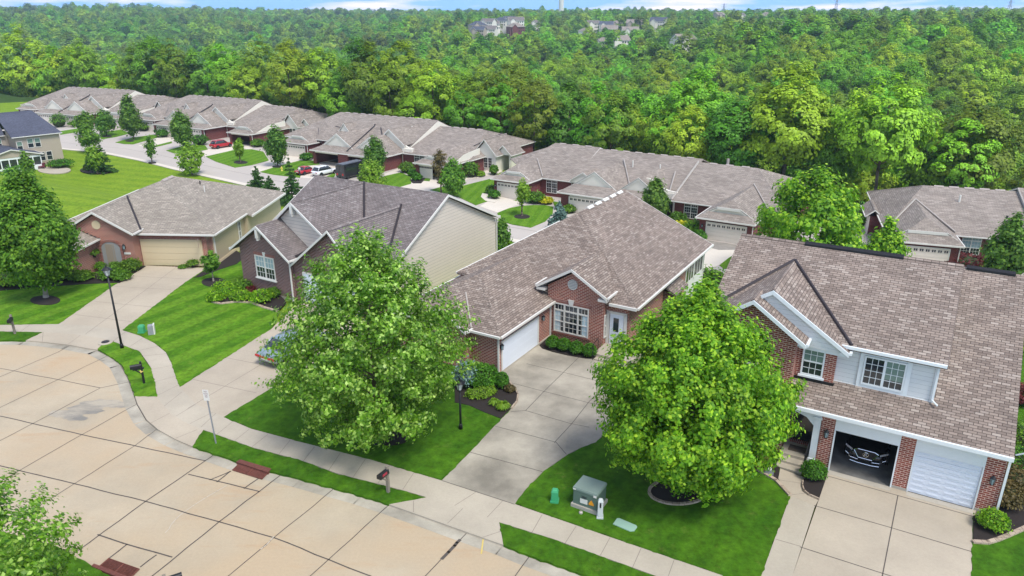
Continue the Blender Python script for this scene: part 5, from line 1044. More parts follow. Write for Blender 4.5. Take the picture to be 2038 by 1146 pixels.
def row_right():
    t = empty('row_house', (24.48, 90.34, REAR), R(-31.5), 'attached brick row house with pointed white pediments behind the middle brown roof', 'row house', 'attached brick houses on the lower street')
    rf, gt, wh, br = MB(), MB(), Many(), Many()
    # right unit
    roof_mesh(rf, gt, -7.0, 8.5, 6.2, 27, 2.75, 6.25, 'x', 'gable', 'hip', ym=17.0, inset=7, rakes=(True, True)); br.box(-6.6, 8.0, 6.6, 26, -.5, 2.65); wh.xprism([(6.6, 2.6), (26, 2.6), (17, 6.05)], -6.6, -6.45)
    dutch(rf, gt, wh, -1.35, 5.95, -.45, 13.0, 2.75, 4.9, .65, .85, trap=4.05); br.box(-.95, 5.6, 0, 7, -.3, 2.6)
    # middle pair
    roof_mesh(rf, gt, -24.0, -7.1, 9.0, 30.5, 2.9, 6.35, 'x', 'gable', 'gable', ym=19.2, rakes=(False, False)); wh.box(-23.6, -7.1, 9.6, 29, -.5, 2.8)
    dutch(rf, gt, wh, -22.8, -14.4, 2.7, 14.5, 2.75, 5.5, .75, 5.9); dutch(rf, gt, wh, -15.6, -8.4, 3.3, 15.5, 2.75, 5.3, .75, 6.3)
    br.box(-22.4, -8.8, 3.2, 10, -.3, 2.6); wh.box(-21.0, -15.9, 3.16, 3.3, 2.2, 2.62)
    wh.yprism([(-12.4, 2.4), (-6.9, 2.4), (-6.9, 3.5), (-8.2, 3.6), (-9.2, 3.95), (-10.2, 4.6), (-11.2, 5.0), (-12.4, 5.0)], 8.2, 8.5); wh.box(-9.3, -6.9, 8.1, 9.2, -.3, 3.3)
    small_gable(rf, gt, wh, -21.6, 2.2, 8.4, 3.3, 4.7, 13)
    ar = MB(); ar.yprism([(-8.8, 0), (-7.4, 0)] + [(-8.1 + .7 * math.cos(a), 1.8 + .7 * math.sin(a)) for a in [i * math.pi / 8 for i in range(9)]], 8.05, 8.1); ar.yprism([(-23.6, 0), (-22.4, 0)] + [(-23.0 + .6 * math.cos(a), 1.9 + .6 * math.sin(a)) for a in [i * math.pi / 8 for i in range(9)]], 9.5, 9.56); ar.build('arched_entry', M['black'], t, uv=False)
    # left unit
    roof_mesh(rf, gt, -36.5, -24.1, 9.6, 30.5, 2.8, 6.5, 'x', 'hip', 'gable', ym=19.6, inset=4.2, rakes=(False, True)); br.box(-36.0, -24.25, 10.0, 30, -.5, 2.7); br.xprism([(10, 2.6), (30, 2.6), (19.6, 6.3)], -24.4, -24.2)
    dutch(rf, gt, wh, -35.9, -29.2, 5.3, 15.5, 2.75, 4.6, .6, 6.6, trap=3.95); br.box(-35.5, -29.6, 5.75, 12, -.3, 2.6)
    rf.slab([(-39.5, 17, 3.6), (-35.5, 14, 3.0), (-33, 18, 5.3), (-34, 20, 5.6)], .1)
    r = rf.build('roof', M['shingle_rear'], t); gt.build('gutter', M['trim'], t, uv=False); wh.build('siding_wall', M['siding_white'], t); br.build('brick_wall', M['brick_rear'], t)
    va = Many()
    for a, b in (((-29.2, 9.9, 2.9), (-32.5, 14.0, 4.7)), ((-14.4, 9.4, 3.0), (-18.6, 16.4, 5.6)), ((5.95, 6.6, 2.9), (2.3, 12.3, 4.95)), ((-7.05, 6.3, 2.85), (-7.05, 16.9, 6.35)), ((-8.3, 8.8, 3.1), (-9.6, 14.5, 5.0))): va.tube((a[0], a[1], a[2] + .08), (b[0], b[1], b[2] + .08), .10, n=5)
    va.build('valley_flashing', M['valley_light'], r, uv=False)
    for x0, x1, y in ((0, 4.9, -.02), (-34.8, -30.0, 5.73), (-21.0, -15.9, 3.15)): garage_door(t, x0, x1, y, 0, 2.2, 'door_beige', 4, 4, 8)
    for x, y in ((-4.3, 6.58), (-27.6, 9.98)): window(t, x, y, .55, 1.9, 2.0, cols=2, trans=.42, mun=(3, 2))
    ds = Many(); [downspout(ds, x, y, 0, 2.5) for x, y in ((-29.5, 5.7), (-24.2, 9.95), (-6.7, 6.5), (5.7, -.1))]; ds.build('downspout', M['trim'], t, uv=False)
    ridge_vents(t, (-22.5, 19.2, 6.35), (-8, 19.2, 6.35), 7, 1.1); ridge_vents(t, (-32, 19.6, 6.5), (-25, 19.6, 6.5), 3, 1.1); ridge_vents(t, (-6, 17, 6.25), (1, 17, 6.25), 3, 1.1)
    for p in ((-16.5, 15.0, 5.1), (-12.0, 14.6, 5.0)): vent_pipe(t, p, .8, .1)
    vent_pipe(t, (-3.2, 18.5, 5.8), 1.1, .2, 'valley_light', 'flue')
    lantern(t, -.55, 0, 1.7, 0, 1.1); lantern(t, -35.2, 5.74, 1.7, 0, 1.1)
    return t
F4 = row_right()
def row_far_right():
    t = empty('row_house', (49.91, 81.49, REAR), R(-19), 'attached brick row house at the right edge beyond the two-storey house', 'row house', 'attached brick houses on the lower street')
    rf, gt, wh, br = MB(), MB(), Many(), Many()
    roof_mesh(rf, gt, -6.6, 9.0, 1.4, 22.5, 2.75, 6.1, 'x', 'hip', 'gable', ym=12.5, inset=5.2, rakes=(True, True)); br.box(-6.1, 8.6, 1.8, 22, -.5, 2.65)
    roof_mesh(rf, gt, 9.1, 26, 1.0, 24.5, 2.75, 6.5, 'x', 'gable', 'gable', ym=12.8); br.box(9.1, 26, 1.4, 24, -.5, 2.65)
    dutch(rf, gt, wh, -6.3, .9, -3.3, 9.5, 2.75, 5.0, .7, -1.9, trap=3.75); br.box(-5.9, .5, -2.95, 2.5, -.3, 2.6)
    dutch(rf, gt, wh, 10.5, 18.5, -3.3, 9.5, 2.75, 5.4, .7, -1.9); br.box(10.9, 18.1, -2.95, 2.5, -.3, 2.6)
    br.box(-7.4, -6.0, 9, 14, -.5, 2.4); wh.box(-7.5, -7.4, 9, 14, -.5, 2.4); roof_mesh(rf, gt, -8.0, -5.9, 8.6, 14.4, 2.5, 3.4, 'y', rakes=(True, True))
    r = rf.build('roof', M['shingle_rear'], t); gt.build('gutter', M['trim'], t, uv=False); wh.build('siding_wall', M['siding_white'], t); br.build('brick_wall', M['brick_rear'], t)
    va = Many()
    for a, b in (((.9, 1.9, 2.95), (-2.7, 8.6, 5.05)), ((-6.2, 1.9, 2.95), (-2.7, 8.6, 5.05)), ((10.5, 1.5, 3.0), (14.5, 8.2, 5.4)), ((9.05, 1.3, 3.0), (9.05, 12.6, 6.4))): va.tube((a[0], a[1], a[2] + .08), (b[0], b[1], b[2] + .08), .10, n=5)
    va.build('valley_flashing', M['valley_light'], r, uv=False)
    garage_door(t, -5.3, -.4, -2.97, 0, 2.2, 'door_beige', 4, 4, 8)
    window(t, 2.7, 1.78, .5, 2.0, 2.1, cols=2, trans=.42, mun=(3, 2), pane='glass_pale', low='glass')
    ds = Many(); [downspout(ds, x, y, 0, 2.5) for x, y in ((.6, -3.0), (8.9, 1.3))]; ds.build('downspout', M['trim'], t, uv=False)
    ridge_vents(t, (-.5, 12.5, 6.1), (8, 12.5, 6.1), 5, 1.1); ridge_vents(t, (10, 12.8, 6.5), (22, 12.8, 6.5), 5, 1.1)
    vent_pipe(t, (2.2, 9.0, 5.1), .8, .12); vent_pipe(t, (11, 8.3, 5.2), .8, .12); vent_pipe(t, (6.8, 6.0, 4.3), .15, .13, 'valley')
    return t
F5 = row_far_right()

def beige_house():
    a = at(129, 322, REAR); t = empty('beige_house', (a[0], a[1], REAR), R(49), 'two-storey beige house with dark blue-grey roof and glazed porch at the left edge', 'house')
    # right-hand corner at the origin, the wall we see runs towards -x
    rf, gt, w = MB(), MB(), MB(); ze = 5.45
    w.box(-7.4, 0, 0, 11, -1, ze); w.build('wall', M['siding_beige'], t); w = MB(); w.box(-22, -7.4, 4.0, 11, -1, ze); w.build('wing_wall', M['siding_beige'], t)
    roof_mesh(rf, gt, -8.0, 0.4, -.4, 13.4, ze + .1, 9.3, 'x', 'gable', 'hip', ym=6.6, inset=2.2, rakes=(False, False)); roof_mesh(rf, gt, -22.5, -7.9, 3.6, 13.4, ze + .1, 9.3, 'x', 'gable', 'gable', ym=6.6, rakes=(False, False)); w = MB(); w.xprism([(-.4, ze), (4, ze), (4, ze + 2.0), (-.35, ze + .05)], -7.6, -7.5); w.build('gable_wall', M['siding_beige'], t)
    roof_mesh(rf, gt, -14.5, -4.6, -4.2, 4.2, 2.75, 4.1, 'y', rakes=(True, False)); w = MB(); w.yprism([(-14.2, 2.6), (-4.9, 2.6), (-4.9, 2.75), (-9.55, 3.95), (-14.2, 2.75)], -3.95, -3.7); w.build('porch_gable', M['siding_beige'], t)
    p = MB(); p.box(-14, -5.0, -3.9, -3.75, -1, .85); p.box(-14, -5.0, -3.9, -3.75, 2.25, 2.6); p.box(-5.15, -5.0, -3.75, 0, -1, .85); p.box(-5.15, -5.0, -3.75, 0, 2.25, 2.6)
    for i in range(8): x = -14 + i * 1.265; p.box(x, x + .15, -3.92, -3.74, .85, 2.3)
    for y in (-2.5, -1.2, -.1): p.box(-5.16, -4.99, y, y + .12, .85, 2.3)
    p.build('porch_frame', M['trim_blue'], t, uv=False)
    g = MB(); g.box(-13.9, -5.05, -3.82, -3.78, .85, 2.3); g.box(-5.09, -5.05, -3.7, 0, .85, 2.3); g.build('porch_glass', M['glass'], t, uv=False)
    for x, z, y in ((-2.35, .75, 0), (-3.55, .75, 0), (-3.85, 3.35, 0), (-5.05, 3.35, 0), (-9.0, 3.35, 4.0), (-12.0, 3.5, 4.0)): window(t, x, y, z, 1.0, 1.65, mun=(1, 1), pane='glass_green' if z > 3 else 'glass', low='glass')
    window(t, -6.85, 0, 3.1, .95, 1.6, mun=(1, 1), pane='glass_green', low='glass')
    rf.build('roof', M['shingle_blue'], t); gt.build('gutter', M['trim'], t, uv=False); vent_pipe(t, (-5.2, 4.0, 7.0), .8, .14); return t
HB = beige_house()
# ------------------------------------------------------------------ far hillside houses
def far_house(i, cx, cy, d, w, roofmat, wallmat, label, hip=False, two=True):
    """cx, cy: where its eaves line shows in the photograph; d: distance"""
    dx, dy = (cx - 1019) / FPX, (573 - cy) / FPX; wv = Vector((dx, _c + dy * _s, dy * _c - _s)); t_ = d / math.hypot(wv[0], wv[1]); X, Y, Z = wv[0] * t_, wv[1] * t_, CAMZ + wv[2] * t_
    rs = random.Random(i); h = 6.0 if two else 3.2; t = empty('hillside_house', (X, Y, Z - h), rs.uniform(-.6, .6), label, 'house', 'houses on the far hillside')
    rf, gt, wl = MB(), MB(), MB(); dp = w * .75; wl.box(-w / 2, w / 2, 0, dp, -8, h); roof_mesh(rf, gt, -w / 2 - .5, w / 2 + .5, -.5, dp + .5, h, h + dp * .32, 'x', 'hip' if hip else 'gable', 'hip' if hip else 'gable')
    roof_mesh(rf, gt, -w * .42, -w * .02, -2.6, dp * .6, h - .3, h + w * .17, 'y', rakes=(True, False)); wl.yprism([(-w * .39, -8), (-w * .05, -8), (-w * .05, h - .4), (-w * .22, h + w * .13), (-w * .39, h - .4)], -2.2, 1)
    wl.yprism([(w / 2 - .01, h - .1), (w / 2, h - .1), (w / 2, h)], 0, .1)
    if not hip: wl.xprism([(0, h - .2), (dp, h - .2), (dp / 2, h + dp * .29)], -w / 2 + .05, w / 2 - .05)
    wl.build('wall', M[wallmat], t); rf.build('roof', M[roofmat], t); gt.build('gutter', M['trim'], t, uv=False)
    wn = MB()
    for k in range(3): wn.box(w * (.08 + .14 * k), w * (.08 + .14 * k) + 1.1, -.05, 0, 1, 2.5); wn.box(w * (.08 + .14 * k), w * (.08 + .14 * k) + 1.1, -.05, 0, 3.9, 5.2)
    wn.build('window', M['glass'], t, uv=False)
    CLEAR.append((X, Y, w * .7)); [CLEAR.append((X * (1 - q / d), Y * (1 - q / d), w * .45)) for q in (11, 24, 38, 54, 72)]; return t
FH = [(955, 50, 820, 17, 'shingle_blue', 'siding_beige'), (968, 43, 840, 14, 'shingle_grey', 'siding_white'), (985, 47, 850, 13, 'shingle_grey', 'siding_white'), (994, 41, 880, 15, 'shingle_blue', 'siding_white'), (1012, 38, 900, 14, 'shingle_blue', 'siding_white'), (1028, 41, 860, 17, 'shingle_grey', 'siding_white'),
      (1030, 53, 800, 16, 'shingle_rear', 'brick_rear'), (972, 58, 790, 14, 'shingle_grey', 'siding_white'), (950, 59, 780, 13, 'shingle_blue', 'siding_beige'), (1066, 44, 900, 10, 'shingle_grey', 'siding_white'), (1182, 46, 880, 13, 'shingle_grey', 'siding_white'), (1207, 49, 860, 15, 'shingle_blue', 'siding_white'),
      (1228, 46, 900, 12, 'shingle_rear', 'siding_beige'), (1262, 46, 870, 17, 'shingle_rear', 'siding_beige'), (1308, 42, 900, 18, 'shingle_blue', 'siding_white'), (1172, 61, 760, 12, 'shingle_rear', 'siding_white'), (1213, 58, 800, 16, 'shingle_rear', 'siding_beige'), (1256, 61, 780, 16, 'shingle_rear', 'siding_white'),
      (1198, 82, 620, 12, 'shingle_rear', 'siding_white'), (1236, 80, 620, 15, 'shingle_rear', 'siding_white'), (1370, 78, 610, 16, 'shingle_rear', 'siding_white'), (1411, 71, 700, 11, 'shingle_rear', 'siding_white'), (1436, 29, 1000, 12, 'shingle_rear', 'siding_beige'), (1478, 30, 1000, 10, 'shingle_grey', 'siding_white'), (1530, 31, 1000, 16, 'shingle_rear', 'siding_beige'), (1553, 51, 720, 14, 'shingle_rear', 'siding_white'), (1627, 34, 900, 14, 'shingle_grey', 'siding_white')]
wd_ = {'shingle_blue': 'dark blue-grey', 'shingle_grey': 'grey', 'shingle_rear': 'brown'}; wl_ = {'siding_white': 'white walls', 'siding_beige': 'beige walls', 'brick_rear': 'brick walls'}
for i, (cx, cy, d, w_, rm, wm) in enumerate(FH):
    clus = 'in the left hillside cluster' if cx < 1050 else ('alone beside the left hillside cluster' if cx < 1100 else ('in the middle hillside cluster' if cx < 1350 else 'on the wooded ridge at right'))
    grp = [q for q in FH if (q[0] < 1050) == (cx < 1050) and (q[0] < 1350) == (cx < 1350)]; rank = sorted(grp).index(FH[i]) + 1; od = ['first', 'second', 'third', 'fourth', 'fifth', 'sixth', 'seventh', 'eighth', 'ninth', 'tenth', 'eleventh', 'twelfth'][rank - 1]
    far_house(i, cx, cy, d, w_, rm, wm, 'far house, %s roof, %s, %s from left %s' % (wd_[rm], wl_[wm], od, clus.replace('alone ', '')), hip=i % 3 == 0)
def mast(px_x, d, ztop_y, name, label, kind):
    dx = (px_x - 1019) / FPX; X = dx * d / (_c - .0); Y = d; X = dx * (Y * _c); z0 = tz(X, Y); H = CAMZ + (22 - ztop_y) / FPX * d * 1.03 - z0
    mb = MB()
    if kind == 'tower': 
        mb.tube((0, 0, 0), (0, 0, H), 5.0, 4.2, n=24); 
    else:
        b = H * .09
        for sx in (-1, 1):
            for sy in (-1, 1): mb.tube((sx * b, sy * b, 0), (sx * .5, sy * .5, H), .35, .25, n=4)
        for k in range(9):
            z0_, z1_ = H * k / 9, H * (k + 1) / 9; w0, w1 = b * (1 - k / 9) + .5 * k / 9, b * (1 - (k + 1) / 9) + .5 * (k + 1) / 9
            for s in (-1, 1): mb.tube((-w0, s * w0, z0_), (w1, s * w1, z1_), .2, n=4); mb.tube((w0, s * w0, z0_), (-w1, s * w1, z1_), .2, n=4)
        for z in (.72, .84, .96): mb.tube((-H * .13, 0, H * z), (H * .13, 0, H * z), .3, n=4)
    o = mb.build(name, M['trim'] if kind == 'tower' else M['pylon'], None, (X, Y, z0), uv=False); tag(o, label, 'tower' if kind == 'tower' else 'pylon')
    if kind == 'tower': CLEAR.append((X, Y, 8))
M['pylon'] = plain('galvanised_steel', (0.3, 0.31, 0.33), .6, .3)
mast(1117, 1500, -60, 'water_tower', 'pale tower shaft rising out of the frame above the far houses', 'tower')
mast(1440, 1700, 9, 'power_pylon', 'faint lattice pylon standing left of the ridge-top houses', 'p'); mast(1663, 1500, -4, 'power_pylon', 'lattice pylon behind the ridge tree right of centre', 'p'); mast(2008, 1300, -2, 'power_pylon', 'lattice pylon on the ridge at the right edge under the pink cloud', 'p')
# ------------------------------------------------------------------ vehicles
def paint(name, col, metal=0.2, rough=0.25):
    m, n, b = new_mat(name); b.inputs['Base Color'].default_value = rgb(col); b.inputs['Roughness'].default_value = rough; b.inputs['Metallic'].default_value = metal; b.inputs['Coat Weight'].default_value = 0.8; b.inputs['Coat Roughness'].default_value = 0.05; return m
M['paint_red'] = paint('red_paint', (0.45, 0.012, 0.02)); M['paint_white'] = paint('white_paint', (0.75, 0.76, 0.78), 0); M['paint_black'] = paint('black_paint', (0.008, 0.008, 0.01)); M['paint_silver'] = paint('silver_blue_paint', (0.30, 0.38, 0.40), .6, .3); M['paint_van'] = paint('van_paint', (0.018, 0.018, 0.022), .1, .3)
M['tyre'] = plain('tyre_rubber', (0.015, 0.015, 0.016), .85); M['rim'] = plain('alloy', (0.45, 0.46, 0.48), .3, .9); M['chrome'] = plain('chrome', (0.75, 0.76, 0.78), .15, 1.0); M['lens'] = glassy('lamp_lens', (0.5, 0.52, 0.55), .1); M['tail'] = glassy('tail_lens', (0.45, 0.01, 0.01), .15)
def loft(st, n_ring):
    vs = [p for s in st for p in s]; fs = []
    for j in range(len(st) - 1):
        for i in range(n_ring): fs.append((j * n_ring + i, j * n_ring + (i + 1) % n_ring, (j + 1) * n_ring + (i + 1) % n_ring, (j + 1) * n_ring + i))
    fs += [tuple(range(n_ring - 1, -1, -1)), tuple(range((len(st) - 1) * n_ring, len(st) * n_ring))]; return vs, fs
def ringsec(x, w, z0, z1, tz_=None, r=0.12):
    """rounded section across the car at length position x"""
    w2 = tz_ if tz_ else w * .93
    return [(x, -w * .86, z0), (x, -w, z0 + r * 1.4), (x, -w, z0 + (z1 - z0) * .55), (x, -w2, z1 - r * .5), (x, -w2 + r, z1), (x, w2 - r, z1), (x, w2, z1 - r * .5), (x, w, z0 + (z1 - z0) * .55), (x, w, z0 + r * 1.4), (x, w * .86, z0)]
def car(name, loc, yaw, label, cat, pm, kind='suv', L_=4.7, Wd=1.9, H=1.68, front_detail=False, group=None):
    """nose towards +x"""
    t = empty(name, loc, yaw, label, cat, group); hw = Wd / 2; h = L_ / 2; b = .42 * H + .28
    if kind == 'van': prof = [(-h, .94, .35, H * .97), (-h + .12, 1, .28, H), (h - 1.7, 1, .28, H), (h - 1.05, .98, .28, H * .62), (h - .3, .93, .3, H * .5), (h, .84, .38, H * .42)]
    elif kind == 'sedan': prof = [(-h, .84, .42, b * .92), (-h + .15, .95, .3, b), (-h + .9, 1, .25, b + .02), (0, 1, .24, b), (h - 1.3, 1, .25, b - .04), (h - .35, .95, .28, b - .17), (h, .82, .36, b - .32)]
    else: prof = [(-h, .86, .45, b * .95), (-h + .14, .96, .32, b + .05), (-h + .8, 1, .27, b + .05), (0, 1, .26, b + .02), (h - 1.25, 1, .27, b), (h - .3, .95, .3, b - .10), (h, .82, .38, b - .3)]
    st = [ringsec(x, hw * k, z0, z1) for x, k, z0, z1 in prof]; v, f = loft(st, 10); m = MB(); m.add(v, f); body = m.build('body', pm, t, smooth=True, uv=False)
    (lambda q: (setattr(q, 'levels', 1), setattr(q, 'render_levels', 2)))(body.modifiers.new('soft', 'SUBSURF')) if kind != 'van' else [setattr(q_, 'use_smooth', False) for q_ in body.data.polygons]
    if kind != 'van':
        r0, r1 = (-h + .25, -h + .75) if kind == 'suv' else (-h + .75, -h + 1.35); f0, f1 = h - 1.25, h - 2.1
        g = [ringsec(r0, hw * .82, b - .06, b + .06, r=.05), ringsec(r1, hw * .84, b - .06, H - .05, hw * .68, .08), ringsec(0, hw * .88, b - .06, H, hw * .70, .08), ringsec(f1, hw * .88, b - .06, H - .03, hw * .68, .08), ringsec(f0, hw * .84, b - .08, b - .02, r=.05)]
        v, f = loft(g, 10); m = MB(); m.add(v, f); gl = m.build('windows', M['glass'], t, smooth=True, uv=False)
        m = MB(); rr = [ringsec(r1 - .08, hw * .60, H - .12, H - .03, r=.03), ringsec(r1 + .3, hw * .70, H - .10, H + .012, r=.04), ringsec(0, hw * .72, H - .08, H + .03, r=.04), ringsec(f1 + .02, hw * .68, H - .1, H - .0, r=.04)]; v, f = loft(rr, 10); m.add(v, f)
        for s in (-1, 1):
            for (xa, xb, za, zb) in ((r0 + .05, r1, b, H - .05), (f0 - .02, f1, b - .04, H - .04), (-.25, -.2, b, H - .02)): m.tube((xa, s * hw * .86, za), (xb, s * hw * .70, zb), .045, n=5)
        m.build('roof', pm, t, smooth=True, uv=False)
    else:
        m = MB(); m.add([(h - 1.55, -hw * .86, H * .9), (h - 1.55, hw * .86, H * .9), (h - .95, hw * .84, H * .60), (h - .95, -hw * .84, H * .60)], [(0, 1, 2, 3)]); 
        for s in (-1, 1): m.box(h - 2.2, h - 1.45, s * hw * .985 - .02, s * hw * .985 + .02, H * .58, H * .86); m.box(-h + .5, h - 2.5, s * hw * .99 - .02, s * hw * .99 + .02, H * .58, H * .86)
        m.box(-h - .02, -h + .05, -hw * .75, -.05, H * .55, H * .86); m.box(-h - .02, -h + .05, .05, hw * .75, H * .55, H * .86); m.build('windows', M['glass'], t, uv=False)
        m = MB()
        for k in range(6): m.box(-h + .3 + k * .8, -h + .9 + k * .8, -hw * .7, hw * .7, H, H + .02)
        m.build('roof', M['roof_grey'], t, uv=False)
        m = MB(); m.box(-h - .02, -h + 0.02, -.01, .01, .45, H * .93); m.box(-h - .9, -h, hw * .93, hw * .98, .5, H * .95) if False else None; m.box(-h, -h + .02, -.2, .2, .55, .68); m.build('rear_door', M['black'], t, uv=False)
        m = MB(); m.box(.2, 1.25, -hw - .10, -hw - .05, .35, H * .9); m.build('sliding_door', pm, t, uv=False)
    for sx in (-1, 1):
        for s in (-1, 1):
            r = .36 if kind != 'sedan' else .33; w = MB(); n = 20; xc, yc = sx * (h - .88), s * (hw - .12)
            for (ya, yb, ra) in ((-.12, .12, r),):
                vs = []; 
                for yy, q in ((ya, r * .9), (ya + .03, r), (yb - .03, r), (yb, r * .9), (yb, r * .62), (ya, r * .62)): vs += [(xc + q * math.cos(6.2832 * i / n), yc + yy, r + q * math.sin(6.2832 * i / n)) for i in range(n)]
                w.add(vs, [(j * n + i, j * n + (i + 1) % n, ((j + 1) % 6) * n + (i + 1) % n, ((j + 1) % 6) * n + i) for j in range(6) for i in range(n)])
            wo = w.build('wheel', M['tyre'], t, smooth=True, uv=False)
            w = MB(); ys = yc + s * .085
            for k in range(5): a = k * 1.2566; w.tube((xc, ys, r), (xc + r * .6 * math.cos(a), ys, r + r * .6 * math.sin(a)), .04, .05, 5)
            w.add([(xc + r * .62 * math.cos(6.2832 * i / n), ys - s * .05, r + r * .62 * math.sin(6.2832 * i / n)) for i in range(n)], [tuple(range(n))]); w.build('rim', M['rim'], wo, uv=False)
            m = MB(); m.add([(xc + (r + .06) * math.cos(a), s * (hw + .004), r + (r + .06) * math.sin(a)) for a in [i * math.pi / 12 for i in range(-1, 14)]] , [tuple(range(15))]); m.build('wheel_arch', M['black'], t, uv=False)
    for s in (-1, 1):
        m = MB(); m.box(-h - .01, -h + .12, s * hw * .62 - .16, s * hw * .62 + .16, b * .72 if kind != 'van' else .7, b * .86 if kind != 'van' else 1.05); m.build('tail_light', M['tail'], t, uv=False)
        if not front_detail: m = MB(); m.box(h - .16, h - .01, s * hw * .6 - .2, s * hw * .6 + .2, b - .42, b - .3); m.build('headlight', M['lens'], t, uv=False)
        m = MB(); m.box(h - 1.75, h - 1.55, s * (hw + .02) if s > 0 else -hw - .2, hw + .2 if s > 0 else -hw - .02, b, b + .15); m.build('mirror', pm, t, uv=False)
    if kind != 'van': m = MB(); m.box(-h - .015, -h + .03, -.26, .26, .55, .67); m.build('number_plate', M['trim'], t, uv=False)
    return t, b, h, hw
M['roof_grey'] = plain('van_roof_ribs', (0.12, 0.13, 0.16), .35, .3)
def rloc(x, y): a = at(x, y, REAR + .045); return (a[0], a[1], REAR + .045)
AX3, AX2 = R(60), R(61.8)
car('sport_utility_car', rloc(441, 293.5), AX2 + R(-4), 'red sport utility car parked on the driveway of the middle row house', 'car', M['paint_red'], 'suv', 4.8)
car('sedan', rloc(610, 345), AX3, 'small bright red car parked left of the white sport utility car', 'car', M['paint_red'], 'sedan', 4.4, 1.8, 1.36)
car('sport_utility_car', rloc(646, 347.5), AX3 + R(-3), 'white sport utility car parked between the small red car and the black van', 'car', M['paint_white'], 'suv', 4.9)
car('van', rloc(702, 351), AX3 - R(2), 'tall black van with sliding door open in front of the open garages', 'van', M['paint_van'], 'van', 6.0, 2.05, 2.6)
a = at(590, 702, W); t, b, h, hw = car('sedan', (a[0], a[1], W), R(59), 'silver-blue car on the driveway partly hidden by the big tree', 'car', M['paint_silver'], 'sedan', 4.9, 1.95, 1.42)
m = MB(); m.box(-h - .02, -h + .06, -hw * .82, hw * .82, b * .70, b * .84); m.build('tail_light', M['tail'], t, uv=False)
# the dark car looking out of the open garage
BR = dict(o=(19.68, 26.4), a=R(-30.4)); p = hl(BR, -4.45, 3.35)
t, b, h, hw = car('sport_utility_car', (p[0], p[1], 0.10), R(-30.4 - 90), 'black sport utility car nose-out inside the open garage', 'car', M['paint_black'], 'suv', 4.8, 1.9, 1.68, True)
x = h + .02
def strip(pts, r, name, mat='chrome'):
    m = MB()
    for i in range(len(pts) - 1): m.tube(pts[i], pts[i + 1], r, n=6)
    return m.build(name, M[mat], t, uv=False)
G = [(0.52, .88), (.36, .96), (-.36, .96), (-.52, .88), (-.30, .52), (.30, .52)]
m = MB(); m.add([(x + .005, y, z) for y, z in G], [tuple(range(6))]); gr = m.build('grille', M['black'], t, uv=False)
strip([(x + .02, y, z) for y, z in G + G[:1]], .022, 'grille_surround')
m = MB(); n = 20; R0 = .115
for i in range(n): a0, a1 = 6.2832 * i / n, 6.2832 * (i + 1) / n; m.tube((x + .045, R0 * math.sin(a0), .75 + R0 * math.cos(a0)), (x + .045, R0 * math.sin(a1), .75 + R0 * math.cos(a1)), .013, n=5)
m.tube((x + .045, -.06, .66), (x + .045, -.022, .85), .013, n=5); m.tube((x + .045, .06, .66), (x + .045, .022, .85), .013, n=5); m.tube((x + .045, -.022, .85), (x + .045, .022, .85), .012, n=5); m.tube((x + .045, -.042, .735), (x + .045, .042, .735), .010, n=5); m.build('emblem', M['chrome'], t, uv=False)
for s in (-1, 1):
    m = MB(); m.add([(x - .02, s * .58, .88), (x - .16, s * .9, .98), (x - .18, s * .9, .88), (x - .02, s * .60, .78)], [(0, 1, 2, 3)]); hd = m.build('headlight', M['lens'], t, uv=False)
    m = MB(); [m.tube((x - .0 - .035 * k, s * (.63 + .07 * k), .84 + .01 * k), (x + .01 - .035 * k, s * (.63 + .07 * k), .9 + .012 * k), .012, n=5) for k in range(4)]; m.build('headlamp_lens', M['chrome'], hd, uv=False)
    strip([(x + .0, s * .30, .40), (x - .01, s * .62, .44), (x - .06, s * .72, .47)], .018, 'bumper_trim'); strip([(x - .08, s * .72, .52), (x - .1, s * .86, .62), (x - .12, s * .86, .52)], .014, 'bumper_trim')
strip([(x - .01, -.62, .27), (x + .03, -.3, .25), (x + .03, .3, .25), (x - .01, .62, .27)], .024, 'bumper_trim')
m = MB(); m.box(x, x + .02, -.16, .16, .40, .48); m.build('number_plate', M['black'], t, uv=False)
m = MB(); m.tube((0, 0, 0), (0, .0, .62), .31, n=16) if False else None
# ------------------------------------------------------------------ street furniture
def lamp_post(px_, label, H, s=1.0, twig=True):
    a = at(*px_, LZ); t = empty('lamp_post', (a[0], a[1], LZ), 0.3, label, 'lamp post'); m = MB(); m.tube((0, 0, -.1), (0, 0, H - .55), .075 * s, .05 * s, 12); m.lathe([(.12 * s, 0), (.10 * s, .25), (.07 * s, .3)], 12); m.build('post', M['black'], t, smooth=True, uv=False)
    m = MB(); z = H - .55; m.lathe([(.07, z), (.13, z + .06), (.10, z + .10)], 12); m.lathe([(.29, z + .46), (.16, z + .58), (.05, z + .64), (.02, z + .74)], 14)
    for i in range(6): q = i * math.pi / 3; m.tube((.13 * math.cos(q), .13 * math.sin(q), z + .1), (.22 * math.cos(q), .22 * math.sin(q), z + .46), .012, n=4)
    o = m.build('lantern', M['black'], t, uv=False); m = MB(); m.lathe([(.11, z + .10), (.20, z + .45)], 12); m.build('lantern_glass', M['lamp_glass'], o, uv=False); return t
M['lamp_glass'] = glassy('lamp_glass', (.6, .62, .62), .2, .5)
lamp_post((243, 692), 'tall black lamp post with lantern on the verge beside the left driveway', 5.3); lamp_post((917, 853), 'black garden lamp post half hidden by the big tree in the middle lawn', 2.7, .9)
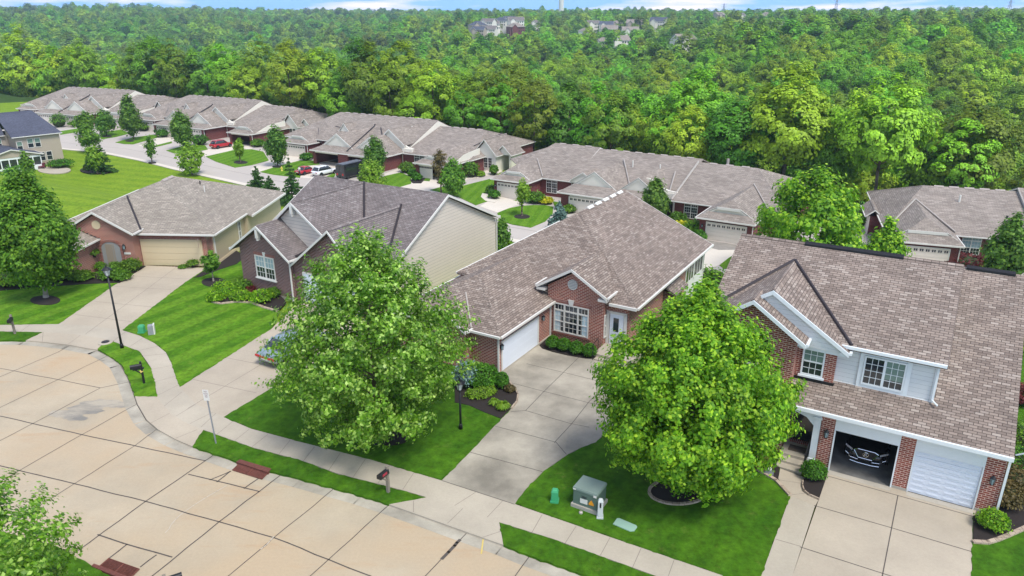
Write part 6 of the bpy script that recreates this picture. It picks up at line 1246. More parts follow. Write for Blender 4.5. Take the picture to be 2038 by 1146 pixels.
def mailbox(px_, yaw, label, post='grey_wood', box='black', tag_=None, H=1.15):
    a = at(*px_, LZ); t = empty('mailbox', (a[0], a[1], LZ), yaw, label, 'mailbox'); m = MB(); m.box(-.06, .06, -.06, .06, -.1, H + .2); m.box(-.045, .045, -.45, .14, H - .26, H - .17); m.tube((0, -.02, H - .55), (0, -.36, H - .22), .035, n=6); m.build('post', M[post], t, uv=False)
    m = MB(); n = 10; pr_ = [(-.105, 0), (.105, 0)] + [(.105 * math.cos(i * math.pi / n), .13 + .105 * math.sin(i * math.pi / n)) for i in range(n + 1)]; m.yprism([(p[0], p[1] + H - .16) for p in pr_], -.55, .02); bx = m.build('box', M[box], t, uv=False)
    m = MB(); m.yprism([(p[0] * 1.06, p[1] * 1.03 + H - .163) for p in pr_], -.565, -.53); m.build('door', M[box], bx, uv=False)
    if tag_: m = MB(); m.box(.106, .112, -.42, -.12, H - .10, H + .02); m.build('number_label', M[tag_], bx, uv=False)
    return t
M['grey_wood'] = plain('weathered_post', (.22, .19, .15), .9, var=.3); M['label_red'] = plain('red_label', (.35, .03, .05), .5, var=.5, scale=25)
mailbox((30, 664), R(18), 'black mailbox on a weathered grey post at the left edge verge'); mailbox((287, 762), R(-62), 'black mailbox on a dark post with yellow bow on the verge inside the curve', 'black'); mailbox((773, 979), R(-30), 'black mailbox with red number label on the middle verge', 'grey_wood', 'black', 'label_red'); mailbox((338, 1205), R(120), 'black mailbox cut off by the bottom edge of the picture', 'grey_wood')
a = at(284, 745, 1.2); m = MB(); m.tube((-.08, 0, 0), (.08, 0, .08), .05, .01, 6); m.tube((-.02, 0, 0), (-.12, 0, .1), .02, .05, 6); tag(m.build('ribbon_bow', M['yellow_cloth'] if 'yellow_cloth' in M else M['yellow'], None, (a[0], a[1], 1.33), uv=False), 'yellow bow tied on top of the dark mailbox', 'bow')
# street sign: white plate, worn red lettering
a = at(430, 882, LZ); t = empty('street_sign', (a[0], a[1], LZ), R(-22), 'leaning white parking sign on a steel post at the verge corner', 'sign'); t.rotation_euler = (R(-1), R(-3), R(-12))
m = MB(); m.box(-.03, .03, -.02, .02, -.1, 2.9); m.build('post', M['pylon'], t, uv=False); m = MB(); m.box(-.155, .155, -.035, -.022, 2.35, 2.92); pl = m.build('sign_plate', M['trim'], t, uv=False)
def text(s, size, loc, rot, mat, parent, name='lettering', ext=.001, align='CENTER'):
    c = bpy.data.curves.new(name, 'FONT'); c.body = s; c.size = size; c.align_x = align; c.extrude = ext; o = bpy.data.objects.new(name, c); COL.objects.link(o); dg = bpy.context.evaluated_depsgraph_get(); dg.update(); me = bpy.data.meshes.new_from_object(o.evaluated_get(dg)); bpy.data.objects.remove(o)
    o = bpy.data.objects.new(name, me); me.materials.clear(); me.materials.append(mat); link(o, parent); o.location = loc; o.rotation_euler = rot; return o
M['sign_dark'] = plain('faded_sign_ink', (.16, .03, .06), .6)
for s, z, q in (('NO', 2.80, .10), ('PARKING', 2.70, .062), ('THIS', 2.61, .07), ('SIDE', 2.53, .07)): text(s, q, (.0, -.038, z), (R(90), 0, 0), M['sign_dark'], pl)
# utility boxes
def uprism(mb, x0, x1, y0, y1, z0, z1, tx, ty=0): mb.add([(x0, y0, z0), (x1, y0, z0), (x1, y1, z0), (x0, y1, z0), (x0 + tx, y0 + ty, z1), (x1 - tx, y0 + ty, z1), (x1 - tx, y1 - ty, z1), (x0 + tx, y1 - ty, z1)], [(3, 2, 1, 0), (4, 5, 6, 7), (0, 1, 5, 4), (1, 2, 6, 5), (2, 3, 7, 6), (3, 0, 4, 7)])
M['util_green'] = plain('utility_green', (.10, .15, .12), .5, var=.06); M['util_lid'] = plain('utility_lid', (.20, .26, .22), .55, var=.08); M['ped_green'] = plain('pedestal_green', (.05, .32, .14), .45, var=.06); M['ped_white'] = plain('pedestal_grey', (.55, .57, .55), .5, var=.06); M['lid_pale'] = plain('pale_green_lid', (.27, .42, .33), .6, var=.06); M['orange'] = plain('warning_orange', (.75, .30, .02), .5)
a = at(1163, 1015, LZ); t = empty('transformer_box', (a[0], a[1], LZ), R(-31), 'dark green transformer box on a concrete pad in the right lawn', 'utility box')
m = MB(); m.box(-.62, .62, -.06, 1.02, -.05, .16); m.build('pad', M['ped_pad'] if 'ped_pad' in M else M['foundation'], t); m = MB(); m.box(-.55, .55, .02, .95, .16, .92); m.build('cabinet', M['util_green'], t, uv=False)
m = MB(); uprism(m, -.58, .58, -.02, .98, .92, 1.0, .03, .02); m.box(-.56, .56, 0, .97, .84, .92); m.build('lid', M['util_lid'], t, uv=False)
m = MB(); m.box(-.22, .12, .0, .018, .30, .52); m.build('notice', M['trim'], t, uv=False); m = MB(); m.add([(.18, .01, .34), (.42, .01, .34), (.42, .01, .42), (.30, .01, .60), (.18, .01, .42)], [(0, 1, 2, 3, 4)]); m.build('warning_label', M['orange'], t, uv=False)
m = MB(); m.box(.40, .54, -.03, -.02, .80, .90); m.box(-.55, -.42, -.03, -.02, .88, .93); m.build('number_label', M['trim'], t, uv=False)
m = MB(); m.tube((-.16, -.004, .66), (.1, -.004, .64), .012, n=4); m.tube((-.14, -.004, .60), (.06, -.004, .59), .012, n=4); m.build('hinge', M['black'], t, uv=False)
def pedestal(px_, r, H, mat, label, yaw=0.0):
    a = at(*px_, LZ); t = empty('utility_pedestal', (a[0], a[1], LZ), yaw, label, 'utility pedestal'); m = MB(); m.box(-r * 1.15, r * 1.15, -r * 1.15, r * 1.15, -.05, .08); m.build('base', M[mat], t, uv=False); m = MB(); uprism(m, -r, r, -r * .9, r * .9, .08, H - .08, .015, .01); uprism(m, -r * 1.06, r * 1.06, -r * .96, r * .96, H - .14, H, .06, .05); o = m.build('cover', M[mat], t, uv=False); bv = o.modifiers.new('b', 'BEVEL'); bv.width = .03; bv.segments = 3; return t
pedestal((1104, 997), .155, .62, 'ped_green', 'small bright green pedestal left of the transformer box', R(-10)); t = pedestal((1194, 1029), .12, .92, 'ped_white', 'narrow pale grey pedestal right of the transformer box', R(-6))
m = MB(); m.box(-.03, .03, -.125, -.112, .55, .78); m.build('label_strip', M['black'], t, uv=False)
pedestal((283, 661), .19, .52, 'ped_green', 'green pedestal in the left lawn beside the lamp post'); a = at(303, 664, LZ); t = empty('utility_pedestal', (a[0], a[1], LZ), R(20), 'grey ribbed cabinet with white side panel beside the green pedestal in the left lawn', 'utility pedestal')
m = MB(); uprism(m, -.22, .12, -.2, .2, 0, .62, .03); m.build('cabinet', M['pylon'], t, uv=False); m = MB(); m.box(.125, .2, -.22, .2, 0, .68); m.build('side_panel', M['trim'], t, uv=False)
a = at(1243, 1045, LZ); m = MB(); m.prism([(-.42, -.22), (.36, -.26), (.50, -.14), (.50, .14), (.42, .22), (-.36, .26), (-.44, .2)], 0, .035); m.prism([(-.36, .1), (-.3, .1), (-.3, .15), (-.36, .15)], .036, .04); tag(m.build('ground_lid', M['lid_pale'], None, (a[0], a[1], LZ), R(-33), uv=False), 'pale green flat utility lid lying in the right lawn', 'utility lid')
a = at(1156, 1021, LZ); m = MB(); m.lathe([(.085, 0), (.085, .06), (.06, .08)], 14); tag(m.build('valve_cap', M['valley_light'], None, (a[0], a[1], LZ), 0, uv=False), 'small round tan valve cap in front of the transformer box', 'valve cap')
a = at(210, 681, LZ); m = MB(); m.lathe([(.45, 0), (.44, .03), (.28, .035)], 20); m.lathe([(.25, .04), (.24, .05)], 16, m=1); tag(m.build('water_meter_lid', [M['walk'], M['valley']], None, (a[0], a[1], LZ), 0, uv=False), 'round concrete meter lid in the grass beside the lamp post', 'meter lid')
# storm drains
M['rust'] = plain('rusty_iron', (.13, .042, .03), .8, var=.5, scale=9); M['pit'] = plain('drain_pit', (.006, .004, .004), 1)
def drain(hood, grate, label):
    t = empty('storm_drain', (0, 0, 0), 0, label, 'storm drain'); g = P(grate, .01); c = [Vector(q) for q in g]; o = sum(c, Vector((0, 0))) / 4; t.location = (o[0], o[1], .012)
    q = [p - o for p in c]; m = MB(); m.prism([tuple(p) for p in q], -.02, .004); m.build('pit', M['pit'], t, uv=False)
    m = MB(); e1, e2 = q[1] - q[0], q[3] - q[0]
    for k in range(11): u = k / 10; a_, b_ = q[0] + e1 * u, q[3] + (q[2] - q[3]) * u; m.tube((*a_, .02), (*b_, .02), .02, n=4)
    for u in (0, .5, 1): a_, b_ = q[0] + e2 * u, q[1] + (q[2] - q[1]) * u; m.tube((*a_, .022), (*b_, .022), .035, n=4)
    m.build('grate', M['rust'], t, uv=False); m = MB(); hh = [Vector(p) - o for p in P(hood, .12)]; m.prism([tuple(p) for p in hh], -.01, .13); m.build('hood', M['rust'], t, uv=False); return t
drain([(470, 919.5), (478, 914.5), (540, 933), (533, 940.5)], [(463, 936), (474, 925.5), (533, 942), (521, 954)], 'rusty storm drain grate at the kerb below the middle verge')
drain([(182, 1127), (187, 1122), (262, 1150), (255, 1158)], [(196, 1130), (217, 1112), (277, 1133), (258, 1152)], 'rusty storm drain grate near the bottom left corner')
# yard sign, patio chairs, hydrant, flag, hanging fern, welcome mat
a = at(1530, 944, .14); t = empty('yard_stone', (a[0], a[1], .14), R(-25), 'small grey garden plaque in the mulch beside the porch steps', 'garden plaque'); m = MB(); m.xprism([(-.04, 0), (.04, 0), (.04, .22), (-.04, .3)], -.2, .2); m.build('slab', M['pylon'], t, uv=False); m = MB(); m.lathe([(.1, .28), (.1, .34)], 12); m.build('disc', M['trim'], t, uv=False)
p = hl(BR, -7.35, .55); m = MB(); m.box(-.38, .38, -.27, .27, 0, .02); tag(m.build('door_mat', M['mat'] if 'mat' in M else M['bark'], None, (p[0], p[1], .402), R(-30.4)), 'brown door mat on the right-hand porch', 'door mat')
def hydrant(px_):
    a = at(*px_, REAR + .1); t = empty('fire_hydrant', (a[0], a[1], REAR + .1), 0, 'yellow fire hydrant on the lower street lawn', 'fire hydrant'); m = MB(); m.lathe([(.16, 0), (.16, .06), (.11, .08), (.11, .55), (.14, .58), (.13, .66), (.05, .76), (.03, .8)], 14); m.build('barrel', M['hyd'], t, smooth=True, uv=False); m = MB(); m.tube((-.22, 0, .45), (.22, 0, .45), .06, n=8); m.tube((0, 0, .42), (0, -.2, .42), .075, n=8); m.build('outlet', M['hyd'], t, uv=False)
M['hyd'] = plain('hydrant_yellow', (.75, .6, .12), .5); hydrant((561, 340))
HLf = dict(o=(-30.75, 59.23), a=R(-3)); p = hl(HLf, 4.75, -.1)
t = empty('flag', (p[0], p[1], 2.25), R(-3), 'small red and white flag hanging from the garage corner of the left house', 'flag'); m = MB(); m.tube((0, .1, 0), (.45, -.75, .35), .018, n=6); m.build('pole', M['trim'], t, uv=False)
fm = MB(); M['flag_red'] = plain('flag_red', (.5, .03, .05), .8); M['flag_white'] = plain('flag_white', (.75, .72, .7), .8)
for k in range(7): 
    y0, y1 = -.70 + k * .07, -.63 + k * .07; fm.poly([(.43 - k * .04, y0, .33 - k * .03), (.39 - k * .04, y1, .30 - k * .03), (.30 - k * .02, y1 + .1, -.45 + .03 * math.sin(k * 2)), (.33 - k * .02, y0 + .1, -.47 + .03 * math.sin(k * 2 + 1))], k % 2)
fm.build('cloth', [M['flag_red'], M['flag_white']], t, uv=False)
def person(loc, yaw, label):
    t = empty('person', loc, yaw, label, 'person'); V = {'pel': (0, 0, .95, .13, .10), 'sp': (0, 0, 1.2, .13, .09), 'ch': (0, 0, 1.38, .16, .10), 'nk': (0, 0, 1.50, .055, .055), 'hd': (0, .01, 1.62, .09, .10), 'top': (0, .01, 1.72, .07, .08), 'ls': (-.18, 0, 1.42, .06, .06), 'le': (-.24, .03, 1.15, .045, .045), 'lh': (-.22, .14, .93, .035, .03), 'rs': (.18, 0, 1.42, .06, .06), 're': (.25, .02, 1.16, .045, .045), 'rh': (.24, .12, .92, .035, .03), 'lk': (-.10, .02, .50, .065, .065), 'lf': (-.11, 0, .08, .045, .045), 'lt': (-.12, .15, .04, .04, .03), 'lp': (-.09, 0, .86, .09, .09), 'rp': (.09, 0, .86, .09, .09), 'rk': (.11, .04, .50, .065, .065), 'rf': (.12, -.03, .08, .045, .045), 'rt': (.13, .12, .04, .04, .03)}
    E_ = [('pel', 'sp'), ('sp', 'ch'), ('ch', 'nk'), ('nk', 'hd'), ('hd', 'top'), ('ch', 'ls'), ('ls', 'le'), ('le', 'lh'), ('ch', 'rs'), ('rs', 're'), ('re', 'rh'), ('pel', 'lp'), ('lp', 'lk'), ('lk', 'lf'), ('lf', 'lt'), ('pel', 'rp'), ('rp', 'rk'), ('rk', 'rf'), ('rf', 'rt')]
    ks = list(V); me = bpy.data.meshes.new('body'); me.from_pydata([V[k][:3] for k in ks], [(ks.index(a), ks.index(b)) for a, b in E_], []); o = bpy.data.objects.new('body', me); link(o, t); me.materials.append(M['skin']); sk = o.modifiers.new('skin', 'SKIN'); sk.use_smooth_shade = True
    for i, k in enumerate(ks): me.skin_vertices[0].data[i].radius = V[k][3:]
    me.skin_vertices[0].data[0].use_root = True; o.modifiers.new('s', 'SUBSURF').levels = 2
    c = MB(); c.lathe([(.20, .98), (.19, 1.2), (.215, 1.40), (.10, 1.50)], 14); c.tube((-.2, 0, 1.42), (-.25, .03, 1.18), .075, .07, 8); c.tube((.2, 0, 1.42), (.26, .02, 1.19), .075, .07, 8); c.build('shirt', M['trim'], t, smooth=True, uv=False)
    c = MB(); c.tube((-.09, 0, 1.0), (-.10, .02, .5), .115, .09, 10); c.tube((-.10, .02, .5), (-.11, 0, .1), .09, .07, 10); c.tube((.09, 0, 1.0), (.11, .04, .5), .115, .09, 10); c.tube((.11, .04, .5), (.12, -.03, .1), .09, .07, 10); c.build('trousers', M['denim'], t, smooth=True, uv=False)
    c = MB(); c.lathe([(.09, 1.60), (.105, 1.66), (.09, 1.73), (.03, 1.76)], 12, (0, -.015)); c.build('hair', M['bark'], t, smooth=True, uv=False)
M['skin'] = plain('skin', (.45, .27, .2), .6, var=.05); M['denim'] = plain('denim', (.03, .05, .07), .9)
a = at(597, 350, REAR + .045); person((a[0], a[1], REAR + .045), R(-60), 'person in white shirt and dark trousers standing beside the small red car')
a = at(100, 333, REAR + .1)
def patio_chair(px_, label, k):
    a = at(*px_, REAR + .1); t = empty('patio_chair', (a[0], a[1], REAR + .1), k, label, 'chair'); m = MB(); m.box(-.5, .5, -.35, .4, .25, .42); m.build('seat', M['maroon'], t, uv=False); m = MB(); m.box(-.5, .5, .4, .52, .2, .95); m.build('backrest', M['maroon'], t, uv=False)
    for x_ in (-.45, .45):
        for y_ in (-.3, .45): m = MB(); m.box(x_ - .04, x_ + .04, y_ - .04, y_ + .04, 0, .25); m.build('leg', M['black'], t, uv=False)
M['maroon'] = plain('maroon_cushion', (.12, .02, .03), .8); patio_chair((84, 335), 'maroon cushioned patio seat nearer the porch beside the beige house', R(10)); patio_chair((102, 332), 'maroon cushioned patio seat nearer the house corner beside the beige house', R(-40))
def planter(loc, label, mat='black', leafm='leaf_yard', s=1.0, hang=False):
    t = empty('potted_plant' if not hang else 'hanging_fern', loc, 0, label, 'plant pot' if not hang else 'hanging plant'); m = MB(); m.lathe([(.13 * s, 0), (.2 * s, .3 * s), (.21 * s, .32 * s)], 12); 
    if hang: m.tube((0, 0, .3 * s), (0, 0, 1.0), .008, n=4)
    m.build('pot', M[mat], t, uv=False); me = shrub_mesh('foliage', int(loc[0] * 10) % 97 + 3, .42 * s, .5 * s, 420, .09, M[leafm], .2); c = bpy.data.objects.new('foliage', me); link(c, t); c.location.z = .12 * s
p = hl(HLf, -3.35, -1.5); planter((p[0], p[1], 1.15), 'green fern hanging on the brick wall left of the arched entry', hang=True)
p = hl(HLf, -2.9, -1.7); planter((p[0], p[1], .1), 'dark leafy potted plant left of the arched entry', leafm='leaf_dark'); p = hl(HLf, -1.75, -1.5); planter((p[0], p[1], .1), 'small potted plant right of the arched entry')
p = hl(HLf, 4.35, -.6); planter((p[0], p[1], .1), 'pot with trailing plant standing before the tan garage door'); p = hl(HLf, 3.6, -.8); o = make_shrub((p[0], p[1], .09), .38, .25, M['leaf_dark'], 77, 'low sprawling plant on the driveway before the tan garage door', n=300)

# ------------------------------------------------------------------ garden shrubs
def ps(x, y, z=LZ): a = at(x, y, z); return (a[0], a[1], z)
for i, (x, y) in enumerate(((1100, 693), (1123, 698), (1147, 704), (1173, 709))):
    make_shrub(ps(x, y), .42, .85, M['leaf_box'], 11 + i, 'clipped round boxwood under the big front window, %s from the garage' % ('first', 'second', 'third', 'fourth')[i], cat='shrub', group='boxwoods under the front window', n=1500, size=.06, ragged=.05)
make_shrub(ps(958, 765), .95, 1.15, M['leaf_box'], 21, 'large dark round shrub at the garage corner of the middle house', n=3000, size=.08, ragged=.08)
make_shrub(ps(999, 772), .38, 1.0, M['leaf_box'], 22, 'upright clipped shrub beside the white garage door', n=1500, size=.06, ragged=.04)
make_shrub(ps(1015, 779), .28, .38, M['leaf_bronze'], 23, 'small bronze-leaved shrub at the bend of the mulch bed', n=500, size=.06, ragged=.16)
for i, (x, y, r) in enumerate(((944, 790, .42), (960, 788, .45), (973, 783, .38))): make_shrub(ps(x, y), r, .42, M['leaf_lime'], 24 + i, 'yellow-green low shrub in the middle mulch bed, %s of three' % ('leftmost', 'middle', 'rightmost')[i], n=600, size=.07, ragged=.2)
grassy(ps(984, 806), .38, .38, M['leaf_lime'], 31, 'smaller lime tuft of blades in the middle mulch bed'); grassy(ps(1001, 814), .48, .42, M['leaf_lime'], 32, 'larger lime tuft of blades at the driveway edge', n=220)
make_shrub(ps(928, 770), .55, 1.5, M['leaf_blue'], 33, 'blue-green upright conifer shrub behind the big tree', n=1500, size=.09, ragged=.2)
make_shrub(ps(1618, 950), .52, .8, M['leaf_box'], 34, 'round bright green shrub beside the right porch steps', n=1700, size=.06, ragged=.1)
make_shrub(ps(1973, 1050), .52, .75, M['leaf_maple'], 35, 'lime-green rounded shrub at the right end of the garages', n=1500, size=.07, ragged=.14)
for i, (x, y, r, h, mt, lb) in enumerate(((1990, 1000, .75, 1.0, 'leaf_bronze', 'front bronze-brown shrub at the right side wall'), (2005, 975, .8, 1.1, 'leaf_bronze', 'rear bronze-brown shrub at the right side wall'), (1998, 945, .9, 1.4, 'leaf_box', 'large dark green shrub at the right side wall'), (2022, 900, 1.0, 1.5, 'leaf_dark', 'big green shrub farther along the right side wall'), (2024, 800, .7, 1.0, 'leaf_red', 'reddish shrub at the right edge of the picture'))): make_shrub(ps(x, y), r, h, M[mt], 36 + i, lb, n=1800, size=.09, ragged=.18)
make_shrub(ps(1512, 930), .5, .5, M['leaf_bronze'], 42, 'low dark shrub in the mulch behind the maple', n=500)
for i, (x, y, r, h) in enumerate(((430, 597, .55, .55), (457, 588, .65, .65), (480, 596, .62, .65), (521, 600, .75, .8))): make_shrub(ps(x, y), r, h, M['leaf_maple'], 43 + i, 'mounded green perennial before the dark brick wing, %s from the left' % ('first', 'second', 'third', 'fourth')[i], cat='plant', group='perennials before the dark brick wing', n=1100, size=.10, ragged=.22)
for i, (x, y, r, mt, lb) in enumerate(((487, 577, .6, 'leaf_dark', 'dark shrub at the left corner of the dark brick wing'), (445, 580, .6, 'leaf_maple', 'leafy plant at the back of the bed left of the dark brick wing'), (498, 582, .35, 'leaf_red', 'small plum-coloured plant against the dark brick wing'), (545, 590, .5, 'leaf_dark', 'dark shrub right of the front window of the dark brick wing'))): make_shrub(ps(x, y), r, r * 1.3, M[mt], 50 + i, lb, n=900, size=.1, ragged=.2)
for i, (x, y, r, h, mt, lb) in enumerate(((261, 538, .75, .9, 'leaf_yard', 'round bright shrub between entry walk and tan garage door'), (245, 556, .55, .7, 'leaf_yard', 'right one of the pair of shrubs behind the tall lamp post'), (222, 554, .75, .9, 'leaf_yard', 'left one of the pair of shrubs behind the tall lamp post'), (165, 556, .7, .6, 'leaf_yard', 'low spreading shrub before the brick porch block, right one'), (145, 553, .9, .75, 'leaf_yard', 'low spreading shrub before the brick porch block, left one'), (110, 556, .9, .9, 'leaf_dark', 'dark shrub just right of the left tree trunk'), (60, 562, 1.3, 1.0, 'leaf_dark', 'dark shrub just left of the left tree trunk'), (20, 565, 1.3, 1.1, 'leaf_lime', 'pale lime shrub at the left edge under the tree'), (300 + 90, 545, .01, .01, 'leaf_dark', ''))):
    if lb: make_shrub(ps(x, y), r, h, M[mt], 60 + i, lb, n=1300, size=.11, ragged=.18)
# lower street shrubs
def rs_(x, y): return ps(x, y, REAR + .1)
RS = [(1067, 403, 1.2, 1.6, 'leaf_dark', 'big dark shrub under the left window of the pedimented row house'), (1086, 404, 1.0, .9, 'leaf_yellow', 'bright yellow shrub under the left window of the pedimented row house'), (984, 394, .8, 1.2, 'leaf_box', 'round boxwood at the left garage of the pedimented row house'), (979, 384, .9, 1.2, 'leaf_dark', 'dark round shrub at the left edge of the pedimented row house'), (1055, 402, .7, 1.4, 'leaf_box', 'green shrub right of the left garage of the pedimented row house'),
      (1360, 458, 1.3, 1.1, 'leaf_yellow', 'bright yellow shrub under the right window of the pedimented row house'), (1381, 465, 1.3, 1.7, 'leaf_dark', 'big dark shrub beside the right garage of the pedimented row house'), (1392, 478, .75, 1.2, 'leaf_box', 'clipped ball shrub at the right garage of the pedimented row house'), (1348, 445, 1.1, 1.5, 'leaf_yard', 'leafy shrub beside the arched door of the pedimented row house'), (1133, 422, .8, 1.0, 'leaf_yard', 'green shrub near the blue spruce'), (1478, 505, .5, .6, 'leaf_box', 'small shrub right of the right-hand row garage door'),
      (1405, 582, 1.6, 2.6, 'leaf_dark', 'left of the two big hedge shrubs behind the middle house'), (1432, 590, 1.6, 2.6, 'leaf_dark', 'right of the two big hedge shrubs behind the middle house'), (1715, 447, 2.0, 2.4, 'leaf_dark', 'wide dark shrub behind the round green tree on the lower street'), (1915, 528, 2.2, 1.2, 'leaf_red', 'dark red low shrub under the window of the right-edge row house'),
      (809, 342, 1.2, 1.7, 'leaf_yard', 'leafy shrub left of the entry bed near the bronze tree'), (822, 349, .75, 1.0, 'leaf_box', 'upper round shrub in the entry bed near the bronze tree'), (829, 352, .75, 1.0, 'leaf_box', 'middle round shrub in the entry bed near the bronze tree'), (830, 358, .75, 1.0, 'leaf_box', 'lower round shrub in the entry bed near the bronze tree'), (938, 352, 1.2, 2.6, 'leaf_dark', 'upright shrub against the brick wall of the open-garage row house'), (983, 347, .7, 1.6, 'leaf_dark', 'cone shrub beside the white porch of the open-garage row house'), (955, 350, .8, .8, 'leaf_lime', 'pale shrub before the white bay of the open-garage row house'),
      (610, 318, 1.1, 1.3, 'leaf_box', 'round dark shrub beside the closed garage of the open-garage row house'), (628, 313, 1.2, .9, 'leaf_bronze', 'bronze shrub beside the closed garage of the open-garage row house'), (398, 287, 1.8, 2.0, 'leaf_box', 'boxy green hedge shrub left of the red sport utility car'), (325, 272, 1.3, 1.7, 'leaf_box', 'lower round shrub beside the middle row garages'), (321, 267, 1.3, 1.6, 'leaf_box', 'upper round shrub beside the middle row garages'), (119, 252, 1.8, 3.2, 'leaf_yard', 'tall round shrub between the farthest row garages'), (156, 251, 2.0, 1.4, 'leaf_dark', 'low dark shrub before the farthest row garages'), (289, 259, 2.0, 2.0, 'leaf_dark', 'dark shrub at the left garage of the middle row house'), (285, 252, 1.2, 2.2, 'leaf_yellow', 'yellow shrub at the left garage of the middle row house'),
      (514, 291, 1.3, 1.5, 'leaf_dark', 'dark shrub right of the open garage with the hanging tyre'), (122, 332, 1.9, 1.4, 'leaf_box', 'rounded green shrub at the beige house corner'), (12, 372, 1.5, 1.8, 'leaf_red', 'dark red shrub at the left edge behind the left tree'), (10, 362, 1.6, 1.0, 'leaf_dark', 'low dark shrub before the glazed porch, left one'), (40, 355, 1.6, 1.0, 'leaf_dark', 'low dark shrub before the glazed porch, right one')]
for i, (x, y, r, h, mt, lb) in enumerate(RS): make_shrub(rs_(x, y), r, h, M[mt], 100 + i, lb, n=700, size=.22, ragged=.14)
# ------------------------------------------------------------------ trees in the gardens
px_tree('pear_tree', (752, 872), 460, 194, 'pear', M['leaf_birch'], M['bark'], 1, 'large leafy tree with loose drooping branches on the middle lawn', z0=LZ, base=.09, ncl=760, per=72, rc=.40, size=.122, tr=.13, inner=.25, lump=.2, nlimb=60, droop=.3, spray=.75, sig=.13)
px_tree('maple_tree', (1362, 972), 568, 202, 'oval', M['leaf_maple'], M['bark_grey'], 2, 'large bright green maple on the right lawn in a stone-edged mulch ring', z0=LZ, base=.10, ncl=760, per=125, rc=.45, size=.12, tr=.13, inner=.2, lump=.12, nlimb=10, spray=.5, sig=.165)
px_tree('maple_tree', (92, 592), 342, 80, 'oval', M['leaf_dark'], M['bark_grey'], 3, 'dense dark green maple on the lawn at the left edge', z0=LZ, base=.16, ncl=420, per=75, rc=.5, size=.17, spray=.4, sig=.22, tr=.17, inner=.45, lump=.16)
px_tree('pear_tree', (-5, 1420), 985, 230, 'wide', M['leaf_birch'], M['bark'], 4, 'leafy tree crown rising into the bottom left corner', z0=LZ, base=.2, ncl=330, per=90, rc=.42, size=.10, tr=.12, inner=.3, lump=.3, spray=.6, sig=.12)
px_tree('young_tree', (425, 560), 506, 16, 'wide', M['leaf_yard'], M['bark_grey'], 5, 'slim young tree in a mulch ring beside the left driveway', z0=LZ, base=.5, ncl=22, per=90, rc=.35, size=.14, tr=.06)
M['leaf_mid'] = leaf('mid_green_leaves', (0.045, 0.12, 0.012), (0.09, 0.20, 0.018), (0.18, 0.31, 0.035), 0.35, 0.2)
YT = [('maple_tree', (1600, 560), 342, 106, 'round', 'leaf_maple', 'big round bright green tree between the two brown roofs at right', .12, 130, 150, 1.2, .32),
      ('maple_tree', (1752, 560), 447, 52, 'oval', 'leaf_maple', 'smaller bright green tree right of the big round one', .1, 60, 110, .9, .3), ('maple_tree', (1992, 565), 437, 55, 'oval', 'leaf_dark', 'dark green tree before the row house at the right edge', .1, 70, 120, 1.0, .3),
      ('maple_tree', (999, 520), 436, 17, 'oval', 'leaf_yard', 'narrow green tree behind the cream siding wall', .05, 40, 70, .7, .3), ('maple_tree', (1300, 452), 357, 32, 'oval', 'leaf_dark', 'dense green tree before the pedimented row house', .1, 60, 90, .9, .3),
      ('young_tree', (1039, 431), 357, 18, 'round', 'leaf_lime', 'pale young tree in a mulch ring before the pedimented row house', .42, 26, 60, .6, .25), ('maple_tree', (903, 394), 317, 29, 'oval', 'leaf_yard', 'green tree right of the bronze one before the open-garage row house', .08, 60, 80, .9, .3),
      ('bronze_tree', (878, 385), 299, 17, 'vase', 'leaf_bronze', 'thin bronze-leaved tree before the open-garage row house', .25, 26, 50, .7, .28), ('maple_tree', (750, 357), 273, 28, 'oval', 'leaf_dark', 'dark green tree right of the black van', .1, 60, 80, .9, .3),
      ('young_tree', (742, 385), 320, 33, 'round', 'leaf_lime', 'bright lime tree rising over the grey roof ridge', .1, 45, 70, .9, .3), ('maple_tree', (553, 331), 251, 25, 'oval', 'leaf_dark', 'dark green tree on the lawn left of the yellow hydrant', .14, 60, 80, 1.0, .33),
      ('young_tree', (479, 323), 276, 12, 'oval', 'leaf_lime', 'small lime tree in a mulch ring on the large row lawn', .3, 22, 60, .6, .3), ('maple_tree', (367, 298), 220, 25, 'oval', 'leaf_dark', 'dark green tree left of the red sport utility car', .16, 60, 80, 1.1, .36),
      ('young_tree', (383, 348), 288, 33, 'wide', 'leaf_lime', 'pale loose tree beside the ridge of the left brick-front house', .12, 36, 50, .9, .34), ('young_tree', (303, 324), 271, 15, 'oval', 'leaf_yard', 'thin young tree on the near kerb of the lower street', .3, 18, 50, .7, .3),
      ('maple_tree', (267, 279), 193, 25, 'oval', 'leaf_dark', 'dark green tree before the left unit of the middle row house', .14, 60, 80, 1.2, .4), ('young_tree', (213, 271), 222, 20, 'wide', 'leaf_yard', 'right bright green tree of the pair before the farthest row house', .3, 40, 60, 1.2, .4),
      ('young_tree', (174, 268), 224, 18, 'wide', 'leaf_yard', 'left bright green tree of the pair before the farthest row house', .3, 36, 60, 1.2, .4), ('young_tree', (181, 303), 248, 25, 'round', 'leaf_yard', 'rounded open tree at the kerb before the farthest row house', .3, 34, 50, 1.0, .36),
      ('young_tree', (194, 346), 293, 19, 'vase', 'leaf_lime', 'light green tree in front of the dark spruces', .22, 30, 60, .8, .3), ('young_tree', (60, 358), 302, 15, 'oval', 'leaf_yard', 'slim tree before the beige house windows', .15, 26, 60, .7, .3),
      ('maple_tree', (45, 420), 338, 55, 'round', 'leaf_yard', 'round green tree behind the dark maple at the left edge', .1, 60, 80, 1.0, .32)]
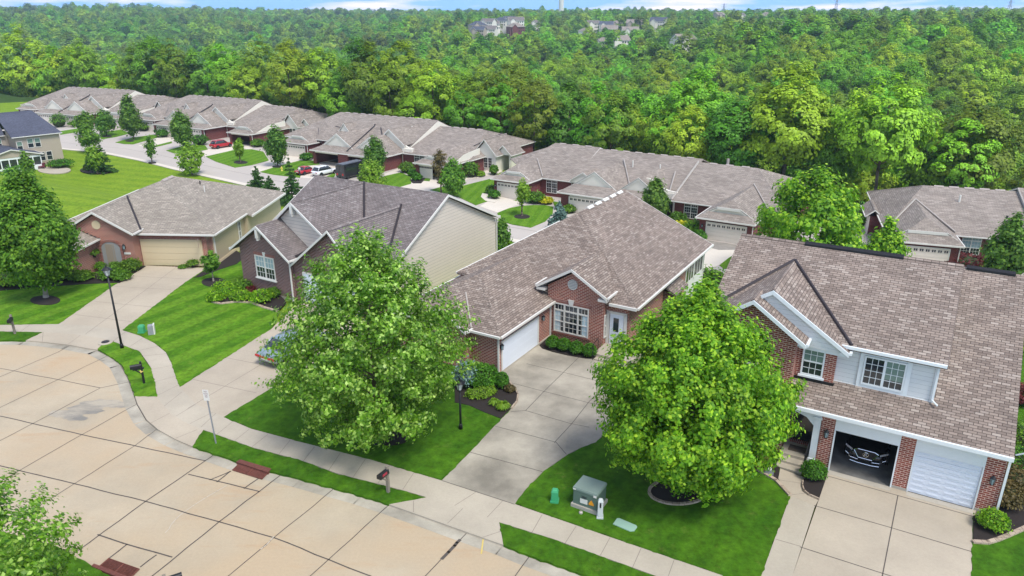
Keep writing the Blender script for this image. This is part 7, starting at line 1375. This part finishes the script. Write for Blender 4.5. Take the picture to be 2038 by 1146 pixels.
for i, (nm, b, yt, hw_, kd, mt, lb, bs, ncl, per, rc, sz) in enumerate(YT): px_tree(nm, b, yt, hw_ * .8 if hw_ < 100 else hw_ * .95, kd, M['leaf_mid' if mt == 'leaf_dark' else mt], M['bark'], 200 + i * 3, lb, z0=REAR, base=(max(bs, .2) if nm == 'maple_tree' and hw_ < 40 else bs), ncl=int(ncl * 1.8), per=int(per * .6), rc=rc * .75, size=sz * .9, tr=.13, inner=.35, spray=rc * .6, sig=rc * .3)
for i, (b, yt, rr, mt, lb) in enumerate((((1112, 458), 400, 2.0, 'leaf_blue', 'blue spruce before the pedimented row house'), ((583, 405), 312, 2.1, 'leaf_fir', 'dark spruce between the two nearer roofs'), ((514, 385), 330, 2.2, 'leaf_fir', 'left spruce of the pair behind the left brick-front house'), ((540, 398), 350, 2.3, 'leaf_fir', 'right spruce of the pair behind the left brick-front house'), ((207, 343), 283, 2.2, 'leaf_fir', 'tall dark spruce on the mulch island of the sunny lawn'), ((183, 338), 302, 1.5, 'leaf_fir', 'short dark spruce on the mulch island of the sunny lawn'))):
    a = at(*b, REAR); H = top_z(b[0], b[1], REAR, yt) - REAR; conifer((a[0], a[1], REAR), H, rr, M[mt], 300 + i, lb, size=.16, tiers=13)
# ------------------------------------------------------------------ plant the woods
def plant():
    pos = woods(); print('forest positions', len(pos)); near = pos[:300]; rest = pos[300:]
    land = [(120, 'behind the beige house'), (330, 'behind the farthest row house'), (520, 'behind the middle row house'), (760, 'behind the open garages'), (1010, 'behind the white bay'),
            (1250, 'behind the blue spruce'), (1560, 'behind the pedimented row house'), (1760, 'above the round green tree'), (2300, 'behind the right-edge row house')]
    col = []
    for i, (d, x, y, z, s, rz, k) in enumerate(near):
        p = px((x, y, z + 12)); lm = ([t for a, t in land if p[0] < a] or [land[-1][1]])[0]
        o = bpy.data.objects.new('forest_tree', NEAR_P[int(k * 9) % 9]); COL.objects.link(o); o.location = (x, y, z - .2); o.rotation_euler = (0, 0, rz); hs = s * random.Random(i).uniform(.92, 1.1); o.scale = (s, s, hs)
        pr_ = ['round', 'broad', 'narrow', 'round', 'broad', 'bushy', 'round', 'narrow', 'round'][int(k * 9) % 9]; size = 'small' if s < .9 else ('tall' if s > 1.08 else 'mid-sized')
        col.append((('%s %s tree' % (size, pr_), lm), p[0], o))
    keys = {}
    for kk, x_, o in col: keys.setdefault(kk, []).append((x_, o))
    od = ['first', 'second', 'third', 'fourth', 'fifth', 'sixth', 'seventh', 'eighth', 'ninth', 'tenth', 'eleventh', 'twelfth', 'thirteenth', 'fourteenth', 'fifteenth', 'sixteenth', 'seventeenth', 'eighteenth', 'nineteenth', 'twentieth']
    for kk, l in keys.items():
        l.sort(key=lambda q: q[0])
        for j, (x_, o) in enumerate(l): tag(o, (kk[0] + ' ' + kk[1]) if len(l) == 1 else '%s from left of the %s %s' % (od[min(j, 19)], kk[0].replace('tree', 'trees'), kk[1]), 'tree', 'trees of the woods behind the row houses')
    # the far woods: one mass
    pts = bpy.data.meshes.new('far_woods'); pts.from_pydata([(x, y, z - .3) for (_, x, y, z, _, _, _) in rest], [], []); 
    for nm, idx in (('ts', 4), ('tr', 5)): a = pts.attributes.new(nm, 'FLOAT', 'POINT'); a.data.foreach_set('value', [q[idx] for q in rest])
    a = pts.attributes.new('ti', 'INT', 'POINT'); a.data.foreach_set('value', [int(q[6] * 997) % (9 if q[0] < 430 else 7) + (0 if q[0] < 430 else 9) for q in rest])
    o = bpy.data.objects.new('far_woods', pts); COL.objects.link(o); tag(o, 'far broadleaf woods covering the valley and hills as one mass', 'woods', None, 'stuff')
    pc = bpy.data.collections.new('tree_kinds')
    for i, me in enumerate(NEAR_P + FAR_P): q = bpy.data.objects.new('kind_%02d' % i, me); pc.objects.link(q)
    ng = bpy.data.node_groups.new('woods', 'GeometryNodeTree'); ng.interface.new_socket('Geometry', in_out='INPUT', socket_type='NodeSocketGeometry'); ng.interface.new_socket('Geometry', in_out='OUTPUT', socket_type='NodeSocketGeometry')
    n = ng.nodes; gi = n.new('NodeGroupInput'); go = n.new('NodeGroupOutput'); mp = n.new('GeometryNodeMeshToPoints'); ip = n.new('GeometryNodeInstanceOnPoints'); ci = n.new('GeometryNodeCollectionInfo')
    ci.inputs['Collection'].default_value = pc; ci.inputs['Separate Children'].default_value = True; ci.inputs['Reset Children'].default_value = True; ip.inputs['Pick Instance'].default_value = True
    def na(nm, ty): q = n.new('GeometryNodeInputNamedAttribute'); q.data_type = ty; q.inputs['Name'].default_value = nm; return q.outputs['Attribute']
    cx = n.new('ShaderNodeCombineXYZ'); ng.links.new(na('tr', 'FLOAT'), cx.inputs['Z']); k = ng.links.new
    k(gi.outputs[0], mp.inputs['Mesh']); k(mp.outputs[0], ip.inputs['Points']); k(ci.outputs[0], ip.inputs['Instance']); k(na('ti', 'INT'), ip.inputs['Instance Index']); k(cx.outputs[0], ip.inputs['Rotation']); k(na('ts', 'FLOAT'), ip.inputs['Scale']); k(ip.outputs[0], go.inputs[0])
    m = o.modifiers.new('woods', 'NODES'); m.node_group = ng
plant()
def haze():
    mb = MB(); mb.box(-3300, 3300, -120, 4300, -140, 135); m = bpy.data.materials.new('haze'); m.use_nodes = True; n = m.node_tree; n.nodes.clear(); out = n.nodes.new('ShaderNodeOutputMaterial'); v = n.nodes.new('ShaderNodeVolumePrincipled')
    v.inputs['Density'].default_value = HAZE; v.inputs['Color'].default_value = (0.62, 0.86, 1.0, 1); v.inputs['Anisotropy'].default_value = 0.2; n.links.new(v.outputs[0], out.inputs['Volume'])
    o = mb.build('haze', m, uv=False); tag(o, kind='stuff')
HAZE = 0.00018
haze()
